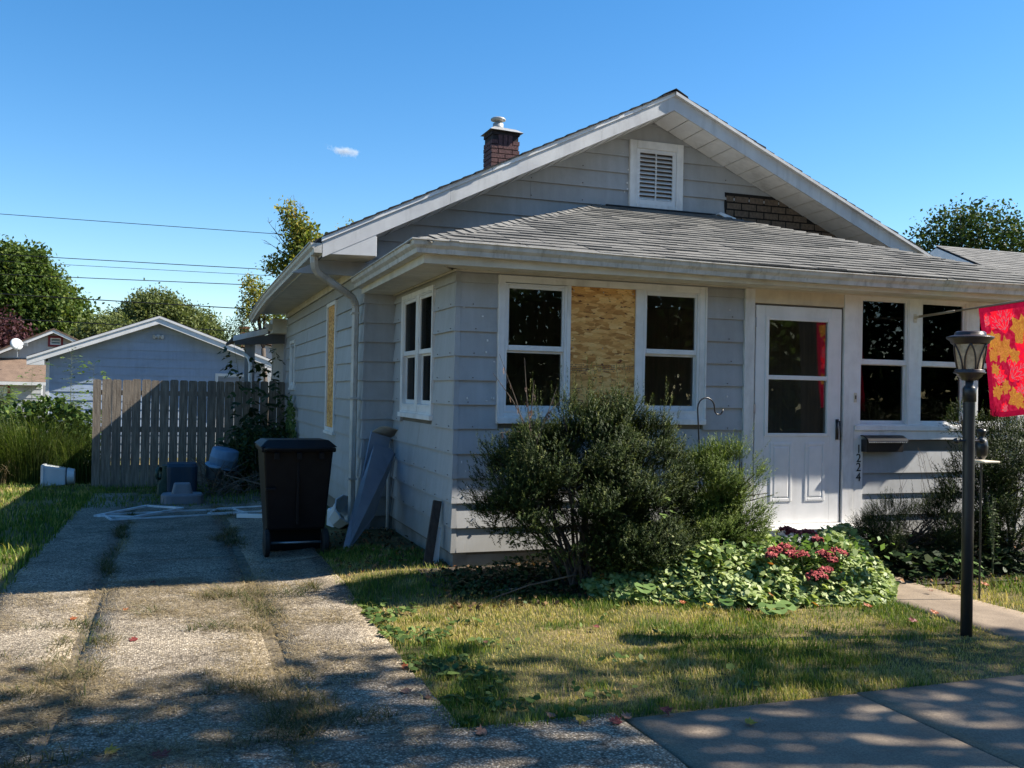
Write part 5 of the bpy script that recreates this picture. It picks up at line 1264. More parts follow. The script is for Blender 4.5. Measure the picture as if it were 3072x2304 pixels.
def tree(name, base, blobs, n_, size, mat, label, cat='tree', trunk=.2, gap=.25, gf=1.2, group=None, limbs=True, shell=.5, spread=1.0, extra=0):
    root = empty(name, base, label, cat, group)
    b = MB(); bz = Vector(base); cx = np.mean([q[0] for q in blobs]); cyy = np.mean([q[1] for q in blobs]); zt_ = min(q[2]-q[5]*.2 for q in blobs)
    fork = Vector((bz.x*.6+cx*.4, bz.y*.6+cyy*.4, bz.z+(zt_-bz.z)*.75))
    b.tube([bz-Vector((0,0,.2)), bz.lerp(fork,.5)+Vector((.05,0,0)), fork], [trunk*1.25, trunk, trunk*.75], 10)
    b.build('trunk', M_BARK, root, smooth=True)
    b = MB()
    for q in blobs:
        e = Vector(q[:3])
        for j in range(3 if limbs else 1):
            t = Vector((q[0]+random.uniform(-.6,.6)*q[3], q[1]+random.uniform(-.6,.6)*q[4], q[2]+random.uniform(-.1,.7)*q[5]))
            m_ = fork.lerp(t, .5)+Vector((random.uniform(-.1,.1)*q[3], 0, q[5]*.1))
            b.tube([fork, m_, t], [trunk*.4, trunk*.22, trunk*.06], 6)
    b.build('branches', M_BARK, root, smooth=True)
    P, d = blob_points(blobs, n_, shell, seed=random.random()*9, gap=gap, gf=gf)
    # cluster leaves round twig ends
    if extra:
        P = np.repeat(P, extra, 0)+RNG.normal(size=(len(P)*extra, 3))*size*1.6
    V, F = leaf_cards(P, size)
    np_mesh('crown', V, F, mat, root, {'rnd': np.clip(RNG.beta(2, 2.2, len(F))*.8+.25*n3(P, .8, 3)+.1, 0, 1)})
    return root
def far(bl, f): return [(CAMPOS.x+(a-CAMPOS.x)*f, CAMPOS.y+(b_-CAMPOS.y)*f, CAMPOS.z+(c_-CAMPOS.z)*f, p*f, q*f, e*f) for a, b_, c_, p, q, e in bl]
tree('maple_tree', (-14.0,70,-.3), far([(-10.3,43.5,6.0,2.3,2,2.0),(-8.8,43.5,5.2,2.0,2,1.9),(-7.6,43,4.3,1.6,2,1.6),(-11.5,44,4,2.5,2,2.5),(-6.9,43,3.3,1.2,1.6,1.4),(-9.6,43.5,7.1,1.5,1.5,1.0)], 1.52), 15000, .20, M_TREE1, 'tall full green maple behind the neighbour house at far left', gap=.5, extra=4)
tree('purple_leaf_tree', (-12.5,56,-.3), far([(-9.3,36.5,2.9,1.5,1.5,1.35),(-8.5,36.5,2.2,1.1,1.2,1.1),(-10.4,36.5,2.5,1.6,1.5,1.5)], 1.45), 7000, .15, M_PURP, 'purple-leaved tree in front of the tall maple at far left', gap=.4, extra=2)
tree('willow_tree', (-3.6,52.5,-.3), [(-3.4,52,5.1,2.3,2,1.8),(-1.6,52,4.6,1.8,2,1.5),(-5.2,52,4.5,1.5,2,1.2),(-.6,52,4.0,1.1,1.5,1.2),(-3.8,52,6.0,1.3,1.3,.85)], 14000, .11, M_TREE2, 'rounded olive green tree above the garage ridge', gap=.4, extra=3)
tree('shade_tree', (-6.4,47,-.3), [(-5.7,47,4.2,1.5,1.5,.9),(-6.6,47,3.6,1.4,1.5,.8),(-4.8,47,3.7,1.0,1.5,.7)], 4000, .12, M_TREE2, 'low green tree between the tall maple and the rounded tree', gap=.4, extra=2)
yt = tree('sweetgum_tree', (1.5,15.6,-.3), [(.36,15,5.25,.30,.35,.26),(.62,15,4.95,.34,.4,.34),(.50,15,4.70,.42,.4,.28),(.86,15,4.62,.25,.3,.22),(-.05,15.2,4.28,.30,.3,.20),(.18,15.2,4.42,.20,.2,.16),(.12,15,5.62,.12,.12,.16),(.24,15,5.45,.16,.2,.2),(1.0,15.2,4.2,.8,.6,.4)], 2600, .06, M_TREE3, 'sparse tree with yellowing crown rising behind the main roof', gap=.5, gf=4, trunk=.09, extra=2, shell=.2)
b = MB(); rb = random.Random(5)
for (x_, y_, z_) in ((-.15,15,5.15),(-.35,15,4.85),(-.28,15,5.3),(.3,15,5.95),(.45,15,5.8),(.55,15,5.7),(-.3,15.2,4.5),(-.1,15,4.95),(-.02,15,5.25),(.18,15.1,5.9)):
    s0 = Vector((.45,15.1,4.45)); e = Vector((x_,y_,z_)); m_ = s0.lerp(e,.55)+Vector((.02,0,-.04))
    b.tube([s0, m_, e], [.02,.010,.003], 5)
    for j in range(5):
        q = m_.lerp(e, rb.uniform(0,.9)); b.tube([q, q+Vector((rb.uniform(-.2,.1),0,rb.uniform(.02,.2)))], [.004,.002], 4)
b.build('bare_branches', M_TWIG, yt)
tree('sweetgum_tree', (2.1,17.3,-.3), [(1.72,16.5,5.42,.16,.16,.13),(1.92,16.5,5.58,.12,.12,.11),(2.6,17,5.0,.6,.5,.4)], 320, .05, M_TREE3, 'small leafy tree tip poking above the rake fascia of the main roof', gap=.6, gf=4, trunk=.07, extra=2, shell=.1)
tree('locust_tree', (.2,20,-.3), [(-.05,19.8,3.95,.45,.4,.38),(-.28,19.6,4.3,.28,.3,.25),(.3,20,3.6,.6,.5,.5),(-.35,19.6,3.6,.3,.3,.3)], 1900, .05, M_TREE3, 'yellow-green tree just left of the main eave above the rear porch roof', gap=.5, gf=3, trunk=.08, extra=2, shell=.2)
tree('spruce_tree', (-.75,19.5,-.3), [(-.62,19.5,2.9,.5,.4,.5),(-.85,19.5,2.55,.35,.3,.35),(-.55,19.5,3.35,.14,.14,.35)], 1500, .03, M_TREE4, 'dark feathery tree behind the corner of the rear porch roof', gap=.4, gf=5, trunk=.06, extra=2, shell=.1)
tree('catalpa_tree', (22.5,17.5,-.3), [(20.9,16.2,6.9,1.0,1.2,.75),(21.9,16,6.9,1.1,1.2,.8),(20.3,16.6,6.2,.9,1,.7),(22.9,15.8,6.3,1.0,1.2,.8),(24.3,16,6.2,1.5,1.2,1.2),(21.3,16.4,5.9,1.2,1,.8),(19.9,16.6,5.6,.6,.8,.6)], 5200, .085, M_TREE4, 'dark green spreading tree above the right neighbour roof', gap=.45, gf=2.2, trunk=.18, extra=2, shell=.35)
# trees on the street side: they shade the foreground and show in the glass
tree('street_tree', (8.6,-6.6,-.1), [(5.4,-4.5,6.4,1.7,.9,.8),(7.4,-5.2,7.3,1.8,1.1,1.1),(9.6,-4.9,6.8,1.7,.9,.9),(11.2,-5.7,7.6,1.6,1.2,1.1),(4.3,-6.0,6.0,1.5,1.1,.8),(6.6,-7.1,6.8,1.9,1.3,1.0),(9.3,-7.3,7.6,1.9,1.3,1.1),(3.3,-4.9,5.4,1.1,.7,.6)], 6600, .115, M_TREE1, 'broad street tree out of frame whose crown dapples the drive and walk', gap=.02, gf=1.9, trunk=.22, extra=2, shell=.15)
for i, (x_, y_, h_, lb) in enumerate(((26,-20,9,'unseen broad tree added down the street to darken the right porch windows'), (34,-24,9,'farthest unseen tree added down the street on the far side'), (-13,22,9,'unseen tree added beyond the left lawn, nearer one'), (-12,12,8,'unseen tree added at the left lawn edge'), (-17,30,10,'unseen tree added beyond the left lawn, farther one'), (-14,-20,8,'tree across the street to the left of the viewer'), (6,-22,6.5,'dense tree across the street reflected in the left porch panes'), (12.5,-20,7.5,'large tree across the street reflected in the door glass'), (19,-22,7,'tree across the street reflected in the far right panes'), (.5,-25,6.5,'far tree across the street behind the viewer'), (-7,-24,7,'tree across the street reflected in the side window'))):
    tree('shade_tree', (x_,y_,-.2), [(x_,y_,h_*.62,3.0,2.5,2.6),(x_+2,y_,h_*.45,2.4,2,2.0),(x_-2,y_,h_*.5,2.4,2,2.2),(x_+.5,y_,h_*.95,1.8,1.8,1.5)], 2600, .22, M_TREE4, lb, gap=.6, extra=3, group='trees across the street')  # left-lawn and down-the-street ones are added unseen to darken reflections and skylight

hd = empty('added_hedge', (12,-19.5,-.1), 'unseen leaf row added across the street to darken the window reflections', 'added_hedge')  # unseen leaf mass added so the low panes reflect something dark
n_ = 16000; P = np.stack([RNG.uniform(-22,60,n_), RNG.uniform(-20.2,-18.8,n_), RNG.uniform(-.1,2.9,n_)], 1); V, F = leaf_cards(P, .34); np_mesh('foliage', V, F, M_TREE4, hd, {'rnd': RNG.random(n_)})
# ---- yew bushes: sprays of needles
def sprays(P, D, L, nn, nl, nw, rnd=None):
    """each spray: nn needles along a stem of length L at P in direction D"""
    n_ = len(P); D = D/np.linalg.norm(D, axis=1)[:, None]
    A = np.cross(D, rand_dirs(n_)); A /= np.linalg.norm(A, axis=1)[:, None]; Bv = np.cross(D, A)
    t = np.linspace(.05, 1, nn)[None, :, None]; Lr = (L*RNG.uniform(.7, 1.3, n_))[:, None, None]
    base = P[:, None, :]+D[:, None, :]*Lr*t
    ph = RNG.uniform(0, 6.28, (n_, nn)); side = np.cos(ph)[..., None]*A[:, None, :]+np.sin(ph)[..., None]*Bv[:, None, :]*.6
    dirn = side*.85+D[:, None, :]*.55; dirn /= np.linalg.norm(dirn, axis=2)[..., None]
    l_ = nl*RNG.uniform(.7, 1.2, (n_, nn, 1))*(1-.35*t)
    wv = np.cross(dirn, D[:, None, :]+.01); wv /= np.linalg.norm(wv, axis=2)[..., None]+1e-9
    tip = base+dirn*l_; a = base+wv*nw*.5; c_ = base-wv*nw*.5
    V = np.stack([a, c_, tip], 2).reshape(-1, 3); F = np.arange(len(V)).reshape(-1, 3)
    r_ = np.repeat(np.clip(RNG.beta(2, 2.5, n_) if rnd is None else rnd, 0, 1), nn)
    r_ = np.clip(r_*.75+np.tile(np.linspace(-.05, .3, nn), n_), 0, 1)
    return V, F, r_
def yew(name, blobs, n_, mat, label, base, L=.11, nn=16, shoots=(), lift=.9, shell=.50, gap=.05, seed=1, stems=14, cut=None, nl=.026, nw=.0045):
    root = empty(name, base, label, 'shrub')
    P, d = blob_points(blobs, n_, shell, seed, gap, 5.2, rag=.30)
    if cut is not None: kk = cut(P); P, d = P[kk], d[kk]
    D = d*.8+np.array([0, 0, lift])+RNG.normal(size=d.shape)*.35
    V, F, r_ = sprays(P, D, L, nn, nl, nw)
    Vs, Fs, Rs = [V], [F], [r_]; off = len(V)
    if len(shoots):
        sp_, sd_ = [], []
        for (x_, y_, z_, dx, dy, dz, ln) in shoots:
            k = int(ln/.035)
            for j in range(k):
                t = j/k; sp_.append((x_+dx*ln*t, y_+dy*ln*t, z_+dz*ln*t)); sd_.append((dx+random.uniform(-.5,.5)*(1-t), dy+random.uniform(-.5,.5)*(1-t), dz))
        V, F, r_ = sprays(np.array(sp_), np.array(sd_), .06, 10, .022, .0042); Vs.append(V); Fs.append(F+off); Rs.append(np.clip(r_+.2, 0, 1))
    np_mesh('foliage', np.vstack(Vs), np.vstack(Fs), mat, root, {'rnd': np.concatenate(Rs)})
    b = MB(); bz = Vector(base); rr_ = random.Random(seed)
    for i in range(stems):
        q = blobs[rr_.randrange(len(blobs))]; t = Vector((q[0]+rr_.uniform(-.6,.6)*q[3], q[1]+rr_.uniform(-.5,.5)*q[4], q[2]+rr_.uniform(-.2,.6)*q[5]))
        s0 = bz+Vector((rr_.uniform(-.12,.12), rr_.uniform(-.08,.08), -.03)); m1 = s0.lerp(t, .35)+Vector((0,0,.06)); m2 = s0.lerp(t, .7)+Vector((rr_.uniform(-.05,.05),0,.03))
        b.tube([s0, m1, m2, t], [.013,.010,.007,.003], 5)
        for j in range(5):
            p_ = m1.lerp(t, rr_.uniform(0,.9)); b.tube([p_, p_+Vector((rr_.uniform(-.2,.2), rr_.uniform(-.2,.1), rr_.uniform(.02,.2)))], [.006,.0025], 4)
    b.build('stems', M_DWOOD, root)
    return root
Y1 = [(.52,-.75,.88,.42,.36,.30),(.95,-.75,.98,.50,.38,.36),(1.32,-.74,.82,.40,.36,.40),(.30,-.72,.72,.34,.32,.26),(1.50,-.72,.50,.24,.32,.32),(1.05,-.85,.62,.5,.36,.28),(.78,-.72,1.24,.20,.22,.20),(1.15,-.70,1.22,.24,.22,.22),(.45,-.68,1.12,.14,.16,.16),(1.45,-.70,1.12,.16,.18,.16),(1.35,-.85,.30,.40,.32,.26),(.25,-.8,.5,.30,.28,.18),(.75,-.85,.42,.45,.32,.26),(1.15,-.85,.30,.40,.30,.24)]
sh1 = [(.47,-.7,1.15,.02,0,1,.30),(.42,-.7,1.1,-.2,0,1,.26),(.58,-.7,1.2,.15,-.1,1,.30),(.80,-.7,1.3,-.05,0,1,.26),(.88,-.72,1.3,.08,0,1,.38),(1.0,-.7,1.3,0,-.1,1,.24),(1.12,-.7,1.32,.05,0,1,.22),(1.3,-.7,1.2,.1,0,1,.26),(1.48,-.72,1.05,.3,0,1,.26),(1.55,-.7,.9,.4,0,1,.20),(.08,-.72,.85,-.3,0,1,.30),(.2,-.7,.95,-.1,0,1,.2),(.70,-.7,1.32,.0,0,1,.18),(1.2,-.7,1.3,-.1,0,1,.2),(.62,-.7,1.2,-.1,0,1,.32),(.02,-.75,.5,-.7,0,.6,.15)]
rs_ = random.Random(5)
sh1 += [(q[0]+rs_.uniform(-.8,.8)*q[3], q[1]+rs_.uniform(-.6,.3)*q[4], q[2]+q[5]*.75, rs_.uniform(-.25,.25)+(q[0]-.95)*.25, rs_.uniform(-.2,.1), 1, rs_.uniform(.14,.34)) for q in Y1[:10] for _ in range(9)]
def cut1(P): return ~((P[:, 2] < .48) & (P[:, 0] < 1.0) & (RNG.random(len(P)) < .62)) & (P[:, 1] < -.24)
yew('yew_bush', Y1, 36000, M_YEW, 'large dark yew bush with bare lower stems in front of the boarded window', (.85,-.75,-.02), shoots=sh1, cut=cut1, seed=2, stems=40, nn=13, nl=.028, nw=.0075, L=.09)
Y2 = [(2.02,-.72,.72,.27,.30,.28),(2.22,-.70,.80,.20,.26,.22),(2.18,-.75,.45,.26,.30,.30),(1.95,-.8,.35,.28,.3,.25)]
sh2 = [(2.34,-.72,.85,.7,0,.75,.30),(2.36,-.72,.7,.8,0,.65,.26),(2.36,-.72,.55,1,0,.35,.28),(2.34,-.75,.4,1,0,.2,.24),(2.2,-.7,.95,.1,0,1,.22),(2.08,-.7,.95,-.1,0,1,.20),(2.35,-.7,1.0,.3,0,1,.22),(2.0,-.7,.9,-.3,0,1,.2),(2.45,-.74,.3,1,-.1,.0,.24)]
yew('yew_bush', Y2, 8500, M_YEWL, 'smaller brighter yew with long side shoots just left of the door', (2.2,-.72,-.02), shoots=sh2, seed=3, stems=14, L=.12, nn=13, nl=.030, nw=.007)
Y3 = [(4.95,-.8,.95,.40,.36,.40),(5.35,-.8,.85,.45,.4,.5),(4.75,-.75,.62,.32,.34,.34),(5.1,-.8,.42,.5,.4,.4),(5.8,-.8,.8,.5,.4,.6),(4.72,-.62,1.25,.12,.14,.16),(4.6,-.7,.35,.3,.3,.28)]
sh3 = [(4.70,-.62,1.2,-.1,0,1,.26),(4.62,-.65,1.15,-.25,0,1,.28),(4.85,-.7,1.25,.1,0,1,.2),(4.45,-.7,.75,-.8,0,.5,.18),(5.1,-.7,1.3,0,0,1,.14)]
yew('yew_bush', Y3, 16000, M_YEW, 'dark yew bush behind the lamp post at the right edge', (5.1,-.78,-.02), shoots=sh3, seed=5, stems=22, nn=12, nl=.026, nw=.008, L=.09)
Y4 = [(3.95,-.62,.30,.34,.28,.24),(4.3,-.7,.28,.3,.28,.26),(3.72,-.6,.18,.22,.22,.18)]
yew('low_shrub', Y4, 4200, M_YEW, 'low dark shrub in shade beneath the mailbox', (4.0,-.6,-.02), seed=6, stems=10, shoots=[(3.95,-.5,.5,.2,0,1,.15),(4.25,-.55,.5,-.2,0,1,.2),(4.45,-.6,.5,.4,0,1,.2)])
# boxwood at the right edge
P, d = blob_points([(5.35,-1.55,.16,.34,.26,.26),(5.7,-1.5,.2,.3,.3,.3)], 3800, .5, 4, .6, 5)
V, F = leaf_cards(P, .018, 1.4)
bw = empty('boxwood_bush', (5.45,-1.5,-.1), 'small yellow-green boxwood at the right edge behind the lamp post', 'shrub')
np_mesh('foliage', V, F, leafmat('boxwood_leaves', [(0,(.06,.09,.02)),(.6,(.17,.19,.04)),(1,(.38,.30,.07))], .3), bw, {'rnd': np.clip(RNG.random(len(F))*.6+(P[:, 2])*1.2, 0, 1)})
b = MB()
for i in range(8): b.tube([(5.45,-1.52,-.12),(5.3+i*.07,-1.55,.3)], [.008,.003], 4)
b.build('stems', M_BARK, bw)

# ---- groundcover (euonymus) mound
edge = np.array([(.25,-.86),(.63,-1.01),(1.14,-1.26),(1.5,-1.48),(1.9,-1.66),(2.5,-1.66),(2.8,-1.76),(3.2,-1.56),(3.5,-1.2),(3.62,-.95)])
def edge_y(x): return np.interp(x, edge[:, 0], edge[:, 1])
def cover(x0, x1, n_, hmax, back=-.25, front=None):
    x = RNG.uniform(x0, x1, n_); ey = edge_y(x); y = ey+(back-ey)*RNG.uniform(0, 1, n_)**1.0
    ey = ey+.16*(vnoise(x*5, x*0, 4)-.5); keep = (y > ey) & ~((x > 2.45) & (y > -.72-.12*vnoise(x*6, x*0, 8))); x, y, ey = x[keep], y[keep], ey[keep]; dd = np.minimum(np.minimum((y-ey)/.55, (x1-x)/.5+.1), (x-x0)/.8+.2); h_ = hmax*np.clip(dd, .03, 1)**.7*(.45+1.05*fbm(x*4.5, y*4.5, 8))
    return x, y, h_
x, y, h_ = cover(.80, 3.62, 27000, .38)
t = RNG.uniform(.25, 1.0, len(x)); P = np.stack([x, y, g(x, y)+h_*t], 1)
nr_ = np.stack([RNG.normal(0,.5,len(x)), RNG.normal(-.35,.5,len(x)), np.ones(len(x))], 1); nr_ /= np.linalg.norm(nr_, axis=1)[:, None]
def round_leaves(P, nrm, size, k=6, stretch=1.25):
    n_ = len(P); a = np.cross(nrm, rand_dirs(n_)); a /= np.linalg.norm(a, axis=1)[:, None]; bv = np.cross(nrm, a)
    s_ = size*RNG.uniform(.6, 1.3, n_); ang = np.linspace(0, 2*np.pi, k, endpoint=False)
    V = []
    for q in ang:
        rr_ = 1.0
        V.append(P+(a*(np.cos(q)*stretch)+bv*np.sin(q))*s_[:, None]*.5+nrm*(np.abs(np.sin(q))*.12*s_)[:, None])
    V = np.stack(V, 1).reshape(-1, 3); return V, np.arange(len(V)).reshape(-1, k)
V, F = round_leaves(P, nr_, 1.0); V = P.repeat(6,0)+(V-P.repeat(6,0))*(.024+.030*RNG.random(len(P))**1.5).repeat(6)[:,None]
np_mesh('groundcover', V, F, M_EUON, None, {'rnd': np.clip(RNG.beta(2, 2.2, len(F))*.9+np.where(RNG.random(len(F)) < .004, 1, 0), 0, 1)}, label='pale green variegated euonymus covering the bed in front of the door', cat='ground cover', kind='stuff')
# thinner, darker weeds under the yew
x, y, h_ = cover(-.15, 1.25, 2400, .13, -.2); P = np.stack([x, y-.02, g(x, y)+h_*RNG.uniform(.2, 1, len(x))], 1)
V, F = round_leaves(P, np.tile([0, -.2, 1.], (len(P), 1))+RNG.normal(size=(len(P), 3))*.5, .026)
np_mesh('undergrowth', V, F, M_WEEDD, None, {'rnd': RNG.random(len(F))}, label='low leafy weeds in the shade under the large yew', cat='weeds', kind='stuff')
x = RNG.uniform(3.7, 5.2, 1300); y = RNG.uniform(-1.15, -.3, 1300); P = np.stack([x, y, g(x, y)+RNG.uniform(.02, .22, 1300)], 1)
V, F = round_leaves(P, np.tile([0, -.2, 1.], (1300, 1))+RNG.normal(size=(1300, 3))*.3, .05)
np_mesh('undergrowth', V, F, M_WEEDD, None, {'rnd': RNG.random(len(F))}, label='dark leafy weeds in the bed right of the path', cat='weeds', kind='stuff')
# bed soil sheets
for nm_, pts in (('bed_soil', [(-.3,-.55),(.25,-.82),(.63,-.98),(1.14,-1.22),(1.9,-1.60),(2.8,-1.70),(3.0,-1.6),(3.0,-.03),(-.3,-.03)]), ('bed_soil', [(3.76,-1.2),(6.2,-1.3),(6.2,-.03),(3.76,-.03)])):
    cxx = sum(p_[0] for p_ in pts)/len(pts); cyy = sum(p_[1] for p_ in pts)/len(pts); vs = []; n_ = len(pts)
    for f_ in (1, .75, .5, .25):
        for p_ in pts:
            xx, yy = cxx+(p_[0]-cxx)*f_, cyy+(p_[1]-cyy)*f_; vs.append((xx, yy, gz(xx, yy)+.014))
    vs.append((cxx, cyy, gz(cxx, cyy)+.014)); fs = [(r_*n_+i, r_*n_+(i+1) % n_, (r_+1)*n_+(i+1) % n_, (r_+1)*n_+i) for r_ in range(3) for i in range(n_)]+[(3*n_+i, 3*n_+(i+1) % n_, 4*n_) for i in range(n_)]
    b = MB(); b.add(vs, fs); b.build(nm_, M_SOIL, kind='structure')

# ---- lobed leaf helper (real blades) for larger weeds
def lobed(b, p, d, nrm, s_, kind='maple'):
    p, d, nrm = Vector(p), Vector(d).normalized(), Vector(nrm).normalized(); sd = d.cross(nrm).normalized(); nrm = sd.cross(d)
    if kind == 'maple': prof = [(0,0),(.30,.02),(.45,.28),(.28,.36),(.48,.62),(.20,.58),(.14,.82),(0,1.05)]
    elif kind == 'round': prof = [(0,0),(.34,-.10),(.52,.18),(.50,.50),(.36,.78),(.14,.93),(0,.92)]
    else: prof = [(0,0),(.14,.18),(.2,.42),(.15,.7),(0,1.0)]
    n_ = len(prof); vs = [p+d*y_*s_+sd*x_*s_+nrm*(.10*abs(x_)*s_-.12*y_*y_*s_) for x_, y_ in prof]+[p+d*y_*s_-sd*x_*s_+nrm*(.10*abs(x_)*s_-.12*y_*y_*s_) for x_, y_ in prof[1:-1]]
    c_ = [p+d*y_*s_-nrm*.12*y_*y_*s_ for y_ in (.3, .6)]
    # fans along midrib
    R_ = list(range(n_)); L_ = [0]+list(range(n_, 2*n_-2))+[n_-1]
    base = len(vs); vs += c_; fs = []
    for rr_ in (R_, L_):
        for i in range(n_-1):
            yi = prof[i][1]; m_ = base if yi < .45 else base+1; tri = (rr_[i], rr_[i+1], m_); fs.append(tri if rr_ is R_ else tri[::-1])
        fs.append((0, base, base) if False else (rr_[0], base, base+1)) if False else None
    fs = [f for f in fs if f]
    b.add(vs, fs)
def weed(name, base, h_, n_leaf, size, mat, label, cat='weed', kind='maple', lean=(0,0), stems=1, group=None, droop=.3, stemmat=None, seed=0, top_small=.5, start=.2):
    rr_ = random.Random(seed+int(h_*100)); root = empty(name, base, label, cat, group); b = MB(); lv = MB(); bz = Vector(base)
    for s_ in range(stems):
        l2 = Vector((lean[0]+rr_.uniform(-.12,.12)*(stems > 1), lean[1]+rr_.uniform(-.1,.1)*(stems > 1), 1)); hh = h_*rr_.uniform(.8, 1) if stems > 1 else h_
        pts = [bz+Vector((l2.x*hh*t*t, l2.y*hh*t*t, hh*t)) for t in (0,.25,.5,.75,1)]
        b.tube(pts, [.008,.007,.006,.004,.002], 5)
        for i in range(n_leaf):
            t = start+(1-start)*(i+rr_.random())/n_leaf; q = bz+Vector((l2.x*hh*t*t, l2.y*hh*t*t, hh*t)); a = rr_.uniform(0, 6.28)
            d = Vector((math.cos(a), math.sin(a), rr_.uniform(-.2,.5))); st_ = d*size*rr_.uniform(.3,.9); s2 = size*rr_.uniform(.7,1.2)*(1-(1-top_small)*t)
            b.tube([q, q+st_], [.002,.0015], 3); lobed(lv, q+st_, Vector((d.x,d.y,-droop*rr_.uniform(.3,1.2))), (rr_.uniform(-.9,.9),rr_.uniform(-1.2,.6),1), s2, kind)
    b.build('stem', stemmat or M_WEED_STEM, root)
    o_ = lv.build('leaves', mat, root, smooth=False)
    at = o_.data.attributes.new('rnd', 'FLOAT', 'FACE'); n_f = len(o_.data.polygons); at.data.foreach_set('value', np.repeat(RNG.random(n_f//14+1), 14)[:n_f].astype(np.float32))
    return root
M_WEED_STEM = simple('green_stem', (.09,.11,.045), None, 6, .7)
# big vines/weeds between fence and house
for i, (x_, y_, h_, ln, lean, lb) in enumerate(((-1.0,9.6,2.45,26,(-.10,0),'tall lobed-leaf weed rising above the fence with bent tip, left one'), (-.70,9.55,2.42,26,(.06,0),'tall lobed-leaf weed above the fence beside the house corner'), (-.35,9.2,1.75,20,(.06,0),'lobed-leaf weed against the house wall under the small side window'), (-.9,9.3,1.3,18,(-.15,0),'shorter weed in front of the right end of the fence'), (-.6,9.0,1.1,16,(.1,-.05),'weed low against the wall behind the bin'), (-1.15,8.9,.95,14,(-.1,0),'weed beside the brush pile'))):
    weed('tall_weed', (x_,y_,-.27), h_, int(ln*1.6), .27, M_WEEDD, lb, lean=lean, stems=1 if h_ > 2 else 3, group='weeds at the fence', seed=i, top_small=.62, droop=.6)
# ivy on the wall
n_ = 900; yy = RNG.uniform(7.6, 9.4, n_); zz_ = RNG.uniform(-.2, 1.35, n_)*np.clip(1-(np.abs(yy-8.5)/.95)**2, .1, 1); P = np.stack([np.full(n_, XM-.03)-RNG.uniform(0,.05,n_), yy, zz_], 1)
V, F = round_leaves(P, np.tile([-1., -.3, .2], (n_, 1))+RNG.normal(size=(n_, 3))*.3, .05); np_mesh('wall_ivy', V, F, M_WEED, None, {'rnd': RNG.random(n_)}, label='small-leaved ivy creeping up the side wall behind the bin', cat='ivy', kind='stuff')
# brush pile
b = MB(); rb = random.Random(9)
for i in range(150):
    p_ = Vector((rb.uniform(-1.75,-.55), rb.uniform(7.6,9.3), -.24+rb.random()*.1)); a = rb.uniform(0,6.28); l = rb.uniform(.3,1.0); e = p_+Vector((math.cos(a)*l, math.sin(a)*l*.6, rb.uniform(.0,.65)))
    b.tube([p_, p_.lerp(e,.5)+Vector((0,0,.07)), e], [.009,.006,.002], 4)
b.tube([(-1.45,7.5,.12),(-1.2,7.4,.06),(-.9,7.3,-.02)], [.008,.01,.012], 5); b.tube([(-1.1,7.4,.05),(-.95,7.35,.14)], [.005,.003], 4)
b.build('brush_pile', M_TWIG, None, label='heap of dry branches in the dark corner under the drum', cat='brush pile', kind='stuff')
n_ = 2400; P = np.stack([RNG.uniform(-1.2,-.4,n_), RNG.uniform(7.9,9.7,n_), RNG.uniform(-.25,.75,n_)**1.0], 1); V, F = leaf_cards(P, .06, 1.4); np_mesh('corner_undergrowth', V, F, M_WEEDD, None, {'rnd': RNG.random(n_)}, label='tangled dark foliage filling the corner between fence and house', cat='weeds', kind='stuff')

# ---- tall ornamental grass clumps
def clump(cx, cyy, rad, n_, h_, label, seed=0, spread=.5, mat=M_REED, width=.008, name='tall_grass_clump', group='tall grass clumps'):
    root = empty(name, (cx,cyy,gz(cx,cyy)), label, 'ornamental grass', group)
    a = RNG.uniform(0, 2*np.pi, n_); r_ = rad*np.sqrt(RNG.random(n_)); bx, by = cx+r_*np.cos(a)*1.3, cyy+r_*np.sin(a); bz_ = g(bx, by)
    oa = a+RNG.normal(0,.6,n_); H = h_*RNG.uniform(.45, 1.05, n_); out_ = H*spread*RNG.uniform(.3, 1.3, n_)
    T = np.linspace(0, 1, 7); segs = []
    for t in T:
        z_ = H*(t*1.25-.42*t**2.6*(1+out_/H)); ox = out_*t**1.8
        segs.append(np.stack([bx+ox*np.cos(oa), by+ox*np.sin(oa), bz_+z_], 1))
    C = np.stack(segs, 1); sd = np.stack([-np.sin(oa), np.cos(oa), np.zeros(n_)], 1)[:, None, :]; wd = (width*(1-T**2*.95))[None, :, None]
    A_ = C+sd*wd*.5; B_ = C-sd*wd*.5; V = np.stack([A_, B_], 2).reshape(-1, 3); m_ = len(T)
    base_ = (np.arange(n_)*m_*2)[:, None]+(np.arange(m_-1)*2)[None, :]; base_ = base_.reshape(-1, 1)
    F = np.hstack([base_, base_+1, base_+3, base_+2]); np_mesh('blades', V, F, mat, root, {'rnd': np.repeat(RNG.beta(2,2.5,n_), m_-1)}); return root
clump(-4.55,11.2,.60,2100,1.75,'large arching green grass clump left of the fence')
clump(-5.6,11.6,.6,1500,1.7,'grass clump at the left frame edge')
clump(-3.85,10.9,.35,700,1.25,'shaded grass clump tight against the fence end')
clump(-6.5,11.0,.5,900,1.5,'grass clump mostly outside the left frame edge')
clump(-5.1,10.7,.2,90,.75,'thin clump of pale drooping blades in front of the large grass', spread=.9, mat=M_STRAW)
weed('sapling', (-4.70,12.0,-.29), 2.05, 44, .30, M_WEED, 'leafy sapling with upright whorls between the grass and the neighbour wall', 'sapling', 'oval', group='saplings behind the grass', seed=3, droop=.1, start=.45)
weed('sapling', (-4.06,12.2,-.29), 2.45, 80, .20, M_WEED, 'tallest thin sapling in front of the garage wall', 'sapling', 'oval', group='saplings behind the grass', seed=4, droop=.1, start=.4, top_small=.35)
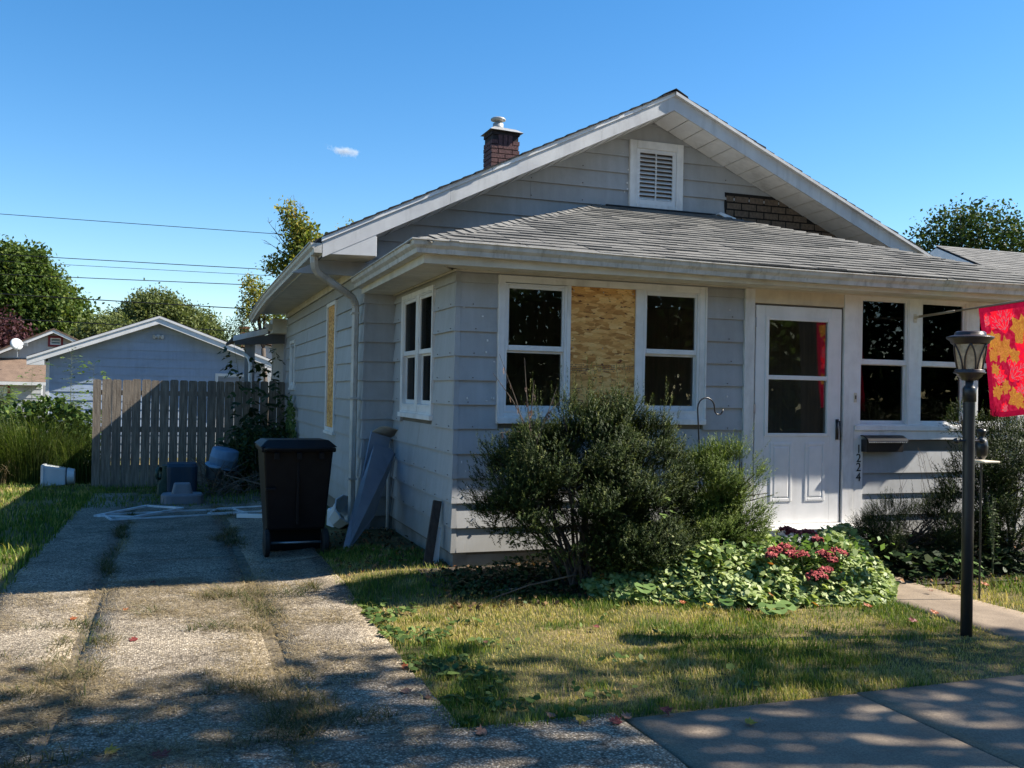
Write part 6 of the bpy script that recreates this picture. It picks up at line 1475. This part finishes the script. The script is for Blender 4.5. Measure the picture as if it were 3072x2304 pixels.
weed('sapling', (-3.62,11.6,-.29), 2.15, 30, .22, M_WEED, 'short leafy sapling just left of the fence post', 'sapling', 'maple', group='saplings behind the grass', seed=5, droop=.1, start=.6)
weed('leafy_bush', (-5.4,12.8,-.29), 1.75, 90, .24, M_WEED, 'green leafy bush behind the tall grass at the far left', 'bush', 'oval', stems=9, seed=16, droop=.1, start=.35)
weed('leafy_bush', (-6.3,13.0,-.29), 1.7, 90, .24, M_WEED, 'leafy bush cut by the left frame edge behind the tall grass', 'bush', 'oval', stems=8, seed=17, droop=.1, start=.35)
weed('leafy_bush', (-4.0,12.0,-.29), 1.6, 80, .20, M_WEED, 'pale leafy bush in front of the garage corner', 'bush', 'oval', stems=7, seed=6, droop=.1, start=.4)

n_ = 5200; x = RNG.uniform(-7.2,-3.55,n_); y = RNG.uniform(11.6,12.6,n_); zt_ = 1.05+.35*(fbm(x*1.6, x*0, 44)-.5)*2; P = np.stack([x, y, -.3+(zt_+.3)*RNG.random(n_)**.7], 1); V, F = leaf_cards(P, .085, 1.5)
np_mesh('weed_thicket', V, F, M_WEED, None, {'rnd': RNG.random(n_)}, label='leafy green thicket rising behind the tall grass at the left', cat='weeds', kind='stuff')
# ---- broad leaf plants, maple seedling, sedum, twigs
def rosette(name, base, n_, size, mat, label, cat='plant', kind='round', h_=.12, seed=0, group=None):
    rr_ = random.Random(seed); root = empty(name, base, label, cat, group); b = MB(); lv = MB(); bz = Vector(base)
    for i in range(n_):
        a = rr_.uniform(0,6.28); e = bz+Vector((math.cos(a)*size*rr_.uniform(.4,1.2), math.sin(a)*size*rr_.uniform(.4,1.0), h_*rr_.uniform(.5,1.2)))
        b.tube([bz, bz.lerp(e,.5)+Vector((0,0,.02)), e], [.003,.003,.002], 4); lobed(lv, e, (math.cos(a), math.sin(a)-.3, -.25), (rr_.uniform(-.3,.3),rr_.uniform(-.6,.1),1), size*rr_.uniform(.7,1.2), kind)
    b.build('stalks', M_WEED_STEM, root); o_ = lv.build('leaves', mat, root)
    at = o_.data.attributes.new('rnd', 'FLOAT', 'FACE'); n_f = len(o_.data.polygons); at.data.foreach_set('value', np.repeat(RNG.random(n_f//12+1), 12)[:n_f].astype(np.float32)); return root
rosette('mallow_plant', (1.18,-1.12,-.09), 9, .13, M_BIGLEAF, 'broad-leaved plant at the bed edge below the large yew', seed=1, group='broad-leaved plants')
rosette('mallow_plant', (1.60,-1.50,-.1), 6, .14, M_BIGLEAF, 'rounded pale broad leaves at the front corner of the groundcover', seed=2, group='broad-leaved plants')
rosette('mallow_plant', (1.92,-1.66,-.1), 5, .15, M_BIGLEAF, 'broad darker leaves flopping onto the lawn, rightmost of the broad-leaved plants', seed=3, h_=.07, group='broad-leaved plants')
weed('maple_seedling', (1.35,-1.08,-.08), .78, 9, .11, M_EUON, 'grey-leaved seedling standing in front of the large yew', 'seedling', start=.5, seed=8, droop=.2)
weed('maple_seedling', (3.25,-.95,-.06), .42, 7, .10, M_BIGLEAF, 'bright green maple seedling at the right side of the groundcover', 'seedling', start=.6, seed=9, droop=.2)
rosette('hosta_plant', (4.28,-1.02,-.06), 16, .14, M_BIGLEAF, 'hosta with pointed leaves right of the path', kind='oval', h_=.14, seed=5)
weed('goldenrod', (4.6,-1.1,-.08), .75, 40, .045, M_WEED, 'thin seedy wild plant behind the hosta', 'weed', 'oval', stems=4, seed=12, start=.4, droop=.1)
weed('goldenrod', (4.95,-1.25,-.08), .85, 40, .045, M_WEED, 'yellow-flecked wild plant right of the lamp post', 'weed', 'oval', stems=4, seed=13, start=.5, droop=.1)
heads = [(2.665, -0.83, 0.37, 0.1), (2.662, -0.93, 0.361, 0.07), (2.778, -0.95, 0.36, 0.09), (2.686, -1.21, 0.339, 0.055), (2.727, -1.39, 0.277, 0.11), (2.34, -1.27, 0.305, 0.09), (2.243, -1.29, 0.29, 0.08), (2.419, -1.35, 0.261, 0.08), (2.329, -1.35, 0.264, 0.07), (2.603, -1.39, 0.26, 0.065), (2.626, -1.47, 0.219, 0.045), (2.441, -1.53, 0.136, 0.095), (2.538, -1.51, 0.16, 0.065), (2.158, -1.35, 0.255, 0.05)]
sdm = empty('sedum_plant', (2.8,-1.0,-.08), 'sedum with dusky red flower heads in the groundcover below the door', 'flowering plant')
b = MB()
for (x_, y_, z_, r_) in heads:
    b.tube([(x_+(2.8-x_)*.4, y_+(-1.0-y_)*.3, -.06), (x_, y_, z_)], [.005,.004], 5)
    cu_ = RNG.integers(0, 6, 260); ca_ = cu_*1.05; cr_ = np.where(cu_ == 0, 0, r_*.62); P = np.stack([x_+cr_*np.cos(ca_)+RNG.uniform(-.3,.3,260)*r_, y_+cr_*np.sin(ca_)*.7+RNG.uniform(-.3,.3,260)*r_, z_+RNG.normal(0,.007,260)], 1); P[:, 2] -= (np.hypot(P[:, 0]-x_, P[:, 1]-y_)**2)*5
    V, F = round_leaves(P, rand_dirs(260)*.6+np.array([0,-.5,1.]), .018, 5, 1); np_mesh('flower_head', V, F, M_SEDUM, sdm, {'rnd': RNG.random(len(F))}, kind='stuff')
b.build('stems', M_WEED_STEM, sdm)
n_ = 900; P = np.stack([RNG.normal(2.65,.28,n_), RNG.normal(-1.15,.16,n_), RNG.uniform(.05,.34,n_)], 1); V, F = leaf_cards(P, .035, 1.7, 1.0); np_mesh('leaves', V, F, M_BIGLEAF, sdm, {'rnd': RNG.random(n_)*.9+.1})
# dead sapling with dried leaves over the large yew
ds_ = empty('dead_sapling', (.45,-.74,.6), 'dead sapling with curled brown leaves sticking out of the large yew', 'sapling')
b = MB(); lv = MB()
st0 = Vector((.36,-.78,.80)); ends = [(.13,-.78,1.74),(.08,-.78,1.60),(.33,-.78,1.72),(.42,-.76,1.55),(.60,-.78,1.50),(.66,-.76,1.42),(.14,-.78,1.15),(.52,-.78,1.30)]
rb = random.Random(21)
b.tube([(.47,-.76,.55),(.44,-.78,.85),(.37,-.78,1.2)], [.009,.007,.005], 6)
for e in ends:
    e = Vector(e); s0 = Vector((.40,-.78,rb.uniform(.95,1.15))); m_ = s0.lerp(e,.5)+Vector((rb.uniform(-.02,.02),0,.03)); b.tube([s0, m_, e], [.005,.004,.0015], 5)
    for j in range(3):
        q = m_.lerp(e, rb.uniform(-.3,1)); lobed(lv, q, (rb.uniform(-.3,.3),rb.uniform(-.3,.3),-1), (rb.uniform(-1,1),rb.uniform(-1,1),.1), rb.uniform(.04,.07), 'oval')
for j in range(16):
    q = Vector((.385+rb.uniform(-.02,.03),-.79,rb.uniform(.95,1.35))); lobed(lv, q, (rb.uniform(-.3,.3),rb.uniform(-.3,.3),-1), (rb.uniform(-1,1),rb.uniform(-1,1),.1), rb.uniform(.05,.08), 'oval')
b.build('stem', M_TWIG, ds_); lv.build('dried_leaves', simple('dried_leaf', (.14,.08,.05), (.07,.04,.03), 20, .8), ds_)
# dry stalks beneath the mailbox
b = MB(); rb = random.Random(31)
for (x0, x1, z1) in ((4.75,4.50,1.0),(4.62,4.50,.93),(4.70,4.56,.92),(4.85,4.60,.95),(4.35,4.28,.75),(4.2,4.3,.65),(4.3,4.45,.6),(4.1,4.2,.55)):
    b.tube([(x0,-.35,-.02),((x0+x1)/2+.02,-.33,z1*.55),(x1,-.3,z1)], [.004,.003,.0015], 4)
    for j in range(4):
        t = rb.uniform(.4,1); p_ = Vector((x0+(x1-x0)*t,-.32,z1*t)); b.tube([p_, p_+Vector((rb.uniform(-.1,.1),0,rb.uniform(.02,.12)))], [.002,.001], 3)
tag(b.build('dry_stalks', M_TWIG, None), 'thin dry flower stalks leaning up the wall below the mailbox', 'dry plant')
# sticks in front of the large yew and under the corner
b = MB(); b.tube([(.05,-.95,-.05),(.35,-.9,.02),(.75,-.85,.07)], [.004,.006,.008], 5); tag(b.build('fallen_branch', M_TWIG, None), 'long thin dead branch rising to the right under the large yew', 'branch')
b = MB(); b.tube([(-.2,-.75,-.06),(.3,-.8,-.02)], [.005,.007], 5); tag(b.build('fallen_branch', M_TWIG, None), 'short dead branch lying flat near the porch corner', 'branch')

M_LITTER = leafmat('leaf_litter', [(0, (.04,.028,.018)), (.5, (.12,.075,.04)), (.85, (.24,.15,.07)), (1, (.32,.10,.04))], .1, .8)
for nm_, xr_, yr_, n_, lb_ in (('leaf_litter', (-.3,3.6), (-1.15,-.05), 1500, 'brown leaf litter on the soil of the planting bed'), ('leaf_litter', (-.85,-.02), (.1,2.3), 420, 'brown leaf litter in the shaded corner below the leaning panels'), ('leaf_litter', (3.75,6), (-1.5,-.1), 500, 'brown leaf litter in the bed right of the path')):
    x = RNG.uniform(*xr_, n_); y = RNG.uniform(*yr_, n_); P = np.stack([x, y, g(x, y)+.02+RNG.uniform(0,.03,n_)], 1); V, F = leaf_cards(P, .034, 1.3, 2.5); np_mesh(nm_, V, F, M_LITTER, None, {'rnd': RNG.random(n_)}, label=lb_, cat='leaf litter', kind='stuff')
n_ = 5000; x = RNG.uniform(-.92, .9, n_); y = RNG.uniform(-3.35, -.7, n_); k = (fbm(x*3.5+2, y*3.5, 90) > .60) & (RNG.random(n_) < np.clip(.9-(x+.9)*.7, .08, 1)); x, y = x[k], y[k]; P = np.stack([x, y, g(x, y)+RNG.uniform(.015,.04,len(x))], 1)
V, F = round_leaves(P, np.tile([0,-.1,1.], (len(P),1))+RNG.normal(size=(len(P),3))*.35, .030, 5, 1.5); np_mesh('lawn_weeds', V, F, M_WEED, None, {'rnd': RNG.random(len(F))}, label='clover and small broad-leaved weeds in the lawn beside the drive', cat='weeds', kind='stuff')
# ---- grass blades on the lawns
def blades(name, xr_, yr_, dens, h0, h1, wd, label, mask=None, greener=0., mat=M_GRASS, lean=.55, kindv='stuff', seed=0):
    area = (xr_[1]-xr_[0])*(yr_[1]-yr_[0]); n_ = int(area*dens)
    x = RNG.uniform(*xr_, n_); y = RNG.uniform(*yr_, n_)
    dn = fbm(x*3, y*3, 20+seed); k = RNG.random(n_) < np.clip(1.7*(dn-.20), .32, 1)
    if mask is not None: k &= mask(x, y)
    x, y = x[k], y[k]; n_ = len(x)
    st_ = fbm(x*1.1+3, y*1.9+7, 30)+.38*(vnoise(x*6, y*7, 33)-.5)+.08*sm(-1.0,-1.6,y)*sm(-3.4,-2.2,y)    # straw patches
    h_ = (h0+(h1-h0)*RNG.random(n_)**1.5)*(1.15-.55*sm(.45,.62,st_)+.5*vnoise(x*1.7, y*1.7, 12)); a = RNG.uniform(0, 2*np.pi, n_); ln = h_*lean*RNG.uniform(.1, 1.5, n_)
    z = g(x, y)-.005; ca, sa = np.cos(a), np.sin(a); wv = wd*RNG.uniform(.6, 1.3, n_)
    sx_, sy_ = -sa*wv/2, ca*wv/2
    b0 = np.stack([x+sx_, y+sy_, z], 1); b1 = np.stack([x-sx_, y-sy_, z], 1)
    mx, my, mz = x+ca*ln*.35, y+sa*ln*.35, z+h_*.6
    m0 = np.stack([mx+sx_*.8, my+sy_*.8, mz], 1); m1 = np.stack([mx-sx_*.8, my-sy_*.8, mz], 1); tp = np.stack([x+ca*ln, y+sa*ln, z+h_*.95], 1)
    V = np.stack([b0, b1, m0, m1, tp], 1).reshape(-1, 3); i5 = np.arange(n_)*5
    F = np.concatenate([np.stack([i5, i5+1, i5+3], 1), np.stack([i5, i5+3, i5+2], 1), np.stack([i5+2, i5+3, i5+4], 1)])
    r_ = np.clip(.26+(.52*sm(.38, .62, st_))*(1-greener)+RNG.normal(0, .20, n_)-greener*.12, 0, 1)
    return np_mesh(name, V, F, mat, None, {'rnd': np.tile(r_, 3)}, label=label, cat='grass', kind=kindv)
def bedmask(x, y):
    return y < np.where(x < .25, np.where(x < -.05, 1.35, -.62-.2*np.maximum(x,0)), edge_y(x)+.06)
blades('lawn_grass', (-.99, 3.06), (-3.50, 1.3), 12000, .016, .050, .0044, 'front lawn grass, green mixed with dry straw patches', mask=lambda x, y: bedmask(x, y) & (x > -.90-.09*vnoise(y*6, y*0, 9)*RNG.random(len(x))) & (x < 3.03+.05*vnoise(y*6, x*0, 2)) & (y > -3.40-.09*vnoise(x*7, x*0, 3)*RNG.random(len(x))) & ~((y > .9) & (x > -.35)))
blades('lawn_grass', (3.70, 7.5), (-3.44, -1.15), 3200, .03, .08, .006, 'bright green grass strip right of the front path')
blades('lawn_grass', (-9, -3.30), (-3.5, 12.5), 1000, .035, .085, .011, 'side lawn grass left of the drive', mask=lambda x, y: x < -3.33+.10*vnoise(y*4, x*0, 2), greener=.25)
blades('lawn_grass', (-3.45, -.3), (6.2, 9.9), 650, .03, .10, .010, 'rough grass in front of the fence', greener=.6)
# weeds and straw in the joints of the drive
def strips(x, y):
    m_ = (np.abs(x+2.665-.04*np.sin(y*3)) < .05+.17*sm(.45,.6,fbm(y*2.5, x*0+1, 5))*(y < .3)*RNG.random(len(x))**.5) | ((np.abs(x+1.58-.03*np.sin(y*4)) < .06+.16*sm(.45,.62,fbm(y*2.2+9, x*0+1, 6))*RNG.random(len(x))**.5))
    tuft = (fbm(x*2.2+40, y*3.2, 50) > .625) & (y < 0) & (x < -1.1)
    edge_ = (np.abs(y+3.30) < .06) & (x < -1.6)
    return m_ & (fbm(x*3, y*1.6, 60)+.25*(RNG.random(len(x))-.5) > .33) | tuft | edge_
blades('joint_weeds', (-3.3, -1.0), (-4.2, 6.3), 13000, .016, .060, .0050, 'dry grass tufts growing in the joints of the drive', mask=strips, greener=-.12, lean=2.0, seed=3, mat=M_DRYG)
n_ = 110000; x = RNG.uniform(-3.4, -.9, n_); y = RNG.uniform(-4.0, .9, n_); k = RNG.random(n_) < np.clip((fbm(x*1.8+5, y*2.6, 70)-.40)*3.2, .02, 1)*(y < .5)*np.clip(1.3-np.abs(x+2.3)/1.5, .08, 1); x, y = x[k], y[k]; n_ = len(x)
a = RNG.uniform(0, 2*np.pi, n_); l = RNG.uniform(.02, .075, n_); z = g(x, y)+.025+RNG.uniform(0,.010,n_); wv = .0034
V = np.stack([np.stack([x, y, z], 1), np.stack([x-np.sin(a)*wv, y+np.cos(a)*wv, z], 1), np.stack([x+np.cos(a)*l, y+np.sin(a)*l, z+RNG.uniform(0,.012,n_)], 1)], 1).reshape(-1, 3)
np_mesh('grass_clippings', V, np.arange(len(V)).reshape(-1, 3), M_STRAW, None, {'rnd': RNG.random(n_)}, label='dry grass clippings scattered over the drive', cat='clippings', kind='stuff')

# ---- fallen leaves, each one a thing
LEAFCOL = {'red': (.16,.018,.010), 'orange': (.30,.075,.012), 'yellow': (.42,.27,.02), 'brown': (.20,.085,.04), 'tan': (.28,.14,.08), 'dark': (.09,.02,.02)}
LM = {k: simple(k+'_fallen_leaf', v, tuple(q*.6 for q in v), 40, .6, .3, 60) for k, v in LEAFCOL.items()}
def fallen(x, y, s_, col, label, tilt=.25, lift=.02):
    rr_ = random.Random(int(abs(x*1000+y*77))); b = MB(); a = rr_.uniform(0, 6.28)
    n_ = 5; vs = []; fs = []; prof = [(0,-.42),(.28,-.40),(.55,-.20),(.38,-.05),(.85,.22),(.50,.26),(.42,.62),(.16,.42),(0,1.0)]
    full = prof+[(-x_, y_) for x_, y_ in prof[::-1][1:-1]]
    cv = rr_.uniform(.15,.4); sgn = rr_.choice((-1,1))
    def P_(x_, y_):
        z_ = cv*(x_*x_)*.9+cv*.4*y_*y_*sgn+.05*math.sin(x_*9+y_*7)
        X_ = x_*math.cos(a)-y_*math.sin(a); Y_ = x_*math.sin(a)+y_*math.cos(a)
        return Vector((X_*s_, Y_*s_, z_*s_+tilt*Y_*s_))
    ring = [P_(*q) for q in full]; mid = [P_(q[0]*.5, q[1]*.5) for q in full]; c_ = P_(0,.05)
    zmin = min(p_.z for p_ in ring+mid); off = Vector((x, y, gz(x, y)+lift-zmin)); m_ = len(full)
    b.add([p_+off for p_ in ring+mid+[c_]], [(i, (i+1) % m_, m_+(i+1) % m_, m_+i) for i in range(m_)]+[(m_+i, m_+(i+1) % m_, 2*m_) for i in range(m_)])
    o_ = b.build('fallen_leaf', LM[col], None, label=label, cat='leaf', group='fallen autumn leaves')
    md = o_.modifiers.new('solid', 'SOLIDIFY'); md.thickness = .0012
FL = [(-.92,-2.40,.055,'orange','orange leaf at the lawn edge beside the drive'),(-1.02,-2.81,.055,'tan','large tan leaf on the drive, left of its smaller neighbour'),(-.93,-2.93,.035,'brown','small brown leaf on the drive near the large tan one'),(-.82,-3.47,.06,'tan','tan curled leaf in the shade at the bottom of the drive'),(-.45,-3.38,.04,'tan','small tan leaf at the front edge of the lawn left of the yellow one'),(-.33,-3.46,.06,'yellow','yellow leaf with dark spots at the front edge of the lawn'),(-.18,-3.52,.06,'red','dull red leaf of the touching pair at the lawn front edge'),(-.10,-3.47,.05,'tan','pinkish tan leaf of the touching pair at the lawn front edge'),(.11,-3.46,.055,'red','deep red leaf where the lawn meets the sidewalk'),(.47,-1.87,.04,'red','small red leaf alone in the middle of the lawn'),(.42,-3.70,.05,'yellow','yellow star-shaped leaf lying on the sidewalk'),(2.66,-2.30,.065,'red','large dark red leaf left of the lamp post'),(3.00,-2.13,.06,'orange','orange leaf standing up in grass just left of the lamp post'),(2.67,-1.83,.06,'orange','rust leaf at the front of the groundcover'),(1.54,-1.50,.05,'yellow','bright yellow leaf below the broad pale leaves'),(2.0,-1.76,.035,'yellow','tiny yellow leaf in front of the flopping broad leaves'),(4.19,-1.43,.07,'orange','orange leaf cluster right of the lamp post'),(2.32,-2.93,.04,'yellow','small yellow leaf in grass in front of the lamp post'),(-2.3,.33,.045,'red','red leaf in the shade at the middle slab of the drive'),(-2.76,-.75,.04,'orange','pale orange leaf by the left joint of the drive'),(-2.45,-.57,.035,'orange','small orange leaf right of the left drive joint'),(-2.36,-1.40,.05,'red','bright red-orange leaf on the sunny middle slab'),(-2.38,-3.25,.055,'yellow','yellow leaf at the bottom left of the drive'),(-2.18,-3.37,.07,'red','large red-brown leaf at the bottom edge of the drive'),(1.38,-1.38,.05,'orange','curled orange leaf tucked under the broad-leaved plant'),(1.72,-1.72,.04,'dark','dark maroon leaf at the groundcover front'),(3.55,-1.5,.04,'tan','tan leaf on the front path'),(3.9,-1.55,.045,'brown','brown leaf at the path edge right'),(2.95,-1.55,.05,'orange','gold leaf resting on the groundcover front'),(-.35,-2.05,.03,'brown','small brown leaf in the left part of the lawn'),(-2.9,-1.9,.04,'brown','brown leaf beside the dry tufts at left')]
for (x_, y_, s_, c_, lb) in FL: fallen(x_, y_, s_*.85, c_, lb, lift=.035 if (x_ > -.9 and y_ > -3.4) else .026)

# ---- small wisp of cloud
def cloud():
    m, n, out = newmat('cloud_vapour')
    tc = n.nodes.new('ShaderNodeTexCoord').outputs['Object']
    nz = noise(n, .13, 7, vec=tc, rough=.68)
    gr = n.nodes.new('ShaderNodeVectorMath'); gr.operation = 'LENGTH'
    mp = n.nodes.new('ShaderNodeMapping'); mp.inputs['Scale'].default_value = (1/21, 1/9, 1/6.5); n.links.new(tc, mp.inputs[0]); n.links.new(mp.outputs[0], gr.inputs[0])
    sb = n.nodes.new('ShaderNodeMath'); sb.operation = 'SUBTRACT'; n.links.new(nz, sb.inputs[0])
    ml = n.nodes.new('ShaderNodeMath'); ml.operation = 'MULTIPLY'; n.links.new(gr.outputs['Value'], ml.inputs[0]); ml.inputs[1].default_value = .42; n.links.new(ml.outputs[0], sb.inputs[1])
    s2 = n.nodes.new('ShaderNodeMath'); s2.operation = 'SUBTRACT'; n.links.new(sb.outputs[0], s2.inputs[0]); s2.inputs[1].default_value = .205
    m2 = n.nodes.new('ShaderNodeMath'); m2.operation = 'MULTIPLY'; m2.use_clamp = True; n.links.new(s2.outputs[0], m2.inputs[0]); m2.inputs[1].default_value = .6
    v = n.nodes.new('ShaderNodeVolumePrincipled'); v.inputs['Color'].default_value = (1,1,1,1); n.links.new(m2.outputs[0], v.inputs['Density'])
    n.links.new(v.outputs[0], out.inputs['Volume'])
    b = MB(); b.box((-22,-9,-7),(22,9,7)); o = b.build('cloud', m, None); o.location = (158,994,251); o.rotation_euler = (0, R(10), -R(9))
    o['label'] = 'small thin white cloud wisp alone in the blue sky above the left roofs'; o['category'] = 'cloud'; m.cycles.volume_step_rate = 1.0 if hasattr(m.cycles, 'volume_step_rate') else 1.0
cloud()
